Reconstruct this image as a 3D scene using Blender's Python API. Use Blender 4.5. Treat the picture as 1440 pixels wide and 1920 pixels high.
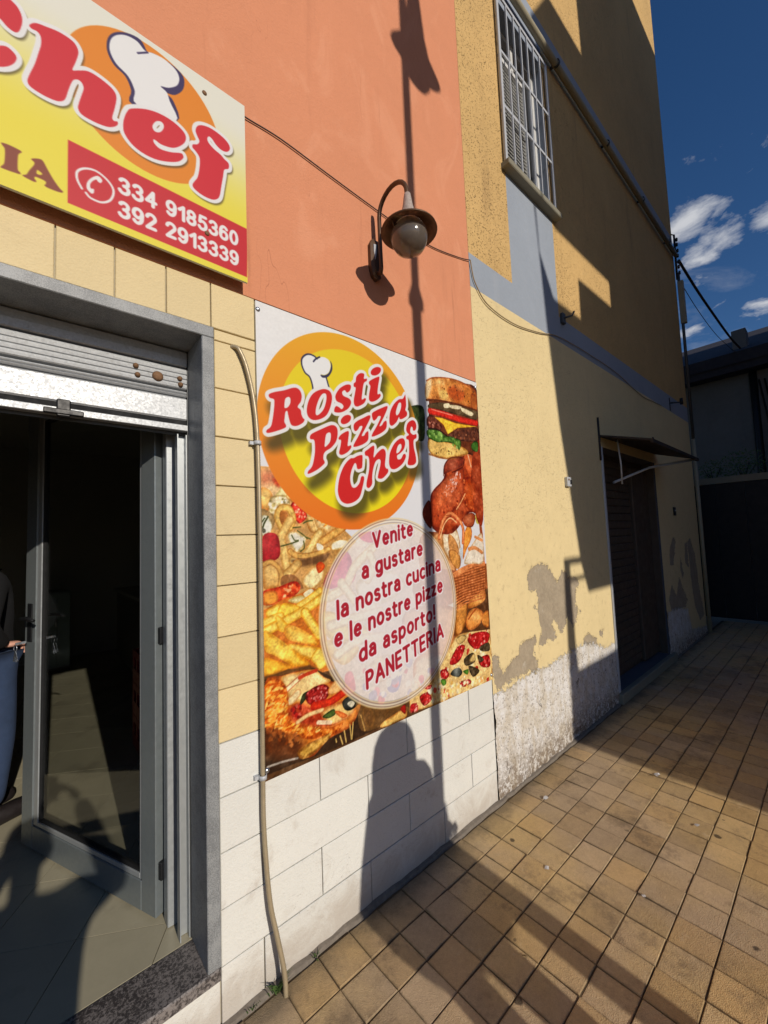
import bpy, bmesh, math, random
import numpy as np
from mathutils import Vector, Matrix, Euler

for _o in list(bpy.data.objects):
    bpy.data.objects.remove(_o, do_unlink=True)
scene = bpy.context.scene
COL = scene.collection
R = math.radians

# ------------------------------------------------------------------ camera
EYE = Vector((0.0, -1.6156, 1.73))
cam_d = bpy.data.cameras.new('camera')
cam_d.sensor_fit = 'VERTICAL'; cam_d.sensor_height = 24.0; cam_d.lens = 9.468
cam_d.clip_start = 0.02; cam_d.clip_end = 3000.0
cam = bpy.data.objects.new('camera', cam_d); COL.objects.link(cam)
_r = Vector((0.751474, -0.658577, -0.039536)); _u = Vector((-0.014014, -0.075843, 0.997021)); _f = Vector((0.659613, 0.748682, 0.066223))
_m = Matrix((_r, _u, -_f)).transposed().to_4x4(); _m.translation = EYE
cam.matrix_world = _m
scene.camera = cam

# ------------------------------------------------------------------ light
SUN_EL, SUN_AZ = R(22.5), R(2.5)          # height; the light travels towards +Y, turned this far to +X
SUN_DIR = Vector((math.sin(SUN_AZ)*math.cos(SUN_EL), math.cos(SUN_AZ)*math.cos(SUN_EL), -math.sin(SUN_EL)))
TAN = math.tan(SUN_EL)/math.cos(SUN_AZ)
sun_d = bpy.data.lights.new('sun', 'SUN'); sun_d.energy = 3.5; sun_d.angle = R(0.53); sun_d.color = (1.0, 0.90, 0.77)
sun = bpy.data.objects.new('sun', sun_d); COL.objects.link(sun)
sun.rotation_euler = SUN_DIR.to_track_quat('-Z', 'Y').to_euler()

world = bpy.data.worlds.new('World'); scene.world = world; world.use_nodes = True
wt = world.node_tree; wt.nodes.clear()
def wn(t, **k):
    n = wt.nodes.new(t)
    for a, b in k.items(): setattr(n, a, b)
    return n
def wmath(op, a, b=None, c=None, clamp=False):
    n = wn('ShaderNodeMath', operation=op); n.use_clamp = clamp
    for i, v in enumerate((a, b, c)):
        if v is None: continue
        if isinstance(v, (int, float)): n.inputs[i].default_value = v
        else: wt.links.new(v, n.inputs[i])
    return n.outputs[0]
sky = wn('ShaderNodeTexSky'); sky.sky_type = 'NISHITA'; sky.sun_disc = False
sky.sun_elevation = SUN_EL; sky.sun_rotation = math.pi+SUN_AZ
sky.altitude = 120.0; sky.air_density = 1.0; sky.dust_density = 0.25; sky.ozone_density = 3.6
tc = wn('ShaderNodeTexCoord'); sep = wn('ShaderNodeSeparateXYZ'); wt.links.new(tc.outputs['Generated'], sep.inputs[0])
el = wmath('ARCSINE', sep.outputs[2]); az = wmath('ARCTAN2', sep.outputs[1], sep.outputs[0])
zc = wmath('MAXIMUM', sep.outputs[2], 0.06)
cmb = wn('ShaderNodeCombineXYZ'); wt.links.new(wmath('DIVIDE', sep.outputs[0], zc), cmb.inputs[0]); wt.links.new(wmath('DIVIDE', sep.outputs[1], zc), cmb.inputs[1])
def wnoise(scale, det, rough, dist=0.0, w=0.0):
    n = wn('ShaderNodeTexNoise', noise_dimensions='4D'); n.inputs['Scale'].default_value = scale; n.inputs['Detail'].default_value = det
    n.inputs['Roughness'].default_value = rough; n.inputs['Distortion'].default_value = dist; n.inputs['W'].default_value = w
    wt.links.new(cmb.outputs[0], n.inputs['Vector']); return n.outputs['Fac']
fine = wnoise(5.5, 8.0, 0.62, 0.35, 2.0); broad = wnoise(1.1, 6.0, 0.6, 0.6, 7.0); wisp = wnoise(2.2, 7.0, 0.68, 1.2, 4.0)
puffs = None                                # small fair-weather clouds low in the sky: azimuth, elevation, half sizes (degrees)
for a0, e0, sa, se, st in ((9.6, 31.8, 2.8, 1.9, 1.0), (6.3, 29.8, 2.0, 1.9, .86), (2.2, 29.3, 2.3, 1.5, 1.0), (3.9, 21.6, 1.9, .75, .85), (10.0, 21.4, 1.3, .55, .8),
                           (8.6, 27.2, 1.6, 1.8, .6), (3.0, 17.6, 3.2, 1.4, .55), (-6.0, 30.0, 4.0, 2.0, 1.0), (-14, 24, 4.5, 1.7, 1.0), (-25, 31, 5, 2.2, 1.0), (-38, 22, 5, 2, 1.), (20, 29, 4, 2, 1.), (33, 24, 4, 2, 1.), (48, 30, 5, 2, 1.)):
    dx = wmath('DIVIDE', wmath('SUBTRACT', az, R(a0)), R(sa)); dy = wmath('DIVIDE', wmath('SUBTRACT', el, R(e0)), R(se))
    r2 = wmath('ADD', wmath('MULTIPLY', dx, dx), wmath('MULTIPLY', dy, dy))
    g = wmath('MULTIPLY', wmath('SUBTRACT', 1.25, r2), st)
    puffs = g if puffs is None else wmath('MAXIMUM', puffs, g)
puffs = wmath('MAXIMUM', puffs, -0.6)
dens = wmath('ADD', wmath('MULTIPLY', puffs, 0.55), wmath('MULTIPLY', wmath('SUBTRACT', fine, 0.5), 3.6))
mask1 = wmath('SMOOTH_MIN', wmath('MAXIMUM', wmath('MULTIPLY', wmath('SUBTRACT', dens, 0.12), 1.1), 0.0), 0.92, 0.25)
cir = wmath('MAXIMUM', wmath('MULTIPLY', wmath('SUBTRACT', wmath('ADD', broad, wmath('MULTIPLY', wisp, .6)), 0.86), 1.1), 0.0)
cir = wmath('MINIMUM', cir, 0.13)
bg_sky = wn('ShaderNodeBackground'); bg_sky.inputs['Strength'].default_value = 0.074
gam = wn('ShaderNodeHueSaturation'); gam.inputs['Saturation'].default_value = 1.2
wt.links.new(sky.outputs[0], gam.inputs['Color']); tn = wn('ShaderNodeMix', data_type='RGBA', blend_type='MULTIPLY'); tn.inputs[0].default_value = 1.0; tn.inputs[7].default_value = (1.0, .93, 1.03, 1); wt.links.new(gam.outputs[0], tn.inputs[6]); wt.links.new(tn.outputs[2], bg_sky.inputs['Color'])
bg_c = wn('ShaderNodeBackground'); bg_c.inputs['Color'].default_value = (0.66, 0.67, 0.70, 1); bg_c.inputs['Strength'].default_value = 0.95
mx = wn('ShaderNodeMixShader'); wt.links.new(wmath('MAXIMUM', mask1, cir, clamp=True), mx.inputs[0])
wt.links.new(bg_sky.outputs[0], mx.inputs[1]); wt.links.new(bg_c.outputs[0], mx.inputs[2])
wo = wn('ShaderNodeOutputWorld'); wt.links.new(mx.outputs[0], wo.inputs[0])
scene.view_settings.view_transform = 'Standard'; scene.view_settings.look = 'None'
scene.view_settings.exposure = 0.0; scene.view_settings.gamma = 1.0; scene.view_settings.use_curve_mapping = False
scene.cycles.max_bounces = 7; scene.cycles.diffuse_bounces = 4; scene.cycles.glossy_bounces = 3; scene.cycles.transmission_bounces = 6
scene.cycles.caustics_reflective = False; scene.cycles.caustics_refractive = False

# ------------------------------------------------------------------ helpers
rnd = random.Random(5)
def link(o, parent=None):
    COL.objects.link(o)
    if parent is not None: o.parent = parent
    return o
def tag(o, label=None, cat=None, group=None, kind=None):
    if label: o['label'] = label
    if cat: o['category'] = cat
    if group: o['group'] = group
    if kind: o['kind'] = kind
    return o
def empty(name, loc=(0, 0, 0), label=None, cat=None, group=None, kind=None):
    o = bpy.data.objects.new(name, None); o.location = loc; o.empty_display_size = .1
    link(o); return tag(o, label, cat, group, kind)
class MB:
    """collects faces for ONE mesh object"""
    def __init__(s): s.v = []; s.f = []; s.m = []; s.sm = []
    def add(s, verts, faces, mi=0, smooth=False):
        n = len(s.v); s.v += [tuple(v) for v in verts]; s.f += [tuple(n+i for i in f) for f in faces]
        s.m += [mi]*len(faces); s.sm += [smooth]*len(faces); return s
    def box(s, x0, x1, y0, y1, z0, z1, mi=0):
        v = [(x, y, z) for z in (z0, z1) for y in (y0, y1) for x in (x0, x1)]
        return s.add(v, [(0, 2, 3, 1), (4, 5, 7, 6), (0, 1, 5, 4), (2, 6, 7, 3), (0, 4, 6, 2), (1, 3, 7, 5)], mi)
    def cbox(s, x0, x1, y0, y1, z0, z1, c=.003, mi=0):
        """box with chamfered edges"""
        bm = bmesh.new(); bmesh.ops.create_cube(bm, size=1)
        for v in bm.verts: v.co = Vector(((x0+x1)/2+v.co.x*(x1-x0), (y0+y1)/2+v.co.y*(y1-y0), (z0+z1)/2+v.co.z*(z1-z0)))
        bmesh.ops.bevel(bm, geom=list(bm.edges), offset=c, segments=1, affect='EDGES')
        bm.verts.index_update()
        s.add([v.co[:] for v in bm.verts], [[v.index for v in f.verts] for f in bm.faces], mi); bm.free(); return s
    def bar(s, a, b, w, h, mi=0, up=(0, 0, 1)):
        a, b = Vector(a), Vector(b); d = (b-a).normalized(); up = Vector(up)
        if abs(d.dot(up)) > .98: up = Vector((0, 1, 0))
        x = d.cross(up).normalized()*w/2; y = x.cross(d).normalized()*h/2
        v = [p+i*x+j*y for p in (a, b) for i, j in ((-1, -1), (1, -1), (1, 1), (-1, 1))]
        return s.add(v, [(0, 1, 2, 3), (7, 6, 5, 4), (0, 4, 5, 1), (1, 5, 6, 2), (2, 6, 7, 3), (3, 7, 4, 0)], mi)
    def tube(s, pts, r, n=10, mi=0, cap=True):
        pts = [Vector(p) for p in pts]; rr = r if isinstance(r, (list, tuple)) else [r]*len(pts)
        d0 = (pts[1]-pts[0]).normalized(); side = d0.cross(Vector((0, 0, 1)))
        if side.length < .05: side = d0.cross(Vector((0, 1, 0)))
        side.normalize(); V = []
        for i, p in enumerate(pts):
            d = (pts[min(i+1, len(pts)-1)]-pts[max(i-1, 0)]).normalized()
            side = (side-d*side.dot(d)).normalized(); o = d.cross(side)
            V += [p+rr[i]*(math.cos(2*math.pi*k/n)*side+math.sin(2*math.pi*k/n)*o) for k in range(n)]
        F = [(i*n+k, i*n+(k+1) % n, (i+1)*n+(k+1) % n, (i+1)*n+k) for i in range(len(pts)-1) for k in range(n)]
        s.add(V, F, mi, True)
        if cap:
            m = len(s.v)-len(V); s.f += [tuple(m+k for k in reversed(range(n))), tuple(m+len(V)-n+k for k in range(n))]; s.m += [mi]*2; s.sm += [False]*2
        return s
    def lathe(s, prof, c=(0, 0, 0), n=28, mi=0, axis='z'):
        V = []
        for r, h in prof:
            for k in range(n):
                a = 2*math.pi*k/n; q = (r*math.cos(a), r*math.sin(a), h)
                if axis == 'y': q = (q[0], q[2], q[1])
                if axis == 'x': q = (q[2], q[0], q[1])
                V.append((c[0]+q[0], c[1]+q[1], c[2]+q[2]))
        F = [(i*n+k, i*n+(k+1) % n, (i+1)*n+(k+1) % n, (i+1)*n+k) for i in range(len(prof)-1) for k in range(n)]
        return s.add(V, F, mi, True)
    def extrude_profile(s, prof, x0, x1, mi=0):
        """closed (y, z) profile drawn out along x"""
        n = len(prof); V = [(x, y, z) for x in (x0, x1) for y, z in prof]
        F = [(k, (k+1) % n, n+(k+1) % n, n+k) for k in range(n)]+[tuple(reversed(range(n))), tuple(range(n, 2*n))]
        return s.add(V, F, mi)
    def mesh(s, name, mats):
        me = bpy.data.meshes.new(name); me.from_pydata(s.v, [], s.f); me.update()
        for m in (mats if isinstance(mats, (list, tuple)) else [mats]): me.materials.append(m)
        if s.f:
            me.polygons.foreach_set('material_index', s.m); me.polygons.foreach_set('use_smooth', s.sm)
        bm = bmesh.new(); bm.from_mesh(me); bmesh.ops.recalc_face_normals(bm, faces=bm.faces); bm.to_mesh(me); bm.free()
        return me
    def build(s, name, mats, parent=None, loc=None):
        o = bpy.data.objects.new(name, s.mesh(name, mats)); link(o, parent)
        if loc is not None: o.location = loc
        return o
def copy_tree(o, parent=None):
    c = o.copy(); COL.objects.link(c); c.parent = parent
    for ch in list(o.children): copy_tree(ch, c)
    return c

# ------------------------------------------------------------------ materials
def lin(r, g, b, k=1.0):
    f = lambda c: ((c/255+.055)/1.055)**2.4 if c > 10.3 else c/255/12.92
    return (f(r)*k*.95, min(f(g)*k*1.02, .9), min(f(b)*k*1.17, .9), 1)   # seen colours, with the warm light taken out
class Mat:
    def __init__(s, name, col=(.5, .5, .5, 1), rough=.7, metal=0.0, spec=.4):
        s.m = bpy.data.materials.new(name); s.m.use_nodes = True; s.t = s.m.node_tree
        s.b = s.t.nodes['Principled BSDF']; s.set('Base Color', col); s.set('Roughness', rough); s.set('Metallic', metal); s.set('Specular IOR Level', spec)
        s.pos = None
    def set(s, k, v):
        if hasattr(v, 'is_output'): s.t.links.new(v, s.b.inputs[k])
        else: s.b.inputs[k].default_value = v
    def n(s, t, **k):
        x = s.t.nodes.new(t)
        for a, b in k.items(): setattr(x, a, b)
        return x
    def P(s):
        if s.pos is None: s.pos = s.n('ShaderNodeNewGeometry').outputs['Position']
        return s.pos
    def lk(s, a, b): s.t.links.new(a, b)
    def vin(s, sock, v):
        if hasattr(v, 'is_output'): s.lk(v, sock)
        else: sock.default_value = v
    def noise(s, scale, det=5, rough=.6, vec=None, stretch=None, dist=0.0, off=(0, 0, 0)):
        v = vec or s.P()
        mp = s.n('ShaderNodeMapping'); mp.inputs['Location'].default_value = off; mp.inputs['Scale'].default_value = stretch or (1, 1, 1); s.lk(v, mp.inputs[0]); v = mp.outputs[0]
        x = s.n('ShaderNodeTexNoise'); x.inputs['Scale'].default_value = scale; x.inputs['Detail'].default_value = det; x.inputs['Roughness'].default_value = rough; x.inputs['Distortion'].default_value = dist
        s.lk(v, x.inputs['Vector']); return x.outputs['Fac']
    def voro(s, scale, feature='F1', out='Distance', vec=None, rand=1.0):
        x = s.n('ShaderNodeTexVoronoi', feature=feature); x.inputs['Scale'].default_value = scale; x.inputs['Randomness'].default_value = rand
        s.lk(vec or s.P(), x.inputs['Vector']); return x.outputs[out]
    def math(s, op, a, b=0.0, c=None, clamp=False):
        x = s.n('ShaderNodeMath', operation=op); x.use_clamp = clamp
        for i, v in enumerate((a, b, c)):
            if v is not None: s.vin(x.inputs[i], v)
        return x.outputs[0]
    def rng(s, v, a, b, c=0.0, d=1.0, smooth=True):
        x = s.n('ShaderNodeMapRange'); x.interpolation_type = 'SMOOTHSTEP' if smooth else 'LINEAR'; x.clamp = True
        s.vin(x.inputs[0], v)
        for i, q in enumerate((a, b, c, d)): x.inputs[i+1].default_value = q
        return x.outputs[0]
    def mix(s, f, a, b, blend='MIX'):
        x = s.n('ShaderNodeMix', data_type='RGBA', blend_type=blend); s.vin(x.inputs[0], f); s.vin(x.inputs[6], a); s.vin(x.inputs[7], b); return x.outputs[2]
    def scalec(s, col, f):      # colour times value
        x = s.n('ShaderNodeVectorMath', operation='SCALE'); s.vin(x.inputs[0], col if hasattr(col, 'is_output') else col[:3]); s.vin(x.inputs['Scale'], f); return x.outputs[0]
    def rand(s): return s.n('ShaderNodeObjectInfo').outputs['Random']
    def xyz(s):
        x = s.n('ShaderNodeSeparateXYZ'); s.lk(s.P(), x.inputs[0]); return x.outputs
    def attr(s, name, out='Fac'): 
        x = s.n('ShaderNodeAttribute'); x.attribute_name = name; return x.outputs[out]
    def bump(s, h, strength=.3, dist=.01, prev=None):
        x = s.n('ShaderNodeBump'); x.inputs['Strength'].default_value = strength; x.inputs['Distance'].default_value = dist; s.lk(h, x.inputs['Height'])
        if prev is not None: s.lk(prev, x.inputs['Normal'])
        s.lk(x.outputs[0], s.b.inputs['Normal']); return x.outputs[0]

def plaster(name, col, stain=(.5, .45, .4, 1), grain=55, bump=.5, var=.16, streak=.22, dist=.006, pits=0.0):
    m = Mat(name, rough=.92, spec=.2)
    a = m.noise(1.3, 5, .6); b = m.noise(9, 5, .65); st = m.noise(3.2, 5, .7, stretch=(1, 1, .12)); g = m.noise(grain, 4, .7)
    v = m.math('ADD', m.math('MULTIPLY', m.math('SUBTRACT', a, .5), var*1.8), m.math('MULTIPLY', m.math('SUBTRACT', b, .5), var))
    v = m.math('ADD', v, m.math('MULTIPLY', m.math('SUBTRACT', g, .5), var*.9))
    c = m.scalec(col, m.math('ADD', v, 1.0))
    c = m.mix(m.math('MULTIPLY', m.rng(st, .56, .75), streak), c, stain)
    h = m.math('ADD', m.math('MULTIPLY', b, .8), m.math('MULTIPLY', g, .45))
    if pits:
        pv = m.rng(m.math('ADD', m.voro(70), m.math('MULTIPLY', m.math('SUBTRACT', m.noise(24, 4, .7, off=(1, 0, 2)), .5), -.9)), .08, .3, 1, 0)
        pv = m.math('MULTIPLY', pv, m.rng(m.noise(1.7, 4, .6, off=(6, 0, 1)), .35, .6, .35, 1.0)); c = m.mix(m.math('MULTIPLY', pv, pits), c, m.scalec(stain, .7)); h = m.math('SUBTRACT', h, m.math('MULTIPLY', pv, .8))
    m.set('Base Color', c); m.bump(h, bump, dist)
    return m
MT = {}
def orange_wall():
    m = plaster('orange_plaster', lin(213, 139, 99), lin(176, 112, 80), grain=80, bump=.8, var=.1, streak=.5, dist=.009)
    c = m.b.inputs['Base Color'].links[0].from_socket
    sw = m.noise(2.3, 4, .6, stretch=(1, 1, .55), dist=2.2, off=(4, 0, 2)); c = m.mix(m.rng(sw, .52, .68, 0, .38), c, lin(226, 156, 116))          # faded swathes
    dr = m.noise(16, 4, .6, stretch=(1, 1, .05), off=(1, 0, 0)); c = m.mix(m.math('MULTIPLY', m.rng(dr, .6, .74), m.rng(m.noise(.8, 3, .5), .45, .6, 0, .34)), c, lin(150, 92, 66))   # drips
    cr = m.noise(1.15, 4, .6, stretch=(1, 1, .35), dist=.9, off=(7, 0, 0)); ck = m.rng(m.math('ABSOLUTE', m.math('SUBTRACT', cr, .5)), .0, .0016, 1, 0)
    c = m.mix(m.math('MULTIPLY', ck, m.rng(m.noise(.9, 2, .5, off=(3, 0, 5)), .5, .6, 0, .55)), c, lin(140, 84, 60))       # hairline cracks
    m.set('Base Color', c); return m.m
MT['orange'] = orange_wall()
MT['ochre'] = plaster('ochre_plaster', lin(206, 166, 104), lin(160, 126, 82), grain=34, bump=1.0, var=.22, streak=.7, dist=.014, pits=.55).m
MT['straw'] = plaster('straw_plaster', lin(224, 198, 142), lin(196, 172, 130), grain=60, bump=.7, var=.14, streak=.55, dist=.008, pits=.4).m
MT['blue'] = plaster('blue_painted_plaster', lin(152, 156, 158), lin(170, 168, 164), grain=45, bump=.6, var=.14, streak=.4, dist=.008).m
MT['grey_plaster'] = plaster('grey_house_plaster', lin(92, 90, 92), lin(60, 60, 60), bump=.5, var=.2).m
MT['end_wall'] = plaster('end_house_plaster', lin(118, 114, 106), lin(86, 82, 76), bump=.5, var=.25).m
MT['opposite'] = plaster('tan_house_plaster', lin(150, 130, 104), lin(110, 96, 80), bump=.5, var=.15).m
MT['room'] = plaster('room_wall_paint', lin(160, 155, 142), lin(130, 125, 112), bump=.15, var=.05).m
MT['concrete'] = plaster('concrete', lin(138, 130, 108), lin(90, 86, 80), grain=90, bump=.6, var=.2).m
MT['mortar'] = plaster('joint_mortar', lin(176, 162, 132), lin(130, 118, 96), grain=120, bump=.6, var=.2).m
MT['mortar_white'] = plaster('pale_joint', lin(186, 176, 160), lin(140, 130, 116), grain=120, bump=.6, var=.2).m
# peeling plaster near the ground: attribute 'peel' (signed distance to bare patches), 'wash' (height above whitewash edge)
def peeling():
    m = Mat('peeling_plaster', rough=.92, spec=.2)
    a = m.noise(1.3, 5, .6); b = m.noise(9, 5, .65); g = m.noise(60, 4, .7); ed = m.noise(34, 4, .7); ed2 = m.noise(110, 3, .6)
    v = m.math('ADD', m.math('MULTIPLY', m.math('SUBTRACT', a, .5), .2), m.math('MULTIPLY', m.math('SUBTRACT', g, .5), .16))
    paint = m.scalec(lin(224, 198, 142), m.math('ADD', m.math('ADD', v, m.math('MULTIPLY', m.math('SUBTRACT', b, .5), .18)), 1.0))
    paint = m.mix(m.math('MULTIPLY', m.rng(m.noise(15, 6, .8), .54, .66), .5), paint, lin(176, 150, 108))
    bare = m.scalec(lin(164, 146, 118), m.math('ADD', m.math('ADD', m.math('MULTIPLY', m.math('SUBTRACT', m.noise(40, 5, .75), .5), .7), m.math('MULTIPLY', m.math('SUBTRACT', m.noise(7, 5, .7, off=(1, 0, 4)), .5), .7)), 1.0)); bare = m.mix(m.rng(m.noise(12, 6, .8, stretch=(1, 1, .5), off=(5, 0, 1)), .58, .68, 0, .6), bare, lin(196, 184, 160))
    rag = m.math('ADD', m.math('MULTIPLY', m.math('SUBTRACT', ed, .5), .11), m.math('MULTIPLY', m.math('SUBTRACT', ed2, .5), .05))
    pk = m.rng(m.math('ADD', m.attr('peel'), rag), -.0015, .0015)
    c = m.mix(pk, paint, bare)
    # whitewashed rough render
    pits = m.voro(46); pits2 = m.voro(95); big = m.noise(5, 4, .6)
    pk2 = m.math('MULTIPLY', m.rng(m.math('ADD', pits, m.math('MULTIPLY', m.math('SUBTRACT', m.noise(14, 5, .8), .5), -1.6)), .14, .34, 1, 0), 1.0)
    zz = m.xyz()[2]
    damp = m.rng(m.math('ADD', zz, m.math('MULTIPLY', m.math('SUBTRACT', m.noise(7, 5, .75), .5), .5)), .0, .34, 1, 0)
    wash = m.mix(m.math('MULTIPLY', pk2, .5), m.mix(m.rng(m.noise(9, 6, .75, stretch=(1, 1, .4), off=(3, 0, 9)), .4, .62), lin(226, 218, 204), lin(206, 192, 168)), lin(110, 94, 76))
    wash = m.mix(m.math('MULTIPLY', m.rng(pits2, .08, .3, 1, 0), m.math('MULTIPLY', m.rng(big, .44, .6), .8)), wash, lin(84, 72, 60))
    wash = m.mix(m.math('MULTIPLY', damp, m.rng(m.noise(26, 5, .8), .40, .54, 0, .9)), wash, lin(122, 102, 78))
    sc_ = m.noise(17, 6, .82, stretch=(1, 1, .6), dist=.7, off=(2, 0, 6)); wash = m.mix(m.math('MULTIPLY', m.rng(sc_, .585, .64), m.rng(m.noise(2.4, 4, .6, off=(8, 0, 3)), .4, .6, .15, .95)), wash, lin(84, 72, 60))
    wk = m.rng(m.math('ADD', m.attr('wash'), m.math('ADD', m.math('MULTIPLY', m.math('SUBTRACT', m.noise(26, 5, .75), .5), .16), m.math('MULTIPLY', rag, .7))), -.006, .012)
    c = m.mix(wk, wash, c); m.set('Base Color', c)
    h = m.math('ADD', m.math('MULTIPLY', b, .4), m.math('MULTIPLY', g, .3))
    h = m.math('SUBTRACT', h, m.math('MULTIPLY', pk, .8))
    hw = m.math('ADD', m.math('MULTIPLY', pits, .7), m.math('MULTIPLY', m.noise(22, 6, .72), 2.0))
    hm = m.n('ShaderNodeMix', data_type='FLOAT'); m.lk(wk, hm.inputs[0]); m.lk(hw, hm.inputs[2]); m.lk(h, hm.inputs[3])
    m.bump(hm.outputs[0], .8, .009)
    return m.m
MT['peeling'] = peeling()

def tile_mat(name, col, dirt, dirtamt, grain=60, bump=.35, low=False):
    m = Mat(name, rough=.75, spec=.3)
    r = m.rand(); g = m.noise(grain, 4, .75); b = m.noise(6, 5, .65); sp = m.voro(140)
    v = m.math('ADD', m.math('MULTIPLY', m.math('SUBTRACT', r, .5), .10), m.math('ADD', m.math('MULTIPLY', m.math('SUBTRACT', b, .5), .12), m.math('MULTIPLY', m.math('SUBTRACT', g, .5), .10)))
    c = m.scalec(col, m.math('ADD', v, 1.0))
    c = m.mix(m.math('MULTIPLY', m.rng(sp, .04, .16, 1, 0), m.rng(m.noise(3, 3, .6), .4, .6, .08, .42)), c, dirt)
    sm = m.noise(5.5, 6, .72, dist=.8, off=(3, 0, 1))
    k = m.rng(sm, .53, .74, 0, dirtamt)
    if low:
        zz = m.xyz()[2]
        k = m.math('MAXIMUM', m.math('MULTIPLY', k, m.rng(zz, .25, .9, 1.0, .45)), m.math('MULTIPLY', m.rng(m.math('ADD', zz, m.math('MULTIPLY', m.math('SUBTRACT', sm, .5), .5)), .0, .22, 1, 0), .55))
    c = m.mix(k, c, dirt)
    if low:     # scratches
        scv = m.noise(5, 3, .5, stretch=(1.0, 1, 3.6), dist=2.6); sc = m.rng(m.math('ABSOLUTE', m.math('SUBTRACT', scv, .5)), .0, .0035, 1, 0)
        c = m.mix(m.math('MULTIPLY', sc, m.rng(m.noise(2.2, 3, .6), .46, .58, 0, .6)), c, lin(120, 108, 96))
    m.set('Base Color', c)
    m.bump(m.math('ADD', m.math('MULTIPLY', g, .5), m.math('MULTIPLY', sp, .8)), bump, .004)
    return m.m
MT['tile_yellow'] = tile_mat('yellow_facade_tile', lin(220, 195, 143), lin(150, 120, 84), .16, low=False)
MT['tile_white'] = tile_mat('white_facade_tile', lin(219, 213, 196), lin(168, 148, 124), .5, low=True)

def paving():
    m = Mat('ochre_paving', rough=.88, spec=.2)
    r = m.rand(); g = m.noise(170, 4, .85); g2 = m.noise(48, 5, .8); b = m.noise(7, 6, .72); sp = m.voro(240); zb = m.noise(1.1, 4, .6)
    v = m.math('ADD', m.math('MULTIPLY', m.math('SUBTRACT', r, .5), .26), m.math('ADD', m.math('MULTIPLY', m.math('SUBTRACT', b, .5), .5), m.math('ADD', m.math('MULTIPLY', m.math('SUBTRACT', g, .5), .6), m.math('MULTIPLY', m.math('SUBTRACT', g2, .5), .5))))
    base = m.mix(m.rng(zb, .35, .65), lin(200, 166, 112), lin(184, 156, 120))
    base = m.mix(m.rng(m.math('FRACT', m.math('MULTIPLY', r, 7.31)), .55, 1.0, 0, .45), base, lin(190, 150, 92))
    c = m.scalec(base, m.math('ADD', v, 1.0))
    c = m.mix(m.rng(sp, .05, .22, .55, 0), c, lin(92, 76, 58))
    c = m.mix(m.rng(m.noise(2.6, 7, .78, off=(9, 4, 0)), .5, .68, 0, .6), c, lin(108, 90, 70))
    c = m.mix(m.rng(m.noise(11, 6, .8, off=(2, 8, 0)), .58, .7, 0, .5), c, lin(206, 180, 140))
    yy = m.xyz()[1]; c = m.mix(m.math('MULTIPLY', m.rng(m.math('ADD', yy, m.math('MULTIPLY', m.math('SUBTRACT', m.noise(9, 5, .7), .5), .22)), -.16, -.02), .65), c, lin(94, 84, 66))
    ex = m.math('FRACT', m.math('DIVIDE', m.math('SUBTRACT', m.xyz()[0], 2.046-40*.1593), .1593)); ey = m.math('FRACT', m.math('DIVIDE', m.math('SUBTRACT', m.xyz()[1], -.033-60*.1593), .1593))
    ex = m.math('MINIMUM', ex, m.math('SUBTRACT', 1.0, ex)); ey = m.math('MINIMUM', ey, m.math('SUBTRACT', 1.0, ey)); ed = m.math('MINIMUM', ex, ey)
    c = m.mix(m.rng(m.math('ADD', ed, m.math('MULTIPLY', m.math('SUBTRACT', m.noise(28, 5, .8), .5), .16)), .0, .07, .42, 0), c, lin(110, 92, 66))
    blot = m.voro(3.1, rand=1.0); c = m.mix(m.rng(m.math('ADD', blot, m.math('MULTIPLY', m.math('SUBTRACT', m.noise(40, 3, .6), .5), .06)), .04, .065, .8, 0), c, lin(50, 42, 36))
    gum = m.voro(5.7, rand=1.0); c = m.mix(m.rng(m.math('ADD', gum, m.math('MULTIPLY', m.math('SUBTRACT', m.noise(60, 3, .6), .5), .05)), .03, .05, .55, 0), c, lin(70, 60, 50))
    m.set('Base Color', c)
    m.bump(m.math('ADD', m.math('MULTIPLY', g, .7), m.math('ADD', m.math('MULTIPLY', g2, 1.2), m.math('MULTIPLY', sp, .7))), .5, .005)
    return m.m
MT['paving'] = paving()
def simple(name, col, rough=.6, metal=0.0, var=.15, sc=20, bump=.0, spec=.4, perobj=0.0):
    m = Mat(name, rough=rough, metal=metal, spec=spec)
    a = m.noise(sc, 5, .65); v = m.math('ADD', m.math('MULTIPLY', m.math('SUBTRACT', a, .5), var*2), 1.0)
    if perobj: v = m.math('ADD', v, m.math('MULTIPLY', m.math('SUBTRACT', m.rand(), .5), perobj))
    m.set('Base Color', m.scalec(col, v))
    m.set('Roughness', m.rng(m.noise(sc*1.7, 4, .6), .3, .7, max(rough-.12, .05), min(rough+.12, 1), False))
    if bump: m.bump(a, bump, .004)
    return m.m
MT['joint'] = simple('paving_joint_sand', lin(96, 78, 54), .95, var=.5, sc=60, bump=.6)
MT['kerb'] = simple('wall_foot_mortar', lin(120, 108, 92), .95, var=.5, sc=40, bump=.8)
MT['ground'] = simple('pale_street_paving', lin(158, 142, 118), .95, var=.3, sc=4, bump=.5)
MT['alu'] = simple('grey_aluminium', lin(134, 138, 132), .42, .45, var=.08, sc=30)
MT['alu_light'] = simple('pale_aluminium', lin(176, 176, 168), .42, .45, var=.08, sc=30)
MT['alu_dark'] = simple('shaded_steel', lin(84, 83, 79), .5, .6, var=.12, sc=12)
MT['black'] = simple('black_plastic', lin(26, 26, 26), .45, var=.2)
MT['rubber'] = simple('black_gasket', lin(22, 22, 22), .8, var=.2)
MT['rust'] = simple('rusty_steel', lin(130, 96, 66), .75, .3, var=.5, sc=120, bump=.4)
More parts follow.
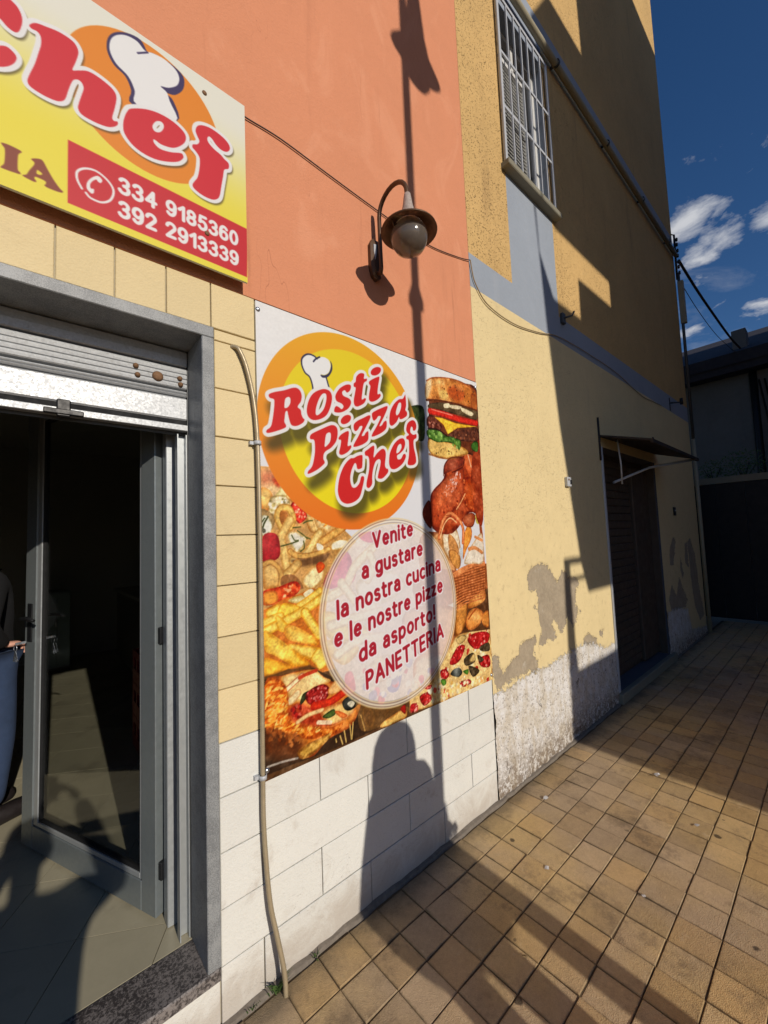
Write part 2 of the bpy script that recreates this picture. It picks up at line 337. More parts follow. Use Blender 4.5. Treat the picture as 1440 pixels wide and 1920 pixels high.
MT['lamp_metal'] = simple('brown_lamp_metal', lin(92, 66, 44), .5, .35, var=.3, sc=30, bump=.2)
MT['lamp_inside'] = simple('lamp_reflector_grey', lin(120, 110, 96), .6, .1, var=.25, sc=40)
MT['lamp_flaked'] = simple('flaked_lamp_cap', lin(168, 150, 134), .75, .0, var=.55, sc=70, bump=.5)
MT['white_metal'] = simple('white_painted_steel', lin(188, 186, 180), .45, .1, var=.1, sc=30)
MT['louvre'] = simple('cream_louvre_paint', lin(206, 200, 186), .6, var=.12, sc=30)
MT['pipe'] = simple('grey_plastic_pipe', lin(158, 146, 116), .55, var=.2, sc=8, bump=.1)
MT['cable'] = simple('dark_cable', lin(60, 46, 38), .7, var=.2)
MT['cable_light'] = simple('tan_cable', lin(150, 128, 92), .7, var=.2)
MT['dark_sheet'] = simple('dark_awning_sheet', lin(44, 36, 32), .7, var=.3, sc=8)
MT['old_door'] = simple('brown_roller_door', lin(86, 72, 58), .6, .2, var=.3, sc=9, bump=.1)
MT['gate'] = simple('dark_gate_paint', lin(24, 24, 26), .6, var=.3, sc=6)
MT['roof'] = simple('dark_roof', lin(54, 50, 52), .85, var=.3, sc=6, bump=.4)
MT['red'] = simple('red_plastic', lin(150, 30, 28), .5, var=.1)
MT['teal'] = simple('teal_grey_panel', lin(104, 120, 116), .5, .1, var=.08, sc=5)
MT['cloth_dark'] = simple('black_jacket_cloth', lin(13, 13, 15), .95, var=.3, sc=60, bump=.3)
MT['denim'] = simple('blue_denim', lin(46, 60, 82), .95, var=.35, sc=16, bump=.4)
MT['skin'] = simple('skin', lin(206, 150, 122), .6, var=.08, sc=30)
MT['hair'] = simple('dark_hair', lin(40, 30, 24), .7, var=.3, sc=60)
MT['shoe'] = simple('dark_shoe_leather', lin(34, 28, 26), .5, var=.2)
MT['steel'] = simple('bright_steel', lin(200, 200, 196), .3, .9, var=.1)
MT['leaf'] = simple('leaf_green', lin(70, 92, 40), .7, var=.5, sc=30, perobj=.3)
MT['dry_leaf'] = simple('dry_leaf', lin(120, 96, 60), .8, var=.4, sc=40)
MT['paper'] = simple('pale_litter', lin(200, 192, 180), .8, var=.1)
MT['conduit'] = simple('brass_flex_conduit', lin(178, 158, 122), .42, .3, var=.2, sc=50)
def galvanised():
    m = Mat('galvanised_steel', rough=.45, metal=.35)
    sp = m.voro(150, out='Color'); sep = m.n('ShaderNodeSeparateColor'); m.lk(sp, sep.inputs[0])
    st = m.noise(14, 5, .7, stretch=(.2, 1, 1))
    v = m.math('ADD', m.math('MULTIPLY', sep.outputs[0], .14), m.math('MULTIPLY', st, .3))
    c = m.scalec(lin(198, 196, 188), m.math('ADD', v, .58)); c = m.mix(m.rng(m.noise(30, 5, .75), .6, .72, 0, .4), c, lin(130, 124, 112)); m.set('Base Color', c)
    m.set('Roughness', m.rng(sep.outputs[1], 0, 1, .4, .58, False)); return m.m
MT['galv'] = galvanised()
def granite(name, lightc, darkc, sc=260):
    m = Mat(name, rough=.5, spec=.5)
    a = m.noise(sc, 4, .8); b = m.voro(sc*.9); d = m.noise(9, 5, .7)
    k = m.rng(m.math('ADD', a, m.math('MULTIPLY', m.math('SUBTRACT', d, .5), .5)), .42, .58)
    c = m.mix(k, darkc, lightc); c = m.mix(m.rng(b, .1, .25, .35, 0), c, lin(56, 56, 58)); m.set('Base Color', c); m.bump(a, .15, .002); return m.m
MT['granite'] = granite('grey_granite', lin(150, 149, 142), lin(112, 112, 108))
MT['granite_dark'] = granite('worn_dark_granite', lin(132, 122, 112), lin(60, 54, 50), 90)
def floor_tile():
    m = Mat('floor_tile_beige', rough=.35, spec=.5)
    b = m.noise(4, 6, .7, stretch=(1, 1, 1), dist=.6); g = m.noise(60, 4, .7)
    v = m.math('ADD', m.math('MULTIPLY', m.math('SUBTRACT', b, .5), .3), m.math('ADD', m.math('MULTIPLY', m.math('SUBTRACT', g, .5), .12), m.math('MULTIPLY', m.math('SUBTRACT', m.rand(), .5), .08)))
    c = m.scalec(lin(174, 162, 130), m.math('ADD', v, 1)); c = m.mix(m.rng(m.noise(2.2, 6, .75, off=(5, 1, 0)), .5, .72, 0, .45), c, lin(96, 88, 74)); m.set('Base Color', c); return m.m
MT['floor_tile'] = floor_tile()
def glass(name, tint, op=.12):
    m = bpy.data.materials.new(name); m.use_nodes = True; t = m.node_tree; t.nodes.clear()
    tr = t.nodes.new('ShaderNodeBsdfTransparent'); tr.inputs[0].default_value = tint
    gl = t.nodes.new('ShaderNodeBsdfGlossy'); gl.inputs['Roughness'].default_value = .015
    lw = t.nodes.new('ShaderNodeLayerWeight'); lw.inputs['Blend'].default_value = .5
    pw = t.nodes.new('ShaderNodeMath'); pw.operation = 'POWER'; pw.inputs[1].default_value = 4.0; t.links.new(lw.outputs['Facing'], pw.inputs[0])
    ad = t.nodes.new('ShaderNodeMath'); ad.operation = 'MULTIPLY_ADD'; ad.inputs[1].default_value = .8; ad.inputs[2].default_value = op*.35; t.links.new(pw.outputs[0], ad.inputs[0])
    mx = t.nodes.new('ShaderNodeMixShader'); t.links.new(ad.outputs[0], mx.inputs[0]); t.links.new(tr.outputs[0], mx.inputs[1]); t.links.new(gl.outputs[0], mx.inputs[2])
    o = t.nodes.new('ShaderNodeOutputMaterial'); t.links.new(mx.outputs[0], o.inputs[0]); return m
MT['glass'] = glass('door_glass', (.92, .93, .92, 1), .24)
def globe_mat():
    m = Mat('dusty_lamp_globe', lin(226, 206, 182), .15, spec=.6); m.set('Transmission Weight', .86); m.set('Roughness', m.rng(m.noise(30, 4, .6), .3, .7, .06, .24)); return m.m
MT['globe'] = globe_mat()
def print_mat():
    m = Mat('printed_vinyl', rough=.5, spec=.22); m.set('Base Color', m.attr('Col', 'Color')); m.bump(m.noise(3, 3, .5), .05, .01); return m.m
MT['print'] = print_mat()
def flat(name, r, g, b, k=.85, rough=.45): 
    return Mat(name, lin(r, g, b, k), rough, spec=.35).m
MT['ink_white'] = flat('white_ink', 240, 237, 232, .86); MT['ink_red'] = flat('red_ink', 186, 26, 44); MT['ink_maroon'] = flat('maroon_ink', 166, 28, 44)
MT['sign_edge'] = flat('sign_edge_plastic', 220, 214, 190, .8)

# ------------------------------------------------------------------ print artwork (metres on the sheet)
# ---- flat print painter (numpy) ----
def pnoise(shape, cells, seed, octaves=3):
    rng = np.random.default_rng(seed)
    h, w = shape
    out = np.zeros(shape); amp = 1.0; tot = 0.0
    for o in range(octaves):
        cy, cx = max(2, int(cells*h/max(h, w)*2**o))+2, max(2, int(cells*w/max(h, w)*2**o))+2
        g = rng.random((cy, cx))
        y = np.linspace(0, cy-1.001, h); x = np.linspace(0, cx-1.001, w)
        yi = y.astype(int); xi = x.astype(int)
        fy = (y-yi); fx = (x-xi); fy = fy*fy*(3-2*fy); fx = fx*fx*(3-2*fx)
        a = g[yi][:, xi]*(1-fx)+g[yi][:, xi+1]*fx
        b = g[yi+1][:, xi]*(1-fx)+g[yi+1][:, xi+1]*fx
        out += amp*(a*(1-fy[:, None])+b*fy[:, None]); tot += amp; amp *= 0.55
    return out/tot-0.5

def smooth_poly(p, closed=True, n=4):
    p = np.asarray(p, float); m = len(p)
    if m < 3: return p
    out = []
    rng = range(m) if closed else range(m-1)
    for i in rng:
        if closed: a, b, c, d = p[i-1], p[i], p[(i+1) % m], p[(i+2) % m]
        else: a, b, c, d = p[max(i-1, 0)], p[i], p[i+1], p[min(i+2, m-1)]
        for k in range(n):
            t = k/n
            out.append(0.5*((2*b)+(c-a)*t+(2*a-5*b+4*c-d)*t*t+(3*b-a-3*c+d)*t**3))
    if not closed: out.append(p[-1])
    return np.array(out)

class Print:
    """A printed sheet: colours on a regular grid of w x h metres, origin bottom left."""
    def __init__(s, w, h, res, u0=0.0):
        s.w, s.h, s.u0 = w, h, u0
        s.nx, s.ny = int(round(w/res))+1, int(round(h/res))+1
        s.img = np.zeros((s.ny, s.nx, 3)); s.img[:] = 235
        s.u = u0+np.linspace(0, w, s.nx); s.v = np.linspace(0, h, s.ny)
        s.px = w/(s.nx-1)
        s.N = [pnoise((s.ny, s.nx), c, 11+c) for c in (14, 45, 120)]
    def box(s, pts, pad):
        lo = pts.min(0)-pad; hi = pts.max(0)+pad
        x0 = max(0, int((lo[0]-s.u0)/s.px)); x1 = min(s.nx, int((hi[0]-s.u0)/s.px)+2)
        y0 = max(0, int(lo[1]/s.px)); y1 = min(s.ny, int(hi[1]/s.px)+2)
        return (slice(y0, y1), slice(x0, x1)) if x1 > x0 and y1 > y0 else None
    def dist(s, sl, pts, closed):
        U, V = np.meshgrid(s.u[sl[1]], s.v[sl[0]])
        d2 = np.full(U.shape, 1e9); ins = np.zeros(U.shape, bool)
        m = len(pts)
        for i in range(m if closed else m-1):
            ax, ay = pts[i]; bx, by = pts[(i+1) % m]
            ex, ey = bx-ax, by-ay
            t = np.clip(((U-ax)*ex+(V-ay)*ey)/max(ex*ex+ey*ey, 1e-12), 0, 1)
            d2 = np.minimum(d2, (U-ax-t*ex)**2+(V-ay-t*ey)**2)
            if closed and ay != by:
                c = ((ay > V) != (by > V)) & (U < ex*(V-ay)/ey+ax); ins ^= c
        d = np.sqrt(d2)
        return np.where(ins, d, -d) if closed else -d
    def put(s, sl, a, col):
        s.img[sl] = s.img[sl]*(1-a[..., None])+np.asarray(col)*a[..., None]
    def blob(s, pts, col, rim=None, rw=0.012, noise=10, ns=1, feather=None, smooth=True, alpha=1.0, hi=None):
        pts = smooth_poly(pts) if smooth else np.asarray(pts, float)
        f = feather or s.px*0.7
        sl = s.box(pts, f*2)
        if sl is None: return
        d = s.dist(sl, pts, True)
        a = np.clip(d/(2*f)+0.5, 0, 1)*alpha
        c = np.array(col, float)[None, None, :]*np.ones(d.shape+(1,))
        n = s.N[ns][sl]
        if rim is not None:
            k = np.clip((d+n*rw*1.2)/rw, 0, 1)[..., None]; k = k*k*(3-2*k)
            c = np.array(rim, float)*(1-k)+c*k
        if hi is not None:      # hi = (du, dv, colour): soft highlight offset from the middle
            m = pts.mean(0); r = max(np.ptp(pts[:, 0]), np.ptp(pts[:, 1]))*0.33
            U, V = np.meshgrid(s.u[sl[1]], s.v[sl[0]])
            g = np.exp(-(((U-m[0]-hi[0])**2+(V-m[1]-hi[1])**2)/(r*r)))*(0.75+n)
            c = c*(1-g[..., None]*0.8)+np.array(hi[2], float)*g[..., None]*0.8
        c = c+(n*noise*3)[..., None]
        s.img[sl] = s.img[sl]*(1-a[..., None])+np.clip(c, 0, 255)*a[..., None]
    def stroke(s, pts, w, col, edge=None, noise=6, feather=None, alpha=1.0, ns=2):
        pts = smooth_poly(pts, False, 5); f = feather or s.px*0.7
        sl = s.box(pts, w+f*2)
        if sl is None: return
        d = w+s.dist(sl, pts, False)
        a = np.clip(d/(2*f)+0.5, 0, 1)*alpha
        c = np.array(col, float)[None, None, :]*np.ones(d.shape+(1,))
        if edge is not None:
            k = np.clip(d/(w*0.6), 0, 1)[..., None]; c = np.array(edge, float)*(1-k)+c*k
        c = c+(s.N[ns][sl]*noise*3)[..., None]
        s.img[sl] = s.img[sl]*(1-a[..., None])+np.clip(c, 0, 255)*a[..., None]
    def disc(s, c, r, col, feather=None, alpha=1.0, noise=0):
        t = np.linspace(0, 2*np.pi, 72, endpoint=False)
        s.blob(np.stack([c[0]+r*np.cos(t), c[1]+r*np.sin(t)], 1), col, None, noise=noise, feather=feather, smooth=False, alpha=alpha)
    def ring(s, c, r, w, col, alpha=1.0):
        sl = s.box(np.array([[c[0]-r, c[1]-r], [c[0]+r, c[1]+r]]), w*2)
        U, V = np.meshgrid(s.u[sl[1]], s.v[sl[0]])
        d = w-abs(np.hypot(U-c[0], V-c[1])-r)
        s.put(sl, np.clip(d/(1.4*s.px)+0.5, 0, 1)*alpha, col)
    def scatter(s, pts, n, r, cols, seed=1, sx=1.0, alpha=0.9, ang=0.0, rim=None):
        rng = np.random.default_rng(seed); pts = np.asarray(pts, float); lo, hi = pts.min(0), pts.max(0)
        k = 0; tries = 0
        while k < n and tries < n*12:
            tries += 1
            p = lo+(hi-lo)*rng.random(2)
            ins = False
            for i in range(len(pts)):
                (ax, ay), (bx, by) = pts[i-1], pts[i]
                if (ay > p[1]) != (by > p[1]) and p[0] < (bx-ax)*(p[1]-ay)/(by-ay)+ax: ins = not ins
            if not ins: continue
            k += 1
            rr = r*(0.5+rng.random()); th = ang+rng.normal()*0.5 if sx != 1 else rng.random()*6.28
            t = np.linspace(0, 2*np.pi, 7, endpoint=False)+rng.random()
            q = np.stack([np.cos(t)*rr*sx, np.sin(t)*rr/np.sqrt(sx)], 1)*(0.75+0.5*rng.random((7, 1)))
            q = np.stack([q[:, 0]*np.cos(th)-q[:, 1]*np.sin(th), q[:, 0]*np.sin(th)+q[:, 1]*np.cos(th)], 1)+p
            s.blob(q, np.array(cols[int(rng.random()*len(cols))])+rng.normal()*10, rim, rr*0.6, noise=4, alpha=alpha, feather=s.px*0.8)
    def letters(s, polys, outline, red, white=(238, 234, 230), shadow=None, shoff=(0.01, -0.02), shblur=0.02, sha=0.6):
        """polys: list of (outer, [holes]); white outline grown by `outline`, soft printed drop shadow"""
        allp = np.concatenate([np.asarray(o, float) for o, _ in polys])
        sl = s.box(allp, outline+shblur*3+max(abs(shoff[0]), abs(shoff[1])))
        D = None
        for o, holes in polys:
            po = smooth_poly(o); b = s.box(po, outline*1.6+shblur*2.2+0.03)
            if b is None: continue
            d = s.dist(b, po, True)
            for hl in holes: d = np.minimum(d, -s.dist(b, smooth_poly(hl), True))
            if D is None: D = np.full(s.img.shape[:2], -1.0)
            D[b] = np.maximum(D[b], d)
        if D is None: return
        f = s.px*0.7
        if shadow is not None:
            k = int(round(shoff[0]/s.px)), int(round(shoff[1]/s.px))
            a = np.clip((D+outline*0.6)/shblur+0.75, 0, 1); a = a*a*(3-2*a)
            a = np.roll(np.roll(a, k[0], 1), k[1], 0)*sha
            s.put(sl, a[sl], shadow)
        s.put(sl, np.clip((D[sl]+outline)/(2*f)+0.5, 0, 1), white)
        s.put(sl, np.clip(D[sl]/(2*f)+0.5, 0, 1), red)
# ---- a bold sans drawn as pen strokes: cap height 1, x-height .72
def _arc(cx, cy, rx, ry, a0, a1, n=14):
    return [(cx+rx*math.cos(math.radians(a0+(a1-a0)*k/n)), cy+ry*math.sin(math.radians(a0+(a1-a0)*k/n))) for k in range(n+1)]
_xh = .63; _o = _arc(.25, .315, .25, .315, 0, 360, 20)
GLYPH = {
    'V': (.62, [[(0, .92), (.31, .04), (.62, .92)]]), 'P': (.48, [[(0, 0), (0, .92), (.22, .92)]+_arc(.22, .67, .26, .25, 90, -90)+[(0, .42)]]),
    'A': (.64, [[(0, 0), (.32, .92), (.64, 0)], [(.12, .3), (.52, .3)]]), 'N': (.56, [[(0, 0), (0, .92), (.56, 0), (.56, .92)]]), 'E': (.42, [[(.42, .92), (0, .92), (0, 0), (.42, 0)], [(0, .48), (.38, .48)]]),
    'T': (.54, [[(0, .92), (.54, .92)], [(.27, .92), (.27, 0)]]), 'R': (.5, [[(0, 0), (0, .92), (.22, .92)]+_arc(.22, .69, .24, .23, 90, -90)+[(0, .46)], [(.2, .46), (.5, 0)]]), 'I': (.0, [[(0, 0), (0, .92)]]),
    'a': (.44, [[(.05, .55)]+_arc(.22, .43, .2, .2, 120, 0)+[(.42, 0)], [(.42, .36)]+_arc(.21, .18, .21, .18, 90, 300)+[(.42, .12)]]),
    'c': (.4, [_arc(.25, .315, .25, .315, 55, 305)]), 'e': (.48, [[(.02, .34), (.47, .34)]+_arc(.25, .33, .23, .3, 10, 310)]),
    'd': (.5, [_arc(.25, .315, .25, .315, 0, 360, 20), [(.5, .98), (.5, 0)]]), 'p': (.5, [_arc(.25, .315, .25, .315, 0, 360, 20), [(0, .63), (0, -.27)]]),
    'g': (.5, [_arc(.25, .325, .25, .305, 0, 360, 20), [(.5, .63), (.5, -.05)]+_arc(.25, -.05, .25, .2, 0, -140)]), 'i': (.0, [[(0, 0), (0, .63)], [(0, .86), (0, .88)]]),
    'l': (.0, [[(0, 0), (0, .98)]]), 'n': (.46, [[(0, 0), (0, .63)], [(0, .38)]+_arc(.23, .38, .23, .25, 180, 0)+[(.46, 0)]]), 'o': (.5, [_o]),
    'r': (.26, [[(0, 0), (0, .63)], [(0, .36)]+_arc(.24, .36, .24, .27, 180, 85)]), 's': (.38, [_arc(.19, .47, .18, .155, 40, 250)+_arc(.19, .165, .19, .165, 80, -140)]),
    't': (.3, [[(.1, .82), (.1, .18)]+_arc(.26, .16, .16, .16, 180, 290), [(0, .6), (.3, .6)]]), 'u': (.46, [[(0, .63), (0, .25)]+_arc(.23, .25, .23, .25, 180, 360)+[(.46, .63)], [(.46, .3), (.46, 0)]]),
    'z': (.38, [[(0, .6), (.37, .6), (.0, .03), (.39, .03)]]), '!': (.0, [[(0, .92), (0, .32)], [(0, .03), (0, .04)]]),
    '0': (.46, [_arc(.23, .46, .23, .46, 0, 360, 22)]), '1': (.26, [[(0, .68), (.26, .92), (.26, 0)]]), '2': (.46, [_arc(.23, .69, .23, .24, 170, -30)+[(.02, .02), (.47, .02)]]),
    '3': (.46, [_arc(.22, .7, .21, .22, 155, -90)+_arc(.22, .24, .24, .24, 90, -160)]), '4': (.5, [[(.36, 0), (.36, .92), (0, .28), (.5, .28)]]), '5': (.46, [[(.43, .92), (.1, .92), (.05, .5)]+_arc(.22, .29, .24, .29, 130, -155)]),
    '6': (.46, [_arc(.23, .28, .23, .28, 0, 360, 20), [(.0, .3)]+_arc(.25, .5, .25, .42, 180, 45)]), '8': (.46, [_arc(.23, .69, .2, .22, 0, 360, 20), _arc(.23, .24, .23, .24, 0, 360, 20)]),
    '9': (.46, [_arc(.23, .64, .23, .28, 0, 360, 20), [(.46, .62)]+_arc(.21, .42, .25, .42, 0, -135)]), ' ': (.16, []),
}
def pen_text(P, body, p0, p1, cap, pen, fill, halo=None, hw=0.0, shear=0.0, gap=.2, halo_off=(0, 0)):
    """print a line of lettering on sheet P from p0 to p1 (sheet metres)"""
    x = 0; strokes = []
    for ch in body:
        w, ss = GLYPH[ch]
        for s_ in ss: strokes.append([(x+a, b) for a, b in s_])
        x += w+gap+pen/cap*2*.55
    L = math.hypot(p1[0]-p0[0], p1[1]-p0[1]); tot = x-gap-pen/cap*1.1; sx = (L-2*pen)/tot
    ca, sa = (p1[0]-p0[0])/L, (p1[1]-p0[1])/L
    lines = []
    for s_ in strokes:
        q = [(a*sx+pen+b*cap*shear, b*(cap-pen*1.0)/.92*.92+pen*.5) for a, b in s_]
        lines.append(np.array([(p0[0]+a*ca-b*sa, p0[1]+a*sa+b*ca) for a, b in q]))
    def go(w, col, off=(0, 0)):
        for q in lines:
            q = q+np.array(off); sl = P.box(q, w+P.px*2)
            if sl is None: continue
            d = w+P.dist(sl, q, False); P.put(sl, np.clip(d/(1.4*P.px)+.5, 0, 1), col)
    if halo is not None: go(pen+hw, halo, halo_off); go(pen+hw*.4, halo, (halo_off[0]+.004, halo_off[1]-.005))
    go(pen, fill)
POSTER_ART = [
    ('blob',[(-.05,-.05),(1.7,-.05),(1.7,.3),(.8,.3),(-.05,.5)],{'col': (96,68,44),'rw': .012,'noise': 12,'ns': 1,'smooth': False}),
    ('blob',[(1.2,.25),(1.7,.25),(1.7,.75),(1.25,.7)],{'col': (110,74,46),'rw': .012,'noise': 12,'ns': 1,'smooth': False}),
    ('blob',[(.005,1.277),(.103,1.278),(.216,1.223),(.354,1.062),(.497,.948),(.576,.694),(.416,.545),(-.008,.616)],{'col': (196,150,92),'rw': .012,'noise': 22,'ns': 0,'smooth': False}),
    ('blob',[(.008,1.228),(.101,1.274),(.152,1.199),(.087,1.124),(.005,1.091)],{'col': (226,190,140),'rw': .012,'noise': 14,'ns': 1,'feather': .02}),
    ('blob',[(.012,1.251),(.101,1.264),(.107,1.229),(.061,1.207),(.014,1.201)],{'col': (214,140,104),'rw': .012,'noise': 14,'ns': 1,'feather': .02}),
    ('blob',[(.062,1.223),(.1,1.235),(.11,1.21),(.088,1.192)],{'col': (205,84,50),'rw': .012,'noise': 8,'ns': 1,'feather': .008}),
    ('blob',[(.056,1.277),(.101,1.287),(.132,1.241),(.152,1.189),(.122,1.151),(.074,1.153),(.099,1.196)],{'col': (228,214,160),'rim': (196,176,110),'rw': .02,'noise': 8,'ns': 1}),
    ('blob',[(.007,1.181),(.047,1.177),(.063,1.143),(.052,1.098),(.009,1.085)],{'col': (232,176,96),'rim': (206,128,60),'rw': .02,'noise': 8,'ns': 1,'hi': (-.01,.01,(245,220,150))}),
    ('blob',[(.053,1.146),(.13,1.155),(.139,1.113),(.085,1.067),(.045,1.079)],{'col': (224,208,170),'rim': (176,150,96),'rw': .015,'noise': 16,'ns': 2}),
    ('scatter',[(.05,1.145),(.133,1.155),(.136,1.113),(.085,1.07),(.048,1.082)],{'n': 22,'r': .006,'cols': [(250,244,226),(200,180,120),(120,110,70)],'seed': 3}),
    ('blob',[(.005,1.091),(.052,1.079),(.071,1.048),(.05,1.004),(.003,.986)],{'col': (150,120,76),'rw': .012,'noise': 20,'ns': 2}),
    ('blob',[(.008,1.06),(.035,1.066),(.055,1.025),(.043,.991),(.007,.989)],{'col': (238,234,216),'rim': (168,160,120),'rw': .012,'noise': 14,'ns': 2}),
    ('stroke',[(.014,1.016),(.021,1.035),(.038,1.063)],{'w': .004,'col': (70,74,40),'noise': 6}),
    ('stroke',[(.011,1.041),(.024,1.057)],{'w': .003,'col': (60,70,36),'noise': 6}),
    ('blob',[(.012,1.013),(.025,1.01),(.026,.998),(.013,.995)],{'col': (110,104,84),'rim': (60,60,50),'rw': .006,'noise': 8,'ns': 1}),
    ('blob',[(.13,1.149),(.181,1.161),(.21,1.135),(.232,1.102),(.262,1.061),(.284,1.013),(.268,.99),(.237,1.0),(.208,1.068),(.151,1.126)],{'col': (220,182,118),'rim': (170,118,60),'rw': .02,'noise': 8,'ns': 1}),
    ('stroke',[(.137,1.152),(.188,1.154),(.229,1.115),(.262,1.061),(.28,1.0)],{'w': .012,'col': (236,206,142),'edge': (190,142,80),'noise': 6}),
    ('blob',[(.182,1.191),(.212,1.199),(.249,1.163),(.276,1.116),(.255,1.102),(.21,1.145)],{'col': (226,206,168),'rim': (180,150,100),'rw': .01,'noise': 8,'ns': 1}),
    ('stroke',[(.192,1.164),(.229,1.132),(.267,1.102)],{'w': .012,'col': (200,50,34),'edge': (150,26,20),'noise': 6}),
    ('stroke',[(.215,1.175),(.257,1.14),(.272,1.116)],{'w': .006,'col': (236,210,180),'noise': 6}),
    ('blob',[(.143,1.103),(.165,1.133),(.195,1.114),(.227,1.068),(.192,1.034),(.17,1.048)],{'col': (206,56,38),'rim': (150,30,22),'rw': .012,'noise': 20,'ns': 2}),
    ('scatter',[(.15,1.103),(.169,1.123),(.194,1.104),(.223,1.068),(.189,1.044)],{'n': 26,'r': .004,'cols': [(244,150,120),(230,90,60),(250,190,150)],'seed': 5}),
    ('blob',[(.272,1.116),(.311,1.089),(.364,1.062),(.37,1.016),(.324,.989),(.284,1.006),(.262,1.054)],{'col': (226,196,140),'rim': (190,140,76),'rw': .025,'noise': 8,'ns': 1,'hi': (.02,.02,(246,232,200))}),
    ('scatter',[(.286,1.068),(.351,1.055),(.349,1.012),(.292,1.013)],{'n': 12,'r': .006,'cols': [(232,160,50),(214,140,60)],'seed': 8}),
    ('stroke',[(.14,1.015),(.156,1.057),(.135,1.1),(.097,1.099),(.082,1.06),(.101,1.015)],{'w': .016,'col': (226,186,106),'edge': (178,124,54),'noise': 6}),
    ('blob',[(.096,1.086),(.128,1.083),(.13,1.041),(.112,1.018),(.092,1.048)],{'col': (176,112,56),'rw': .012,'noise': 14,'ns': 1}),
    ('stroke',[(.141,1.048),(.112,1.002),(.097,.971),(.109,.913),(.121,.836)],{'w': .021,'col': (228,192,122),'edge': (184,134,70),'noise': 6}),
    ('blob',[(.129,.986),(.169,.995),(.216,.967),(.204,.928),(.174,.906),(.142,.937)],{'col': (236,228,206),'rim': (196,170,110),'rw': .012,'noise': 16,'ns': 2}),
    ('stroke',[(.096,.936),(.135,.944),(.179,.955)],{'w': .003,'col': (84,88,42),'noise': 6}),
    ('stroke',[(.147,.982),(.161,.959),(.179,.959)],{'w': .003,'col': (84,88,42),'noise': 6}),
    ('stroke',[(.176,1.001),(.206,.981),(.224,.964)],{'w': .003,'col': (84,88,42),'noise': 6}),
    ('stroke',[(.207,1.034),(.23,1.044),(.254,1.046)],{'w': .003,'col': (84,88,42),'noise': 6}),
    ('stroke',[(.281,1.048),(.31,1.054)],{'w': .003,'col': (84,88,42),'noise': 6}),
    ('stroke',[(.205,.954),(.208,.924),(.189,.909)],{'w': .003,'col': (84,88,42),'noise': 6}),
    ('stroke',[(.374,.988),(.396,1.008),(.418,1.022)],{'w': .003,'col': (84,88,42),'noise': 6}),
    ('stroke',[(.41,1.037),(.413,1.015)],{'w': .003,'col': (84,88,42),'noise': 6}),
    ('stroke',[(.155,1.015),(.192,1.018)],{'w': .003,'col': (84,88,42),'noise': 6}),
    ('stroke',[(.22,.971),(.243,.96),(.262,.939)],{'w': .003,'col': (84,88,42),'noise': 6}),
    ('blob',[(.013,.979),(.06,.994),(.086,.968),(.088,.895),(.047,.873),(.011,.875)],{'col': (176,44,52),'rim': (140,28,34),'rw': .02,'noise': 8,'ns': 1,'hi': (-.01,.02,(206,80,76))}),
    ('stroke',[(.294,.945),(.348,.971),(.426,1.015)],{'w': .02,'col': (214,166,92),'edge': (166,108,48),'noise': 6}),
    ('stroke',[(.291,.989),(.267,.963),(.234,.913),(.188,.879),(.151,.869)],{'w': .02,'col': (234,202,134),'edge': (184,132,64),'noise': 6}),
    ('stroke',[(.138,.911),(.173,.89),(.249,.889),(.337,.912)],{'w': .014,'col': (214,168,96),'edge': (160,108,52),'noise': 6}),
    ('blob',[(.274,.942),(.305,.93),(.305,.913),(.277,.911)],{'col': (238,228,200),'rw': .012,'noise': 8,'ns': 1}),
    ('blob',[(.355,.932),(.381,.949),(.442,.95),(.445,.921),(.366,.907)],{'col': (234,226,200),'rim': (200,170,110),'rw': .012,'noise': 8,'ns': 1}),
    ('blob',[(.144,.873),(.248,.879),(.345,.894),(.302,.849),(.247,.846),(.187,.844)],{'col': (116,82,52),'rw': .012,'noise': 12,'ns': 1,'feather': .006}),
    ('stroke',[(.172,.854),(.142,.828),(.103,.805)],{'w': .022,'col': (220,180,112),'edge': (170,120,60),'noise': 6}),
    ('blob',[(.011,.857),(.047,.876),(.093,.832),(.088,.769),(.038,.756),(.01,.777)],{'col': (226,180,110),'rim': (176,118,58),'rw': .02,'noise': 8,'ns': 1,'hi': (-.01,.02,(240,212,150))}),
    ('stroke',[(.014,.863),(.053,.869),(.09,.829),(.088,.769)],{'w': .012,'col': (206,160,92),'edge': (160,110,60),'noise': 6}),
    ('blob',[(.096,.806),(.156,.807),(.199,.745),(.119,.747),(.092,.763)],{'col': (150,104,64),'rw': .012,'noise': 14,'ns': 1}),
    ('blob',[(.192,.778),(.247,.832),(.303,.852),(.309,.807),(.283,.755),(.228,.735)],{'col': (232,212,160),'rim': (186,140,80),'rw': .018,'noise': 8,'ns': 1}),
    ('blob',[(.267,.841),(.291,.856),(.314,.838),(.301,.815),(.277,.806)],{'col': (218,96,36),'rim': (180,60,20),'rw': .012,'noise': 8,'ns': 1}),
    ('blob',[(.011,.753),(.078,.764),(.156,.781),(.184,.753),(.154,.718),(.076,.696),(.01,.699)],{'col': (216,90,44),'rim': (172,50,24),'rw': .02,'noise': 20,'ns': 2}),
    ('blob',[(.015,.747),(.068,.747),(.073,.703),(.014,.698)],{'col': (232,160,72),'rim': (200,110,50),'rw': .012,'noise': 8,'ns': 1}),
    ('scatter',[(.078,.758),(.155,.775),(.169,.741),(.084,.707)],{'n': 20,'r': .005,'cols': [(240,150,90),(200,60,30),(248,190,140)],'seed': 9}),
    ('blob',[(.01,.676),(.087,.706),(.168,.721),(.244,.742),(.31,.714),(.348,.522),(.35,.36),(.27,.36),(.111,.417),(.007,.406)],{'col': (196,116,50),'rw': .012,'noise': 18,'ns': 1,'smooth': False}),
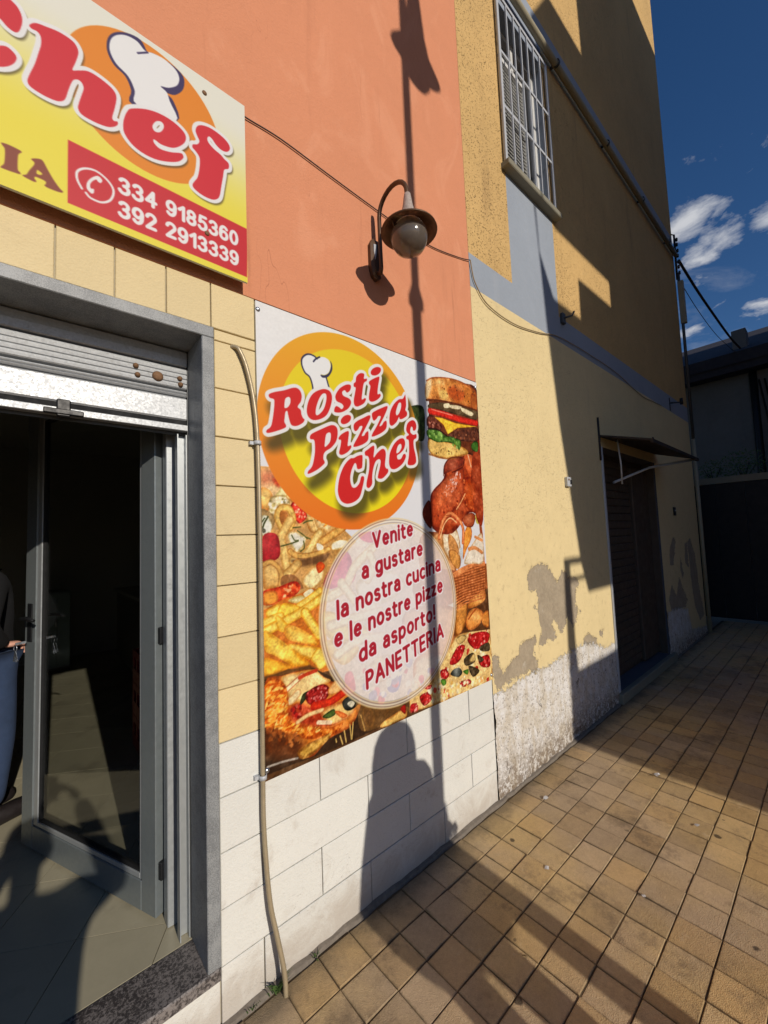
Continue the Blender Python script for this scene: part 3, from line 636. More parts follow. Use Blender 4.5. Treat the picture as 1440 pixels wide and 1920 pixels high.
    ('blob',[(.198,.721),(.236,.739),(.251,.721),(.22,.698)],{'col': (226,216,178),'rw': .012,'noise': 8,'ns': 1}),
    ('blob',[(.121,.701),(.183,.716),(.22,.695),(.175,.682)],{'col': (228,214,160),'rim': (200,170,100),'rw': .012,'noise': 8,'ns': 1}),
    ('stroke',[(.174,.669),(.227,.694),(.282,.724)],{'w': .017,'col': (242,206,104),'edge': (206,142,40),'noise': 6}),
    ('stroke',[(.039,.66),(.076,.673)],{'w': .02,'col': (242,206,104),'edge': (206,142,40),'noise': 6}),
    ('blob',[(.072,.664),(.104,.694),(.189,.663),(.181,.648),(.116,.633),(.085,.641)],{'col': (238,198,84),'rim': (206,146,40),'rw': .015,'noise': 8,'ns': 1}),
    ('stroke',[(.015,.625),(.051,.634),(.085,.641)],{'w': .018,'col': (242,206,104),'edge': (206,142,40),'noise': 6}),
    ('stroke',[(.021,.591),(.091,.612),(.181,.642),(.297,.692)],{'w': .021,'col': (242,206,104),'edge': (206,142,40),'noise': 6}),
    ('stroke',[(.203,.639),(.224,.603),(.253,.559),(.272,.529)],{'w': .022,'col': (242,206,104),'edge': (206,142,40),'noise': 6}),
    ('blob',[(.062,.641),(.082,.641),(.119,.598),(.108,.572),(.074,.584)],{'col': (238,198,90),'rim': (210,150,46),'rw': .012,'noise': 8,'ns': 1}),
    ('blob',[(.101,.586),(.126,.597),(.179,.572),(.26,.515),(.262,.482),(.191,.506),(.117,.539)],{'col': (240,190,80),'rim': (210,130,40),'rw': .022,'noise': 8,'ns': 1,'hi': (-.02,.02,(250,220,130))}),
    ('blob',[(.117,.517),(.191,.499),(.289,.464),(.272,.431),(.219,.43),(.161,.468)],{'col': (242,204,106),'rim': (212,146,48),'rw': .016,'noise': 8,'ns': 1}),
    ('blob',[(.011,.592),(.04,.578),(.106,.523),(.161,.471),(.222,.41),(.146,.418),(.115,.438),(.055,.484),(.013,.514)],{'col': (244,200,84),'rim': (216,146,44),'rw': .02,'noise': 8,'ns': 1,'hi': (-.03,.03,(250,218,120))}),
    ('blob',[(.011,.482),(.071,.457),(.139,.42),(.111,.414),(.011,.411)],{'col': (240,184,70),'rim': (214,140,46),'rw': .015,'noise': 8,'ns': 1}),
    ('blob',[(.227,.434),(.258,.47),(.289,.46),(.311,.396),(.271,.376),(.248,.404)],{'col': (244,214,112),'rim': (216,160,56),'rw': .012,'noise': 8,'ns': 1}),
    ('blob',[(.008,.409),(.11,.411),(.218,.407),(.263,.381),(.21,.374),(.103,.385),(.007,.394)],{'col': (106,72,40),'rw': .012,'noise': 10,'ns': 1,'smooth': False,'feather': .005}),
    ('blob',[(.0,.023),(.008,.397),(.11,.397),(.242,.387),(.373,.304),(.791,.096),(.785,.002),(.599,.015),(.396,.007),(.261,.011),(.134,.02)],{'col': (62,44,30),'rw': .012,'noise': 10,'ns': 1,'smooth': False}),
    ('blob',[(.012,.388),(.081,.395),(.221,.388),(.316,.319),(.43,.242),(.495,.18),(.474,.119),(.423,.073),(.307,.061),(.23,.018),(.169,.032),(.15,.069),(.084,.126),(.012,.187)],{'col': (214,134,62),'rim': (150,76,34),'rw': .03,'noise': 22,'ns': 1}),
    ('blob',[(.081,.387),(.129,.392),(.241,.383),(.283,.341),(.327,.311),(.239,.294),(.165,.261),(.117,.28),(.099,.336)],{'col': (232,200,140),'rim': (200,140,70),'rw': .02,'noise': 12,'ns': 1}),
    ('stroke',[(.108,.333),(.158,.359),(.179,.371)],{'w': .012,'col': (240,216,170),'edge': (170,90,60),'noise': 6}),
    ('stroke',[(.157,.303),(.131,.284),(.121,.282)],{'w': .018,'col': (238,214,164),'edge': (190,140,90),'noise': 6}),
    ('stroke',[(.168,.365),(.199,.371),(.252,.376)],{'w': .008,'col': (190,70,40),'noise': 6}),
    ('blob',[(.012,.384),(.067,.386),(.104,.343),(.112,.281),(.124,.209),(.163,.171),(.308,.111),(.388,.108),(.341,.068),(.232,.087),(.161,.116),(.017,.202)],{'col': (226,134,50),'rim': (176,86,30),'rw': .03,'noise': 34,'ns': 2}),
    ('scatter',[(.016,.374),(.062,.375),(.094,.337),(.107,.266),(.119,.202),(.203,.15),(.308,.106),(.253,.098),(.104,.165),(.013,.22)],{'n': 260,'r': .006,'cols': [(246,176,80),(238,150,58),(206,104,34),(190,90,30),(250,196,110)],'seed': 12,'sx': 2.2,'ang': .3}),
    ('blob',[(.012,.187),(.103,.148),(.18,.092),(.165,.068),(.149,.039),(.015,.097)],{'col': (104,60,32),'rw': .012,'noise': 18,'ns': 1,'feather': .02}),
    ('scatter',[(.022,.2),(.162,.129),(.16,.078),(.021,.16)],{'n': 50,'r': .008,'cols': [(150,84,40),(96,56,30),(180,110,56)],'seed': 14}),
    ('blob',[(.15,.06),(.185,.077),(.253,.08),(.319,.085),(.307,.061),(.251,.036),(.199,.021),(.164,.029)],{'col': (204,160,80),'rim': (150,100,46),'rw': .02,'noise': 22,'ns': 2}),
    ('blob',[(.116,.254),(.165,.261),(.215,.229),(.279,.206),(.366,.124),(.287,.122),(.153,.179),(.12,.215)],{'col': (176,70,40),'rw': .012,'noise': 24,'ns': 2,'feather': .008}),
    ('blob',[(.176,.284),(.192,.297),(.218,.295),(.191,.263),(.165,.248)],{'col': (58,62,34),'rim': (30,34,20),'rw': .012,'noise': 8,'ns': 1}),
    ('blob',[(.197,.287),(.239,.307),(.293,.306),(.32,.276),(.302,.24),(.252,.227),(.206,.245)],{'col': (158,40,36),'rim': (110,20,22),'rw': .016,'noise': 26,'ns': 2}),
    ('scatter',[(.202,.286),(.239,.302),(.293,.299),(.309,.275),(.291,.243),(.247,.237)],{'n': 46,'r': .004,'cols': [(206,96,90),(226,150,140),(130,24,26)],'seed': 15}),
    ('blob',[(.309,.27),(.349,.306),(.395,.28),(.388,.253),(.33,.246)],{'col': (230,180,120),'rim': (190,120,60),'rw': .01,'noise': 8,'ns': 1}),
    ('stroke',[(.236,.227),(.312,.219),(.382,.236),(.43,.256)],{'w': .018,'col': (206,60,34),'edge': (160,34,20),'noise': 6}),
    ('blob',[(.268,.196),(.346,.204),(.428,.2),(.463,.151),(.412,.119),(.309,.124)],{'col': (230,190,120),'rim': (190,110,60),'rw': .02,'noise': 16,'ns': 1}),
    ('scatter',[(.126,.251),(.17,.256),(.173,.194),(.129,.208)],{'n': 26,'r': .006,'cols': [(190,50,44),(214,110,90),(120,26,24)],'seed': 16}),
    ('stroke',[(.153,.183),(.204,.197),(.278,.197)],{'w': .01,'col': (232,196,140),'edge': (186,120,70),'noise': 6}),
    ('stroke',[(.255,.15),(.32,.13)],{'w': .009,'col': (236,206,170),'noise': 6}),
    ('blob',[(.277,.166),(.3,.177),(.339,.183),(.347,.158),(.31,.151)],{'col': (84,104,50),'rim': (46,64,30),'rw': .01,'noise': 8,'ns': 1}),
    ('blob',[(.344,.168),(.367,.166),(.413,.133),(.383,.128)],{'col': (222,130,70),'rim': (190,90,40),'rw': .012,'noise': 8,'ns': 1}),
    ('blob',[(.386,.197),(.41,.214),(.447,.211),(.48,.185),(.476,.162),(.438,.149),(.402,.16)],{'col': (34,36,32),'rim': (16,16,16),'rw': .01,'noise': 8,'ns': 1,'hi': (-.012,.015,(90,90,84))}),
    ('blob',[(.415,.184),(.44,.191),(.458,.174),(.439,.161)],{'col': (216,206,180),'rw': .012,'noise': 8,'ns': 1}),
    ('stroke',[(.369,.054),(.382,.013)],{'w': .003,'col': (214,180,110),'noise': 6}),
    ('stroke',[(.393,.069),(.402,.015)],{'w': .003,'col': (214,180,110),'noise': 6}),
    ('stroke',[(.426,.086),(.432,.018)],{'w': .003,'col': (214,180,110),'noise': 6}),
    ('stroke',[(.445,.09),(.435,.017)],{'w': .003,'col': (214,180,110),'noise': 6}),
    ('stroke',[(.345,.048),(.348,.034)],{'w': .003,'col': (214,180,110),'noise': 6}),
    ('stroke',[(.492,.108),(.514,.029)],{'w': .003,'col': (214,180,110),'noise': 6}),
    ('blob',[(.506,.129),(.538,.134),(.576,.088),(.567,.041),(.534,.037),(.51,.079)],{'col': (64,42,28),'rim': (110,76,40),'rw': .015,'noise': 8,'ns': 1}),
    ('blob',[(.489,.173),(.789,.065),(.786,.023),(.641,.037),(.599,.015),(.495,.035),(.474,.119)],{'col': (150,108,60),'rw': .012,'noise': 14,'ns': 1,'alpha': .55}),
    ('blob',[(.627,.032),(.758,.053),(.788,.054),(.785,.002),(.626,.007)],{'col': (222,180,104),'rim': (180,120,60),'rw': .012,'noise': 14,'ns': 1}),
    ('blob',[(.751,.06),(.789,.07),(.786,.023)],{'col': (176,40,30),'rim': (130,20,20),'rw': .012,'noise': 8,'ns': 1}),
    ('stroke',[(.014,.053),(.082,.048),(.149,.037)],{'w': .004,'col': (196,188,176),'noise': 6,'alpha': .8}),
    ('blob',[(1.218,.569),(1.202,.686),(1.157,.796),(1.084,.89),(.99,.963),(.88,1.008),(.763,1.023),(.645,1.008),(.535,.963),(.441,.89),(.369,.796),(.323,.686),(.308,.569),(.323,.451),(.369,.341),(.441,.247),(.535,.174),(.645,.129),(.763,.114),(.88,.129),(.99,.174),(1.084,.247),(1.157,.341),(1.202,.451)],{'col': (214,190,160),'rw': .012,'noise': 16,'ns': 0}),
    ('blob',[(.335,.812),(.431,.898),(.47,.827),(.383,.733),(.304,.741)],{'col': (196,70,90),'rim': (150,50,70),'rw': .03,'noise': 16,'ns': 1}),
    ('blob',[(.521,.982),(.663,.989),(.612,.935),(.542,.946)],{'col': (190,60,80),'rw': .03,'noise': 16,'ns': 1}),
    ('blob',[(.427,.804),(.491,.791),(.467,.741),(.414,.755)],{'col': (190,70,90),'rw': .03,'noise': 16,'ns': 1}),
    ('blob',[(.986,.973),(1.238,.924),(1.25,.64),(1.054,.64),(.945,.792)],{'col': (196,140,90),'rim': (150,90,60),'rw': .03,'noise': 16,'ns': 1}),
    ('blob',[(.913,.735),(1.258,.737),(1.26,.552),(.931,.575)],{'col': (150,90,60),'rw': .03,'noise': 16,'ns': 1}),
    ('blob',[(.818,.553),(1.24,.512),(1.169,.251),(.859,.336)],{'col': (206,140,90),'rim': (150,90,60),'rw': .03,'noise': 16,'ns': 1}),
    ('blob',[(.407,.316),(.449,.322),(.466,.234),(.414,.24)],{'col': (206,90,90),'rw': .03,'noise': 16,'ns': 1}),
    ('blob',[(.7,.297),(.774,.262),(.743,.16),(.669,.18)],{'col': (120,110,140),'rw': .03,'noise': 16,'ns': 1}),
    ('blob',[(.884,.293),(1.121,.261),(1.019,.144),(.875,.143)],{'col': (226,196,150),'rim': (190,120,80),'rw': .03,'noise': 16,'ns': 1}),
    ('blob',[(.559,.33),(.678,.356),(.75,.285),(.623,.227)],{'col': (226,200,150),'rim': (190,150,110),'rw': .03,'noise': 16,'ns': 1}),
    ('blob',[(.511,.754),(.727,.78),(.826,.685),(.643,.614),(.507,.667)],{'col': (236,226,190),'rim': (190,160,110),'rw': .03,'noise': 16,'ns': 1}),
    ('blob',[(.3,.629),(.502,.547),(.566,.467),(.334,.494)],{'col': (240,206,120),'rim': (206,160,80),'rw': .03,'noise': 16,'ns': 1}),
    ('blob',[(.314,.498),(.496,.429),(.409,.364),(.322,.432)],{'col': (236,200,120),'rim': (206,150,70),'rw': .03,'noise': 16,'ns': 1}),
    ('stroke',[(.331,.689),(.424,.728),(.492,.825),(.61,.907)],{'w': .024,'col': (240,222,170),'edge': (190,150,100),'noise': 6}),
    ('stroke',[(.404,.747),(.506,.633),(.595,.603)],{'w': .024,'col': (240,222,170),'edge': (190,150,100),'noise': 6}),
    ('stroke',[(.585,.873),(.606,.817),(.567,.749)],{'w': .024,'col': (240,222,170),'edge': (190,150,100),'noise': 6}),
    ('stroke',[(.336,.558),(.46,.571),(.641,.579)],{'w': .024,'col': (240,222,170),'edge': (190,150,100),'noise': 6}),
    ('stroke',[(.37,.422),(.498,.463),(.683,.445)],{'w': .024,'col': (240,222,170),'edge': (190,150,100),'noise': 6}),
    ('scatter',[(.471,.333),(1.088,.248),(.927,.091),(.619,.141),(.466,.234)],{'n': 40,'r': .018,'cols': [(236,220,180),(206,90,90),(150,140,160),(240,230,200)],'seed': 51}),
    ('blob',[(1.49,1.496),(1.536,.961),(1.587,-.022),(1.567,.961)],{'col': (150,80,44),'rw': .012,'noise': 10,'ns': 1,'smooth': False}),
    ('blob',[(1.538,1.537),(1.607,1.545),(1.575,1.088),(1.507,1.087)],{'col': (164,74,40),'rim': (150,60,30),'rw': .01,'noise': 18,'ns': 1}),
    ('blob',[(1.489,.764),(1.601,.757),(1.596,.579),(1.522,.588)],{'col': (156,90,50),'rw': .012,'noise': 12,'ns': 1,'smooth': False}),
    ('blob',[(.818,.022),(.824,.124),(.992,.127),(1.073,.206),(1.226,.342),(1.405,.363),(1.599,.345),(1.589,-.014),(1.305,-.007),(1.002,.002)],{'col': (224,190,130),'rim': (180,130,70),'rw': .02,'noise': 18,'ns': 1,'smooth': False}),
    ('scatter',[(.827,.031),(.991,.121),(1.112,.197),(1.246,.331),(1.571,.328),(1.565,.006),(1.05,.013)],{'n': 90,'r': .012,'cols': [(236,220,180),(232,206,150),(206,150,90),(186,60,44),(240,228,196)],'seed': 20}),
    ('blob',[(1.342,.299),(1.402,.329),(1.521,.322),(1.581,.29),(1.537,.233),(1.416,.23)],{'col': (176,40,40),'rim': (130,22,26),'rw': .012,'noise': 22,'ns': 2}),
    ('scatter',[(1.342,.299),(1.402,.329),(1.521,.322),(1.581,.29),(1.537,.233),(1.416,.23)],{'n': 10,'r': .006,'cols': [(220,110,100),(232,170,150),(140,24,30)],'seed': 132}),
    ('blob',[(1.163,.204),(1.242,.279),(1.317,.27),(1.268,.201),(1.202,.182)],{'col': (176,40,40),'rim': (130,22,26),'rw': .012,'noise': 22,'ns': 2}),
    ('scatter',[(1.163,.204),(1.242,.279),(1.317,.27),(1.268,.201),(1.202,.182)],{'n': 10,'r': .006,'cols': [(220,110,100),(232,170,150),(140,24,30)],'seed': 134}),
    ('blob',[(1.446,.161),(1.556,.165),(1.567,.091),(1.476,.106)],{'col': (176,40,40),'rim': (130,22,26),'rw': .012,'noise': 22,'ns': 2}),
    ('scatter',[(1.446,.161),(1.556,.165),(1.567,.091),(1.476,.106)],{'n': 10,'r': .006,'cols': [(220,110,100),(232,170,150),(140,24,30)],'seed': 136}),
    ('blob',[(1.076,.174),(1.13,.174),(1.152,.13),(1.096,.119)],{'col': (176,40,40),'rim': (130,22,26),'rw': .012,'noise': 22,'ns': 2}),
    ('scatter',[(1.076,.174),(1.13,.174),(1.152,.13),(1.096,.119)],{'n': 10,'r': .006,'cols': [(220,110,100),(232,170,150),(140,24,30)],'seed': 138}),
    ('blob',[(1.246,.068),(1.333,.065),(1.365,.037),(1.286,.031)],{'col': (176,40,40),'rim': (130,22,26),'rw': .012,'noise': 22,'ns': 2}),
    ('scatter',[(1.246,.068),(1.333,.065),(1.365,.037),(1.286,.031)],{'n': 10,'r': .006,'cols': [(220,110,100),(232,170,150),(140,24,30)],'seed': 140}),
    ('blob',[(.898,.08),(.961,.086),(.995,.041),(.93,.023)],{'col': (176,40,40),'rim': (130,22,26),'rw': .012,'noise': 22,'ns': 2}),
    ('scatter',[(.898,.08),(.961,.086),(.995,.041),(.93,.023)],{'n': 10,'r': .006,'cols': [(220,110,100),(232,170,150),(140,24,30)],'seed': 142}),
    ('blob',[(.829,.059),(.871,.053),(.877,.016),(.826,.019)],{'col': (176,40,40),'rim': (130,22,26),'rw': .012,'noise': 22,'ns': 2}),
    ('scatter',[(.829,.059),(.871,.053),(.877,.016),(.826,.019)],{'n': 10,'r': .006,'cols': [(220,110,100),(232,170,150),(140,24,30)],'seed': 144}),
    ('blob',[(.928,.12),(1.0,.119),(.981,.099)],{'col': (176,40,40),'rim': (130,22,26),'rw': .012,'noise': 22,'ns': 2}),
    ('scatter',[(.928,.12),(1.0,.119),(.981,.099)],{'n': 10,'r': .006,'cols': [(220,110,100),(232,170,150),(140,24,30)],'seed': 146}),
    ('blob',[(1.464,.234),(1.563,.243),(1.571,.191),(1.485,.202)],{'col': (84,70,50),'rim': (50,44,30),'rw': .01,'noise': 20,'ns': 2}),
    ('blob',[(1.3,.194),(1.392,.214),(1.41,.155),(1.318,.149)],{'col': (84,70,50),'rim': (50,44,30),'rw': .01,'noise': 20,'ns': 2}),
    ('blob',[(1.34,.144),(1.451,.091),(1.379,.067)],{'col': (84,70,50),'rim': (50,44,30),'rw': .01,'noise': 20,'ns': 2}),
    ('blob',[(1.436,.191),(1.504,.148),(1.455,.138)],{'col': (84,70,50),'rim': (50,44,30),'rw': .01,'noise': 20,'ns': 2}),
    ('blob',[(1.235,.327),(1.301,.341),(1.332,.315),(1.264,.288)],{'col': (206,176,116),'rim': (120,96,60),'rw': .008,'noise': 8,'ns': 1}),
    ('blob',[(1.355,.181),(1.403,.205),(1.41,.162),(1.364,.159)],{'col': (206,176,116),'rim': (120,96,60),'rw': .008,'noise': 8,'ns': 1}),
    ('blob',[(1.167,.133),(1.2,.157),(1.253,.151),(1.277,.119),(1.238,.102)],{'col': (40,44,40),'rim': (20,22,20),'rw': .008,'noise': 8,'ns': 1,'hi': (0,.008,(220,220,210))}),
    ('blob',[(1.283,.124),(1.338,.124),(1.325,.094)],{'col': (96,140,56),'rim': (60,96,36),'rw': .012,'noise': 8,'ns': 1}),
    ('blob',[(1.077,.124),(1.116,.12),(1.124,.093),(1.094,.088)],{'col': (96,140,56),'rim': (60,96,36),'rw': .012,'noise': 8,'ns': 1}),
    ('scatter',[(1.085,.097),(1.291,.089),(1.546,.068),(1.541,.013),(1.222,.028),(1.079,.017)],{'n': 40,'r': .008,'cols': [(240,214,150),(246,230,190),(222,176,100)],'seed': 24}),
    ('blob',[(1.216,.35),(1.253,.551),(1.597,.594),(1.597,.323),(1.335,.348)],{'col': (96,64,40),'rw': .012,'noise': 14,'ns': 1,'smooth': False}),
    ('blob',[(1.262,.529),(1.318,.535),(1.36,.509),(1.315,.379),(1.227,.355)],{'col': (206,140,72),'rim': (150,92,44),'rw': .015,'noise': 14,'ns': 1}),
    ('blob',[(1.365,.494),(1.399,.553),(1.497,.591),(1.552,.584),(1.553,.526),(1.464,.495)],{'col': (214,140,68),'rim': (156,88,40),'rw': .02,'noise': 8,'ns': 1,'hi': (0,.02,(238,190,120))}),
    ('blob',[(1.335,.416),(1.38,.472),(1.451,.482),(1.52,.444),(1.49,.384),(1.416,.355),(1.348,.367)],{'col': (216,136,66),'rim': (158,86,40),'rw': .02,'noise': 8,'ns': 1,'hi': (.01,.01,(238,184,116))}),
    ('stroke',[(1.365,.426),(1.414,.46),(1.451,.479)],{'w': .006,'col': (170,90,44),'noise': 6}),
    ('blob',[(1.505,.41),(1.532,.442),(1.583,.442),(1.573,.342),(1.513,.366)],{'col': (212,140,70),'rim': (160,92,44),'rw': .012,'noise': 8,'ns': 1}),
    ('blob',[(1.246,.727),(1.346,.74),(1.441,.768),(1.563,.759),(1.553,.592),(1.398,.546),(1.264,.549)],{'col': (150,84,44),'rw': .012,'noise': 14,'ns': 1,'smooth': False}),
    ('stroke',[(1.251,.72),(1.345,.722),(1.438,.732),(1.568,.746)],{'w': .005,'col': (206,128,78),'edge': (150,80,44),'noise': 10}),
    ('stroke',[(1.249,.701),(1.343,.705),(1.437,.715),(1.566,.728)],{'w': .005,'col': (206,128,78),'edge': (150,80,44),'noise': 10}),
    ('stroke',[(1.248,.682),(1.342,.688),(1.435,.698),(1.564,.711)],{'w': .005,'col': (206,128,78),'edge': (150,80,44),'noise': 10}),
    ('stroke',[(1.246,.663),(1.34,.672),(1.433,.681),(1.563,.693)],{'w': .005,'col': (206,128,78),'edge': (150,80,44),'noise': 10}),
    ('stroke',[(1.245,.645),(1.339,.655),(1.432,.664),(1.561,.676)],{'w': .005,'col': (206,128,78),'edge': (150,80,44),'noise': 10}),
    ('stroke',[(1.243,.626),(1.338,.639),(1.43,.648),(1.559,.658)],{'w': .005,'col': (206,128,78),'edge': (150,80,44),'noise': 10}),
    ('stroke',[(1.242,.607),(1.336,.623),(1.429,.631),(1.558,.641)],{'w': .005,'col': (206,128,78),'edge': (150,80,44),'noise': 10}),
    ('stroke',[(1.24,.589),(1.335,.606),(1.427,.614),(1.556,.623)],{'w': .005,'col': (206,128,78),'edge': (150,80,44),'noise': 10}),
    ('stroke',[(1.239,.57),(1.333,.59),(1.426,.597),(1.554,.606)],{'w': .005,'col': (206,128,78),'edge': (150,80,44),'noise': 10}),
    ('stroke',[(1.237,.551),(1.332,.573),(1.424,.58),(1.553,.589)],{'w': .005,'col': (206,128,78),'edge': (150,80,44),'noise': 10}),
    ('stroke',[(1.236,.533),(1.331,.557),(1.423,.564),(1.551,.571)],{'w': .005,'col': (206,128,78),'edge': (150,80,44),'noise': 10}),
    ('stroke',[(1.234,.514),(1.329,.541),(1.421,.547),(1.549,.554)],{'w': .005,'col': (206,128,78),'edge': (150,80,44),'noise': 10}),
    ('stroke',[(1.233,.496),(1.328,.524),(1.42,.53),(1.548,.537)],{'w': .005,'col': (206,128,78),'edge': (150,80,44),'noise': 10}),
    ('stroke',[(1.282,.697),(1.278,.554)],{'w': .003,'col': (140,74,40),'noise': 6,'alpha': .8}),
    ('stroke',[(1.313,.701),(1.31,.56)],{'w': .003,'col': (140,74,40),'noise': 6,'alpha': .8}),
    ('stroke',[(1.344,.705),(1.341,.565)],{'w': .003,'col': (140,74,40),'noise': 6,'alpha': .8}),
    ('stroke',[(1.377,.709),(1.374,.571)],{'w': .003,'col': (140,74,40),'noise': 6,'alpha': .8}),
    ('stroke',[(1.409,.713),(1.407,.577)],{'w': .003,'col': (140,74,40),'noise': 6,'alpha': .8}),
    ('stroke',[(1.443,.718),(1.44,.583)],{'w': .003,'col': (140,74,40),'noise': 6,'alpha': .8}),
    ('stroke',[(1.476,.722),(1.474,.589)],{'w': .003,'col': (140,74,40),'noise': 6,'alpha': .8}),
    ('stroke',[(1.511,.727),(1.509,.595)],{'w': .003,'col': (140,74,40),'noise': 6,'alpha': .8}),
    ('stroke',[(1.546,.731),(1.544,.601)],{'w': .003,'col': (140,74,40),'noise': 6,'alpha': .8}),
    ('stroke',[(1.239,.701),(1.333,.72),(1.44,.753),(1.568,.748)],{'w': .006,'col': (224,146,92),'edge': (164,92,52),'noise': 6}),
    ('stroke',[(1.239,.707),(1.334,.729),(1.44,.758),(1.568,.754)],{'w': .006,'col': (224,146,92),'edge': (164,92,52),'noise': 6}),
    ('stroke',[(1.24,.714),(1.335,.739),(1.441,.762),(1.569,.76)],{'w': .006,'col': (224,146,92),'edge': (164,92,52),'noise': 6}),
    ('stroke',[(1.24,.721),(1.336,.749),(1.441,.766),(1.569,.765)],{'w': .006,'col': (224,146,92),'edge': (164,92,52),'noise': 6}),
    ('blob',[(1.16,.968),(1.204,1.001),(1.269,1.014),(1.308,.958),(1.323,.86),(1.302,.75),(1.2,.811),(1.153,.881)],{'col': (220,200,170),'rim': (170,120,70),'rw': .02,'noise': 12,'ns': 1}),
    ('blob',[(1.211,.96),(1.263,.938),(1.302,.874),(1.286,.82),(1.214,.865)],{'col': (196,140,84),'rim': (150,96,50),'rw': .012,'noise': 8,'ns': 1}),
    ('blob',[(1.203,.859),(1.268,.862),(1.318,.804),(1.291,.744),(1.229,.782)],{'col': (206,146,80),'rim': (150,96,50),'rw': .015,'noise': 8,'ns': 1}),
    ('blob',[(1.34,.803),(1.365,.956),(1.416,1.02),(1.448,.983),(1.437,.926),(1.379,.857)],{'col': (224,150,70),'rim': (180,104,44),'rw': .014,'noise': 8,'ns': 1}),
    ('blob',[(1.349,.774),(1.401,.849),(1.466,.91),(1.556,.959),(1.558,.774),(1.441,.768)],{'col': (232,218,196),'rim': (196,166,130),'rw': .02,'noise': 8,'ns': 1}),
    ('stroke',[(1.408,.863),(1.474,.867),(1.545,.834)],{'w': .012,'col': (206,140,90),'noise': 6}),
    ('stroke',[(1.48,.939),(1.552,.915)],{'w': .01,'col': (206,140,90),'noise': 6}),
    ('blob',[(1.312,.867),(1.345,.865),(1.327,.776)],{'col': (200,206,210),'rw': .012,'noise': 8,'ns': 1}),
    ('blob',[(1.06,1.165),(1.091,1.228),(1.192,1.307),(1.206,1.389),(1.268,1.444),(1.374,1.46),(1.413,1.505),(1.399,1.543),(1.455,1.562),(1.488,1.513),(1.564,1.498),(1.552,1.111),(1.433,1.098),(1.248,.967),(1.068,1.001)],{'col': (164,72,38),'rim': (110,40,22),'rw': .03,'noise': 20,'ns': 1}),
    ('blob',[(1.194,1.334),(1.216,1.406),(1.285,1.446),(1.409,1.453),(1.387,1.405),(1.261,1.356)],{'col': (134,54,36),'rim': (96,36,26),'rw': .02,'noise': 8,'ns': 1,'hi': (.0,.015,(190,110,80))}),
    ('blob',[(1.064,1.165),(1.14,1.251),(1.278,1.346),(1.386,1.394),(1.397,1.31),(1.349,1.163),(1.257,1.085),(1.153,1.0),(1.068,1.012)],{'col': (170,70,36),'rim': (120,44,24),'rw': .03,'noise': 8,'ns': 1,'hi': (.0,.05,(214,130,90))}),
    ('scatter',[(1.151,1.188),(1.257,1.301),(1.349,1.374),(1.363,1.336),(1.276,1.22),(1.182,1.174)],{'n': 60,'r': .005,'cols': [(238,206,196),(226,170,150),(214,130,100)],'seed': 30,'sx': 1.8,'ang': .9}),
    ('blob',[(1.414,1.516),(1.408,1.544),(1.454,1.556),(1.487,1.502),(1.502,1.457),(1.535,1.401),(1.547,1.32),(1.471,1.315),(1.405,1.407)],{'col': (190,84,44),'rim': (140,52,28),'rw': .016,'noise': 8,'ns': 1,'hi': (0,.02,(224,140,90))}),
    ('blob',[(1.397,1.31),(1.473,1.338),(1.567,1.322),(1.553,1.123),(1.452,1.109),(1.385,1.164)],{'col': (178,78,36),'rim': (140,52,26),'rw': .02,'noise': 22,'ns': 1}),
    ('stroke',[(1.302,1.118),(1.349,1.163),(1.398,1.22)],{'w': .004,'col': (236,170,120),'noise': 6}),
    ('stroke',[(1.448,1.486),(1.478,1.402)],{'w': .004,'col': (240,190,150),'noise': 6}),
    ('scatter',[(1.088,1.186),(1.397,1.31),(1.542,1.262),(1.531,1.145),(1.253,1.031),(1.094,1.052)],{'n': 70,'r': .006,'cols': [(196,96,50),(130,50,28),(214,120,70)],'seed': 31}),
    ('blob',[(.994,1.112),(1.056,1.164),(1.06,1.002),(.997,1.052)],{'col': (120,50,34),'rim': (80,34,24),'rw': .012,'noise': 8,'ns': 1}),
    ('blob',[(1.377,1.075),(1.452,1.098),(1.496,1.076),(1.462,1.008),(1.389,1.008),(1.356,1.042)],{'col': (150,66,36),'rim': (100,40,24),'rw': .012,'noise': 8,'ns': 1,'hi': (0,.01,(206,130,90))}),
    ('blob',[(1.498,1.093),(1.551,1.099),(1.55,1.03),(1.502,1.03)],{'col': (196,180,90),'rw': .012,'noise': 8,'ns': 1}),
    ('stroke',[(1.123,.942),(1.165,1.042),(1.232,1.09),(1.306,1.063),(1.357,.999),(1.349,.907)],{'w': .013,'col': (226,140,90),'edge': (160,80,44),'noise': 6}),
    ('stroke',[(1.131,.962),(1.161,.988)],{'w': .003,'col': (150,74,40),'noise': 6}),
    ('stroke',[(1.14,.976),(1.171,1.0)],{'w': .003,'col': (150,74,40),'noise': 6}),
    ('stroke',[(1.148,.99),(1.181,1.011)],{'w': .003,'col': (150,74,40),'noise': 6}),
    ('stroke',[(1.157,1.004),(1.191,1.023)],{'w': .003,'col': (150,74,40),'noise': 6}),
    ('stroke',[(1.166,1.018),(1.201,1.035)],{'w': .003,'col': (150,74,40),'noise': 6}),
    ('stroke',[(1.175,1.032),(1.211,1.047)],{'w': .003,'col': (150,74,40),'noise': 6}),
    ('stroke',[(1.183,1.047),(1.222,1.059)],{'w': .003,'col': (150,74,40),'noise': 6}),
    ('stroke',[(1.192,1.061),(1.232,1.071)],{'w': .003,'col': (150,74,40),'noise': 6}),
    ('stroke',[(1.201,1.076),(1.242,1.083)],{'w': .003,'col': (150,74,40),'noise': 6}),
    ('stroke',[(1.133,.942),(1.174,1.021),(1.235,1.062),(1.293,1.035)],{'w': .004,'col': (244,180,130),'noise': 6}),
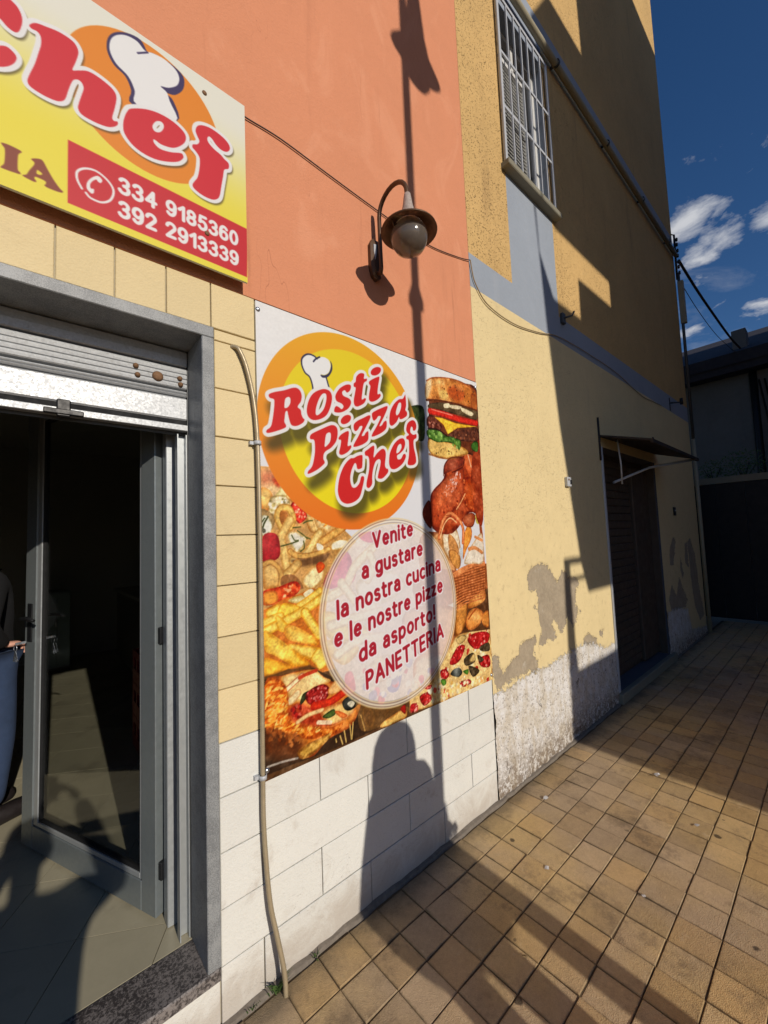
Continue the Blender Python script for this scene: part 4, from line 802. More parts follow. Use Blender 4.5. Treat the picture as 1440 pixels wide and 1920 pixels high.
    ('blob',[(1.09,1.764),(1.065,1.811),(1.084,1.89),(1.141,1.93),(1.292,1.96),(1.434,1.965),(1.603,1.932),(1.57,1.511),(1.448,1.486),(1.268,1.441),(1.137,1.432),(1.07,1.47),(1.072,1.601)],{'col': (112,62,36),'rim': (84,44,28),'rw': .02,'noise': 16,'ns': 1}),
    ('blob',[(1.53,1.553),(1.619,1.565),(1.581,1.053),(1.505,1.064),(1.471,1.315)],{'col': (150,64,34),'rim': (130,50,28),'rw': .01,'noise': 18,'ns': 1}),
    ('blob',[(1.079,1.769),(1.06,1.795),(1.061,1.842),(1.082,1.89),(1.141,1.931),(1.292,1.961),(1.434,1.966),(1.574,1.938),(1.568,1.815),(1.403,1.813),(1.213,1.804),(1.084,1.784)],{'col': (200,122,58),'rim': (160,86,40),'rw': .025,'noise': 16,'ns': 1,'hi': (-.02,.02,(226,170,100))}),
    ('blob',[(1.066,1.849),(1.084,1.896),(1.124,1.916),(1.111,1.843),(1.077,1.787),(1.063,1.79)],{'col': (226,196,150),'rw': .012,'noise': 8,'ns': 1,'feather': .01}),
    ('blob',[(1.287,1.898),(1.377,1.935),(1.447,1.904),(1.424,1.841),(1.324,1.827),(1.275,1.856)],{'col': (182,92,44),'rw': .012,'noise': 8,'ns': 1,'feather': .012}),
    ('blob',[(1.192,1.855),(1.243,1.877),(1.274,1.845),(1.255,1.813),(1.197,1.812)],{'col': (228,186,110),'rw': .012,'noise': 8,'ns': 1,'feather': .01}),
    ('scatter',[(1.076,1.883),(1.291,1.956),(1.564,1.929),(1.555,1.831),(1.298,1.815),(1.07,1.796)],{'n': 34,'r': .004,'cols': [(70,40,24),(50,30,20),(96,56,30)],'seed': 40}),
    ('blob',[(1.09,1.753),(1.22,1.789),(1.384,1.798),(1.572,1.804),(1.566,1.737),(1.433,1.738),(1.207,1.732),(1.095,1.722)],{'col': (92,74,50),'rim': (60,48,34),'rw': .01,'noise': 16,'ns': 1}),
    ('blob',[(1.227,1.779),(1.279,1.795),(1.285,1.768),(1.234,1.758)],{'col': (222,206,170),'rim': (170,150,110),'rw': .006,'noise': 8,'ns': 1}),
    ('blob',[(1.295,1.787),(1.402,1.802),(1.391,1.777),(1.302,1.766)],{'col': (222,206,170),'rim': (170,150,110),'rw': .006,'noise': 8,'ns': 1}),
    ('blob',[(1.41,1.792),(1.531,1.779),(1.509,1.751),(1.417,1.764)],{'col': (222,206,170),'rim': (170,150,110),'rw': .006,'noise': 8,'ns': 1}),
    ('stroke',[(1.095,1.711),(1.206,1.715),(1.306,1.71),(1.431,1.708),(1.564,1.713)],{'w': .02,'col': (206,54,38),'edge': (160,34,26),'noise': 6}),
    ('stroke',[(1.111,1.725),(1.223,1.723),(1.307,1.722)],{'w': .004,'col': (240,130,110),'noise': 6}),
    ('blob',[(1.069,1.669),(1.132,1.685),(1.2,1.632),(1.182,1.607),(1.072,1.607)],{'col': (104,54,40),'rim': (70,36,28),'rw': .01,'noise': 22,'ns': 2}),
    ('scatter',[(1.072,1.665),(1.131,1.68),(1.191,1.625),(1.08,1.608)],{'n': 16,'r': .006,'cols': [(190,130,110),(140,80,64),(70,36,28)],'seed': 42}),
    ('blob',[(1.263,1.592),(1.327,1.646),(1.561,1.682),(1.573,1.594),(1.419,1.568),(1.303,1.564)],{'col': (96,56,40),'rim': (64,36,26),'rw': .012,'noise': 18,'ns': 2}),
    ('blob',[(1.135,1.681),(1.204,1.687),(1.338,1.676),(1.562,1.688),(1.353,1.645),(1.254,1.591),(1.217,1.645)],{'col': (240,196,70),'rim': (214,156,40),'rw': .008,'noise': 8,'ns': 1,'smooth': False}),
    ('blob',[(1.067,1.527),(1.145,1.543),(1.292,1.535),(1.415,1.522),(1.448,1.486),(1.268,1.438),(1.137,1.43),(1.07,1.465)],{'col': (222,184,110),'rim': (180,130,64),'rw': .02,'noise': 12,'ns': 1}),
    ('scatter',[(1.088,1.509),(1.361,1.521),(1.375,1.478),(1.123,1.45)],{'n': 16,'r': .004,'cols': [(80,60,30),(120,80,40)],'seed': 43}),
    ('blob',[(1.063,1.589),(1.158,1.609),(1.22,1.58),(1.296,1.58),(1.382,1.563),(1.359,1.498),(1.327,1.534),(1.234,1.538),(1.144,1.527),(1.068,1.548)],{'col': (86,120,52),'rim': (44,74,30),'rw': .01,'noise': 24,'ns': 2}),
    ('scatter',[(1.067,1.585),(1.165,1.605),(1.228,1.576),(1.364,1.555),(1.343,1.513),(1.226,1.543),(1.076,1.549)],{'n': 30,'r': .008,'cols': [(126,160,80),(60,96,40),(150,180,100)],'seed': 44}),
    ('blob',[(1.491,1.549),(1.533,1.583),(1.571,1.576),(1.56,1.516),(1.507,1.516)],{'col': (80,120,52),'rim': (40,70,30),'rw': .01,'noise': 20,'ns': 1}),
    ('blob',[(.907,1.679),(.961,1.721),(1.037,1.724),(1.046,1.629),(1.023,1.518),(.921,1.546)],{'col': (70,84,44),'rim': (40,54,30),'rw': .012,'noise': 22,'ns': 2}),
    ('blob',[(1.523,1.908),(1.581,1.903),(1.578,1.811),(1.515,1.817)],{'col': (176,100,48),'rim': (150,80,38),'rw': .015,'noise': 14,'ns': 1}),
    ('stroke',[(1.068,1.774),(1.212,1.796),(1.384,1.804),(1.572,1.804)],{'w': .006,'col': (96,52,26),'noise': 6}),
    ('stroke',[(1.072,1.601),(1.165,1.605),(1.245,1.578)],{'w': .005,'col': (50,30,20),'noise': 6}),
    ('blob',[(1.14,1.909),(1.206,1.935),(1.247,1.928),(1.187,1.892),(1.138,1.887)],{'col': (236,186,120),'rw': .012,'noise': 8,'ns': 1,'feather': .016,'alpha': .7}),
    ('blob',[(1.35,1.929),(1.413,1.938),(1.448,1.916),(1.393,1.904)],{'col': (222,150,86),'rw': .012,'noise': 8,'ns': 1,'feather': .014,'alpha': .7}),
    ('stroke',[(1.076,1.894),(1.141,1.93),(1.292,1.962),(1.434,1.966),(1.574,1.939)],{'w': .004,'col': (150,78,36),'noise': 6,'alpha': .8}),
    ('scatter',[(1.274,1.621),(1.56,1.676),(1.553,1.598),(1.313,1.571)],{'n': 40,'r': .006,'cols': [(130,76,52),(70,38,28),(150,92,62)],'seed': 61}),
    ('stroke',[(1.068,1.444),(1.185,1.433),(1.285,1.44),(1.411,1.476)],{'w': .006,'col': (150,96,50),'noise': 6,'alpha': .8}),
    ('stroke',[(1.193,1.323),(1.206,1.389),(1.268,1.441),(1.373,1.458)],{'w': .004,'col': (90,34,22),'noise': 6,'alpha': .8}),
    ('stroke',[(1.278,1.351),(1.386,1.394),(1.409,1.447)],{'w': .004,'col': (84,30,20),'noise': 6,'alpha': .8}),
    ('blob',[(1.109,1.156),(1.194,1.233),(1.234,1.224),(1.163,1.136)],{'col': (214,116,70),'rw': .012,'noise': 8,'ns': 1,'feather': .02,'alpha': .6}),
    ('blob',[(1.429,1.256),(1.488,1.293),(1.499,1.213),(1.439,1.166)],{'col': (206,104,54),'rw': .012,'noise': 8,'ns': 1,'feather': .02,'alpha': .6}),
]
POSTER_LETTERS = [
    ([(.054,1.595),(.08,1.611),(.127,1.629),(.176,1.652),(.202,1.65),(.215,1.628),(.211,1.596),(.193,1.567),(.208,1.555),(.212,1.533),(.22,1.518),(.227,1.513),(.219,1.497),(.19,1.478),(.166,1.474),(.154,1.484),(.145,1.516),(.14,1.537),(.131,1.53),(.127,1.507),(.125,1.485),(.132,1.472),(.129,1.46),(.093,1.441),(.053,1.425),(.039,1.425),(.041,1.436),(.056,1.449),(.065,1.469),(.075,1.525),(.079,1.57),(.073,1.579),(.057,1.581)],[[(.132,1.591),(.148,1.603),(.157,1.596),(.155,1.573),(.142,1.554),(.128,1.549),(.127,1.562)]]),
    ([(.3,1.664),(.341,1.682),(.373,1.677),(.384,1.649),(.374,1.604),(.351,1.558),(.316,1.531),(.275,1.518),(.249,1.528),(.24,1.555),(.248,1.597),(.269,1.637)],[[(.33,1.656),(.349,1.658),(.35,1.63),(.335,1.585),(.313,1.557),(.296,1.545),(.288,1.552),(.292,1.583),(.309,1.627)]]),
    ([(.412,1.679),(.436,1.709),(.474,1.734),(.501,1.736),(.496,1.71),(.476,1.693),(.462,1.702),(.446,1.69),(.453,1.672),(.49,1.664),(.499,1.644),(.48,1.612),(.438,1.585),(.398,1.578),(.395,1.593),(.406,1.61),(.424,1.608),(.439,1.601),(.451,1.616),(.44,1.629),(.411,1.636),(.403,1.656)],[]),
    ([(.521,1.751),(.533,1.763),(.539,1.79),(.564,1.815),(.592,1.818),(.589,1.792),(.608,1.797),(.607,1.784),(.587,1.766),(.575,1.714),(.57,1.677),(.59,1.688),(.598,1.683),(.581,1.657),(.539,1.633),(.52,1.638),(.517,1.663),(.525,1.697),(.532,1.73),(.52,1.734)],[]),
    ([(.71,1.878),(.71,1.864),(.697,1.846),(.675,1.831),(.652,1.825),(.639,1.829),(.638,1.842),(.651,1.86),(.673,1.875),(.695,1.882)],[]),
    ([(.624,1.784),(.646,1.802),(.69,1.827),(.698,1.822),(.687,1.778),(.68,1.73),(.698,1.734),(.7,1.72),(.674,1.695),(.639,1.678),(.619,1.684),(.621,1.717),(.631,1.759),(.623,1.771)],[]),
    ([(.253,1.436),(.266,1.453),(.321,1.484),(.377,1.511),(.406,1.503),(.41,1.47),(.399,1.433),(.37,1.399),(.341,1.38),(.327,1.364),(.323,1.34),(.33,1.326),(.325,1.314),(.287,1.284),(.241,1.261),(.238,1.272),(.258,1.294),(.269,1.323),(.278,1.37),(.278,1.411),(.272,1.425),(.256,1.425)],[[(.344,1.461),(.362,1.472),(.37,1.462),(.364,1.428),(.345,1.405),(.333,1.4),(.336,1.43)]]),
    ([(.493,1.576),(.495,1.564),(.486,1.547),(.467,1.533),(.448,1.526),(.434,1.529),(.431,1.542),(.441,1.558),(.458,1.572),(.478,1.579)],[]),
    ([(.415,1.453),(.434,1.474),(.468,1.494),(.479,1.49),(.474,1.455),(.469,1.42),(.488,1.425),(.49,1.413),(.468,1.389),(.433,1.37),(.415,1.377),(.424,1.411),(.429,1.442),(.418,1.444)],[]),
    ([(.512,1.535),(.536,1.558),(.577,1.581),(.615,1.601),(.623,1.589),(.591,1.535),(.561,1.486),(.577,1.488),(.586,1.502),(.603,1.514),(.606,1.498),(.6,1.465),(.563,1.438),(.511,1.419),(.507,1.431),(.541,1.483),(.567,1.531),(.551,1.532),(.538,1.514),(.522,1.502),(.511,1.51)],[]),
    ([(.636,1.615),(.667,1.637),(.707,1.658),(.744,1.675),(.747,1.662),(.718,1.609),(.685,1.556),(.702,1.562),(.717,1.582),(.735,1.591),(.738,1.571),(.728,1.543),(.687,1.513),(.634,1.489),(.631,1.502),(.667,1.554),(.696,1.605),(.679,1.607),(.665,1.59),(.647,1.577),(.637,1.588)],[]),
    ([(.758,1.602),(.769,1.652),(.8,1.699),(.839,1.732),(.868,1.741),(.884,1.762),(.891,1.767),(.894,1.71),(.886,1.68),(.898,1.668),(.894,1.646),(.857,1.622),(.837,1.619),(.833,1.629),(.812,1.597),(.779,1.571),(.761,1.575)],[[(.833,1.706),(.852,1.713),(.851,1.685),(.834,1.65),(.815,1.636),(.811,1.656)]]),
    ([(.561,1.371),(.557,1.326),(.549,1.313),(.525,1.308),(.518,1.332),(.507,1.334),(.486,1.295),(.477,1.251),(.487,1.215),(.509,1.213),(.534,1.236),(.547,1.269),(.563,1.273),(.566,1.257),(.552,1.212),(.534,1.168),(.502,1.142),(.457,1.129),(.42,1.14),(.402,1.175),(.403,1.216),(.418,1.271),(.446,1.322),(.481,1.356),(.504,1.362),(.528,1.375),(.556,1.383)],[]),
    ([(.577,1.401),(.598,1.417),(.632,1.44),(.643,1.432),(.635,1.379),(.66,1.404),(.696,1.431),(.717,1.427),(.722,1.401),(.713,1.347),(.721,1.328),(.734,1.325),(.731,1.305),(.692,1.272),(.661,1.27),(.662,1.29),(.678,1.337),(.682,1.367),(.667,1.372),(.645,1.354),(.628,1.313),(.62,1.274),(.618,1.238),(.597,1.215),(.581,1.22),(.582,1.246),(.601,1.311),(.604,1.363),(.596,1.381),(.58,1.383)],[]),
    ([(.757,1.425),(.787,1.47),(.826,1.502),(.86,1.51),(.873,1.487),(.861,1.451),(.831,1.423),(.806,1.407),(.81,1.387),(.834,1.392),(.854,1.419),(.871,1.421),(.872,1.403),(.846,1.366),(.798,1.334),(.761,1.328),(.744,1.35),(.746,1.39)],[[(.819,1.467),(.838,1.476),(.842,1.456),(.822,1.429),(.802,1.42),(.806,1.444)]]),
    ([(.885,1.567),(.899,1.604),(.935,1.628),(.96,1.625),(.971,1.601),(.962,1.575),(.942,1.568),(.938,1.585),(.926,1.587),(.918,1.557),(.94,1.543),(.966,1.55),(.966,1.528),(.943,1.511),(.942,1.468),(.953,1.426),(.955,1.387),(.934,1.367),(.899,1.361),(.885,1.37),(.897,1.413),(.902,1.463),(.901,1.505),(.885,1.51),(.884,1.524),(.905,1.538),(.891,1.55)],[]),
]
HAT = [(.279,1.651),(.274,1.691),(.262,1.724),(.236,1.741),(.221,1.772),(.225,1.805),(.252,1.828),(.285,1.831),(.305,1.821),(.333,1.839),(.368,1.835),(.381,1.808),(.369,1.771),(.344,1.752),(.323,1.75),(.35,1.739),(.369,1.682)]
HSH = [(.321,1.747),(.333,1.736),(.365,1.748),(.389,1.785),(.39,1.816),(.38,1.832),(.383,1.805),(.369,1.769),(.344,1.751)]
HL = [([(.284,1.803),(.297,1.819),(.319,1.835)],.004),([(.279,1.651),(.273,1.691),(.26,1.723),(.236,1.738),(.22,1.772),(.224,1.805),(.252,1.83),(.285,1.832),(.304,1.822)],.004),([(.354,1.74),(.37,1.688)],.004)]
SC = (.311,3.333,.251)
RB = [(.077,3.058),(.673,3.051),(.667,2.838),(.078,2.843)]
SL = [([(-.021,3.376),(-.007,3.395),(.019,3.405),(.05,3.414),(.082,3.413),(.096,3.402),(.101,3.381),(.094,3.343),(.086,3.309),(.101,3.319),(.125,3.336),(.149,3.339),(.179,3.333),(.2,3.322),(.208,3.301),(.203,3.258),(.196,3.22),(.201,3.21),(.211,3.214),(.212,3.204),(.203,3.19),(.185,3.176),(.16,3.169),(.131,3.167),(.11,3.171),(.102,3.185),(.104,3.205),(.111,3.239),(.116,3.265),(.112,3.281),(.102,3.286),(.09,3.277),(.083,3.259),(.076,3.229),(.07,3.199),(.063,3.183),(.048,3.171),(.022,3.166),(-.004,3.168),(-.019,3.174),(-.023,3.189),(-.017,3.217),(-.007,3.255),(.001,3.298),(.007,3.333),(.006,3.358),(-.002,3.369),(-.017,3.368)],[]),([(.253,3.293),(.298,3.323),(.344,3.338),(.392,3.337),(.427,3.32),(.433,3.295),(.42,3.265),(.389,3.232),(.35,3.219),(.329,3.223),(.322,3.221),(.325,3.209),(.344,3.199),(.38,3.209),(.414,3.227),(.423,3.223),(.422,3.21),(.404,3.186),(.367,3.163),(.326,3.148),(.286,3.147),(.254,3.159),(.232,3.185),(.228,3.215),(.232,3.245),(.24,3.272)],[[(.357,3.296),(.353,3.28),(.344,3.265),(.332,3.257),(.323,3.259),(.319,3.27),(.323,3.285),(.332,3.3),(.344,3.308),(.353,3.307)]]),([(.469,3.356),(.476,3.38),(.496,3.397),(.53,3.406),(.573,3.4),(.598,3.385),(.603,3.365),(.59,3.345),(.568,3.339),(.547,3.348),(.533,3.362),(.52,3.366),(.513,3.352),(.519,3.337),(.54,3.324),(.564,3.317),(.58,3.307),(.597,3.298),(.596,3.275),(.579,3.26),(.574,3.23),(.566,3.18),(.559,3.137),(.548,3.116),(.527,3.103),(.493,3.101),(.464,3.11),(.456,3.123),(.464,3.143),(.474,3.163),(.481,3.197),(.484,3.236),(.481,3.256),(.468,3.27),(.457,3.278),(.459,3.292),(.475,3.303),(.483,3.321),(.475,3.338)],[]),([(-.061,3.419),(-.045,3.404),(-.038,3.38),(-.04,3.354),(-.046,3.331),(-.056,3.322),(-.072,3.326),(-.087,3.338),(-.111,3.344),(-.133,3.324),(-.148,3.276),(-.151,3.228),(-.134,3.215),(-.108,3.228),(-.086,3.251),(-.07,3.26),(-.054,3.252),(-.049,3.239),(-.056,3.216),(-.073,3.193),(-.096,3.177),(-.126,3.168),(-.159,3.172),(-.184,3.2),(-.195,3.25),(-.193,3.313),(-.177,3.378),(-.149,3.417),(-.112,3.435)],[])]
HATS = [(.27,3.32),(.263,3.369),(.243,3.409),(.207,3.429),(.188,3.463),(.19,3.505),(.207,3.538),(.236,3.562),(.27,3.568),(.295,3.552),(.321,3.563),(.36,3.57),(.397,3.559),(.411,3.533),(.403,3.497),(.374,3.465),(.347,3.45),(.367,3.441),(.377,3.413),(.399,3.348)]
HATO = [(.256,3.31),(.252,3.361),(.234,3.402),(.2,3.419),(.18,3.457),(.182,3.505),(.202,3.544),(.239,3.574),(.281,3.583),(.304,3.552),(.321,3.563),(.381,3.569),(.425,3.552),(.425,3.499),(.396,3.452),(.365,3.436),(.39,3.422),(.402,3.35)]
HATL = [(.272,3.523),(.304,3.552)]
IA = [[(-.078,2.945),(-.065,2.949),(-.038,2.948),(-.033,2.943),(-.037,2.938),(-.041,2.926),(-.041,2.886),(-.036,2.878),(-.035,2.872),(-.049,2.869),(-.076,2.867),(-.077,2.872),(-.072,2.881),(-.07,2.893),(-.07,2.929),(-.075,2.938)],[(-.011,2.936),(.005,2.947),(.016,2.947),(.027,2.927),(.042,2.901),(.058,2.88),(.066,2.874),(.06,2.867),(.032,2.865),(.021,2.868),(.024,2.875),(.023,2.883),(.006,2.885),(-.002,2.883),(-.002,2.876),(.002,2.871),(-.004,2.866),(-.027,2.869),(-.029,2.873),(-.021,2.88),(-.015,2.896),(-.003,2.926)]]
IAh = [(.004,2.909),(.015,2.904),(.011,2.897),(.002,2.897)]
PH = {'ringpts': [(.114,2.912),(.102,2.936),(.102,2.964),(.123,2.987),(.154,2.995),(.186,2.979),(.201,2.952),(.192,2.915),(.167,2.893),(.138,2.892),(.125,2.903)],'hand': [(.127,2.92),(.128,2.942),(.14,2.965),(.157,2.981),(.169,2.972),(.164,2.96),(.157,2.961),(.152,2.965),(.142,2.953),(.136,2.938),(.138,2.926),(.146,2.928),(.146,2.915),(.139,2.909)]}
ORANGE_DISC = (.491,1.495,.494)
YELLOW_DISC = (.513,1.498,.415)
ROUNDEL = (.763,.569,.489)
PEEL = [[(2.846,1.424),(2.923,1.465),(3.022,1.48),(3.09,1.488),(3.177,1.452),(3.219,1.415),(3.26,1.366),(3.326,1.314),(3.384,1.366),(3.415,1.399),(3.478,1.388),(3.511,1.343),(3.645,1.325),(3.725,1.293),(3.711,1.239),(3.656,1.22),(3.66,1.159),(3.637,1.101),(3.667,1.024),(3.623,.935),(3.551,.911),(3.504,.954),(3.459,1.008),(3.395,.926),(3.338,.891),(3.293,.921),(3.277,.98),(3.223,1.022),(3.182,.985),(3.211,.936),(3.25,.879),(3.198,.85),(3.122,.887),(3.05,.858),(2.963,.864),(2.968,.905),(3.021,.969),(2.986,1.039),(2.976,1.125),(2.987,1.209),(2.964,1.286),(2.89,1.284),(2.853,1.319),(2.845,1.383)],[(2.335,.918),(2.377,.927),(2.407,.893),(2.424,.815),(2.454,.78),(2.527,.81),(2.567,.848),(2.66,.857),(2.688,.929),(2.747,.938),(2.847,.939),(2.91,.947),(2.925,.903),(2.878,.861),(2.882,.809),(2.926,.748),(2.908,.69),(2.835,.682),(2.8,.726),(2.748,.709),(2.662,.71),(2.551,.709),(2.445,.7),(2.377,.69),(2.35,.743),(2.335,.837)],[(3.739,.769),(3.848,.798),(4.022,.716),(4.028,.663),(3.744,.714)],[(2.918,1.175),(2.95,1.176),(2.952,1.139),(2.918,1.139)],[(4.098,.773),(4.197,.762),(4.187,.711),(4.121,.716)],[(3.696,1.032),(3.724,1.028),(3.72,.998),(3.694,1.002)]]
WHITE_TOP = [(2.35,.666),(2.477,.677),(2.658,.682),(2.856,.687),(3.071,.688),(3.311,.705),(3.547,.718),(3.745,.72),(3.981,.673),(4.233,.59),(4.377,.594),(4.523,.579)]
POSTER_LINES = (('Venite', (.604, .899), (.906, .964)), ('a gustare', (.528, .752), (.978, .851)), ('la nostra cucina', (.372, .5785), (1.126, .753)), ('e le nostre pizze', (.352, .45), (1.1355, .626)), ('da asporto!', (.493, .353), (1.058, .477)), ('PANETTERIA', (.531, .217), (1.125, .363)))
def paint_poster(OPS, LT, oc, yc, tc, res=0.0027):
    s = Print(1.59, 2.0, res)
    g = np.linspace(0, 1, s.ny)[:, None, None]
    s.img[:] = np.array((222, 222, 228))*(1-g)+np.array((240, 237, 232))*g
    for kind, pts, kw in OPS: getattr(s, kind)(pts, **kw)
    m = np.clip(np.abs(s.img-np.array((232, 230, 230))).max(2)/60, 0, 1)          # photographic grain and micro-contrast on the food only
    k = 1+m*(s.N[2]*.26+s.N[1]*.14+pnoise((s.ny, s.nx), 260, 5, 2)*.3); s.img = np.clip(s.img*k[..., None]+(m*np.clip(s.N[2]*s.N[1]*6, 0, 1)*26)[..., None], 0, 255)
    lum = s.img.mean(2, keepdims=True); mm = m[..., None]; s.img = np.clip(s.img+mm*((s.img-lum)*.22+(lum-128)*.16), 0, 255)
    sl = (slice(None), slice(None)); U, V = np.meshgrid(s.u, s.v)
    d = oc[2]-np.hypot(U-oc[0], V-oc[1]); k = np.clip((V-oc[1]+oc[2])/(2*oc[2]), 0, 1)[..., None]
    s.put(sl, np.clip(d/(1.4*s.px)+.5, 0, 1), np.array((238, 118, 30))*(1-k)+np.array((240, 176, 40))*k)
    d = yc[2]-np.hypot(U-yc[0], V-yc[1])
    s.put(sl, np.clip(d/(1.4*s.px)+.5, 0, 1), np.array((244, 226, 24))*(1-k)+np.array((236, 208, 40))*k)
    d = tc[2]-np.hypot(U-tc[0], V-tc[1])
    s.put(sl, np.clip(d/(1.4*s.px)+.5, 0, 1)*(.66+.2*np.clip(d/tc[2]*1.6, 0, 1)), (238, 232, 232))
    for dr, w, c, a in ((.0, .004, (236, 206, 140), .6), (-.008, .0026, (110, 70, 40), .5), (-.014, .003, (250, 236, 200), .7), (-.022, .0026, (120, 76, 44), .45), (-.028, .003, (240, 212, 150), .6)):
        s.ring(tc[:2], tc[2]+dr, w, c, a)
    s.blob(HAT, (240, 238, 234), None, noise=0)
    s.blob(HSH, (52, 50, 84), None, noise=0)
    for p, w in HL: s.stroke(p, w, (48, 46, 78), None, 0)
    s.letters(LT, .0165, (214, 36, 36), shadow=(66, 58, 20), shoff=(.022, -.05), shblur=.06, sha=.8)
    for body, a, b in POSTER_LINES: pen_text(s, body, a, b, .088, .0088, (176, 30, 48), (242, 238, 236), .0055, .2)
    return s
def paint_sign(res=0.0025):
    s = Print(.975, .79, res, u0=-.306)
    V0 = 2.815
    g = np.clip((s.v-.2)/.5, 0, 1)[:, None, None]; g = g*g*(3-2*g)
    s.img[:] = np.array((240, 222, 70))*(1-g)+np.array((236, 232, 214))*g
    sh = lambda p: [(a, b-V0) for a, b in p]
    s.disc((SC[0], SC[1]-V0), SC[2], (234, 138, 40))
    s.blob(sh(HATO), (62, 50, 92), None, noise=0)
    s.blob(sh(HATS), (240, 237, 232), None, noise=0)
    s.stroke(sh(HATL), .003, (62, 50, 92), None, 0)
    r = sh(RB); s.blob(r, (206, 40, 50), None, noise=0, smooth=False)
    for a in IA: s.blob(sh(a), (140, 66, 44), None, noise=0)
    s.blob(sh(IAh), (236, 214, 66), None, noise=0)
    s.stroke(sh(PH['ringpts']), .0035, (240, 236, 230), None, 0)
    s.blob(sh(PH['hand']), (240, 236, 230), None, noise=0)
    s.letters([(sh(o), [sh(h) for h in hs]) for o, hs in SL], .0135, (214, 44, 56), shadow=(70, 56, 30), shoff=(.006, -.008), shblur=.012, sha=.75)
    for body, z in (('334 9185360', 2.957), ('392 2913339', 2.871)): pen_text(s, body, (.213, z-V0), (.633, z-V0), .062, .0062, (240, 237, 232), gap=.16)
    return s

# ------------------------------------------------------------------ ground
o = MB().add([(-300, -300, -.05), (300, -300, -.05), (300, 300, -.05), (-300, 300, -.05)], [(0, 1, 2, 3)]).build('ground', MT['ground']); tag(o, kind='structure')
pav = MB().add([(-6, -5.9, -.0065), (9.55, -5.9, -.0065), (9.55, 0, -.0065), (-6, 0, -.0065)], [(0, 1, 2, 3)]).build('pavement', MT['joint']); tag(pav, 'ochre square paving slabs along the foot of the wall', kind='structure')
PITCH = .1593; X0 = 2.046; Y0 = -.033
inv = cam.matrix_world.inverted()
def seen(p, m=1.15):
    q = inv @ Vector(p)
    if q.z > -.05: return None
    x, y = q.x/-q.z*9.468/9, q.y/-q.z*9.468/12
    return -q.z if abs(x) < m and abs(y) < m else None
def tile_mesh(name, seed):
    r = random.Random(seed); h = PITCH/2-.0021-r.random()*.0009; c = .0022
    dz = [r.uniform(-.0022, .0018) for _ in range(4)]
    cn = [(-1, -1), (1, -1), (1, 1), (-1, 1)]
    jt = [(r.uniform(.0002, .0014), r.uniform(-.001, .0008)) for _ in range(4)]; cn = [(sx*(1+jt[i][0]/h), sy*(1+jt[i][1]/h)) for i, (sx, sy) in enumerate(cn)]
    V = [(sx*h, sy*h, -.0075) for sx, sy in cn]+[(sx*h, sy*h, -c+dz[i]) for i, (sx, sy) in enumerate(cn)]+[(sx*(h-c), sy*(h-c), dz[i]) for i, (sx, sy) in enumerate(cn)]
    F = [(8, 9, 10, 11)]+[(4+i, 4+(i+1) % 4, 8+(i+1) % 4, 8+i) for i in range(4)]+[(i, (i+1) % 4, 4+(i+1) % 4, 4+i) for i in range(4)]
    return V, F
VAR = []
for k in range(16):
    V, F = tile_mesh('slab', k); VAR.append((V, F, MB().add(V, F).mesh('paving_slab', MT['paving'])))
cells = []
for i in range(-18, 47):
    for j in range(0, 20):
        c = Vector((X0+(i+.5)*PITCH, Y0-(j+.5)*PITCH, 0)); d = seen(c)
        cells.append((d is None, d or 0, c))
cells.sort(key=lambda q: (q[0], q[1]))
rest = MB()
for n, (hid, d, c) in enumerate(cells):
    k = rnd.randrange(16); z = rnd.uniform(-.003, .0022); a = rnd.gauss(0, .005)
    if n < 300 and not hid:
        o = bpy.data.objects.new('paving_slab', VAR[k][2]); link(o, pav); o.location = (c.x, c.y, z); o.rotation_euler = (rnd.gauss(0, .009), rnd.gauss(0, .009), a)
    else:
        rest.add([(v[0]+c.x, v[1]+c.y, v[2]+z) for v in VAR[k][0]], VAR[k][1])
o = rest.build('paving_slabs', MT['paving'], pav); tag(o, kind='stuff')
# mortar fillet at the wall foot
mb = MB(); xs = np.arange(-3, 8.4, .06); rr = np.random.default_rng(3)
top = rr.uniform(.006, .016, len(xs)); out = rr.uniform(.022, .036, len(xs))
V = []
for x, t, u in zip(xs, top, out): V += [(x, -.001, t), (x, -u*.6, t*.55), (x, -u, -.012)]
F = []
for i in range(len(xs)-1):
    for k in range(2): F.append((3*i+k, 3*i+k+1, 3*i+4+k, 3*i+3+k))
o = mb.add(V, F).build('mortar_fillet', MT['kerb'], pav)

# ------------------------------------------------------------------ the shop building
DX0, DX1, DTOP, FLOOR = -.75, .498, 2.557, .21       # doorway in the wall plane
shop = empty('shop_building', (0, 0, 0), 'orange plastered shop front with yellow and white tiles round its doorway', 'building')
w = MB()
w.box(-5, 2.318, 0, .3, 2.793, 9.5, 0)                                      # plaster above
w.box(-5, DX0-.048, .012, .3, 0, 2.7925, 1); w.box(DX1+.048, 2.318, .012, .3, 0, 2.7925, 1)
w.box(DX0-.0475, DX1+.0475, .012, .3, 2.603, 2.7925, 1)
w.box(DX0-.0475, DX1+.0475, .012, .3, 0, .1649, 1)
w.box(-5, 2.318, .3005, 6.2, 3.25, 9.5, 0)                                   # floors above the shop
w.build('wall', [MT['orange'], MT['mortar']], shop)
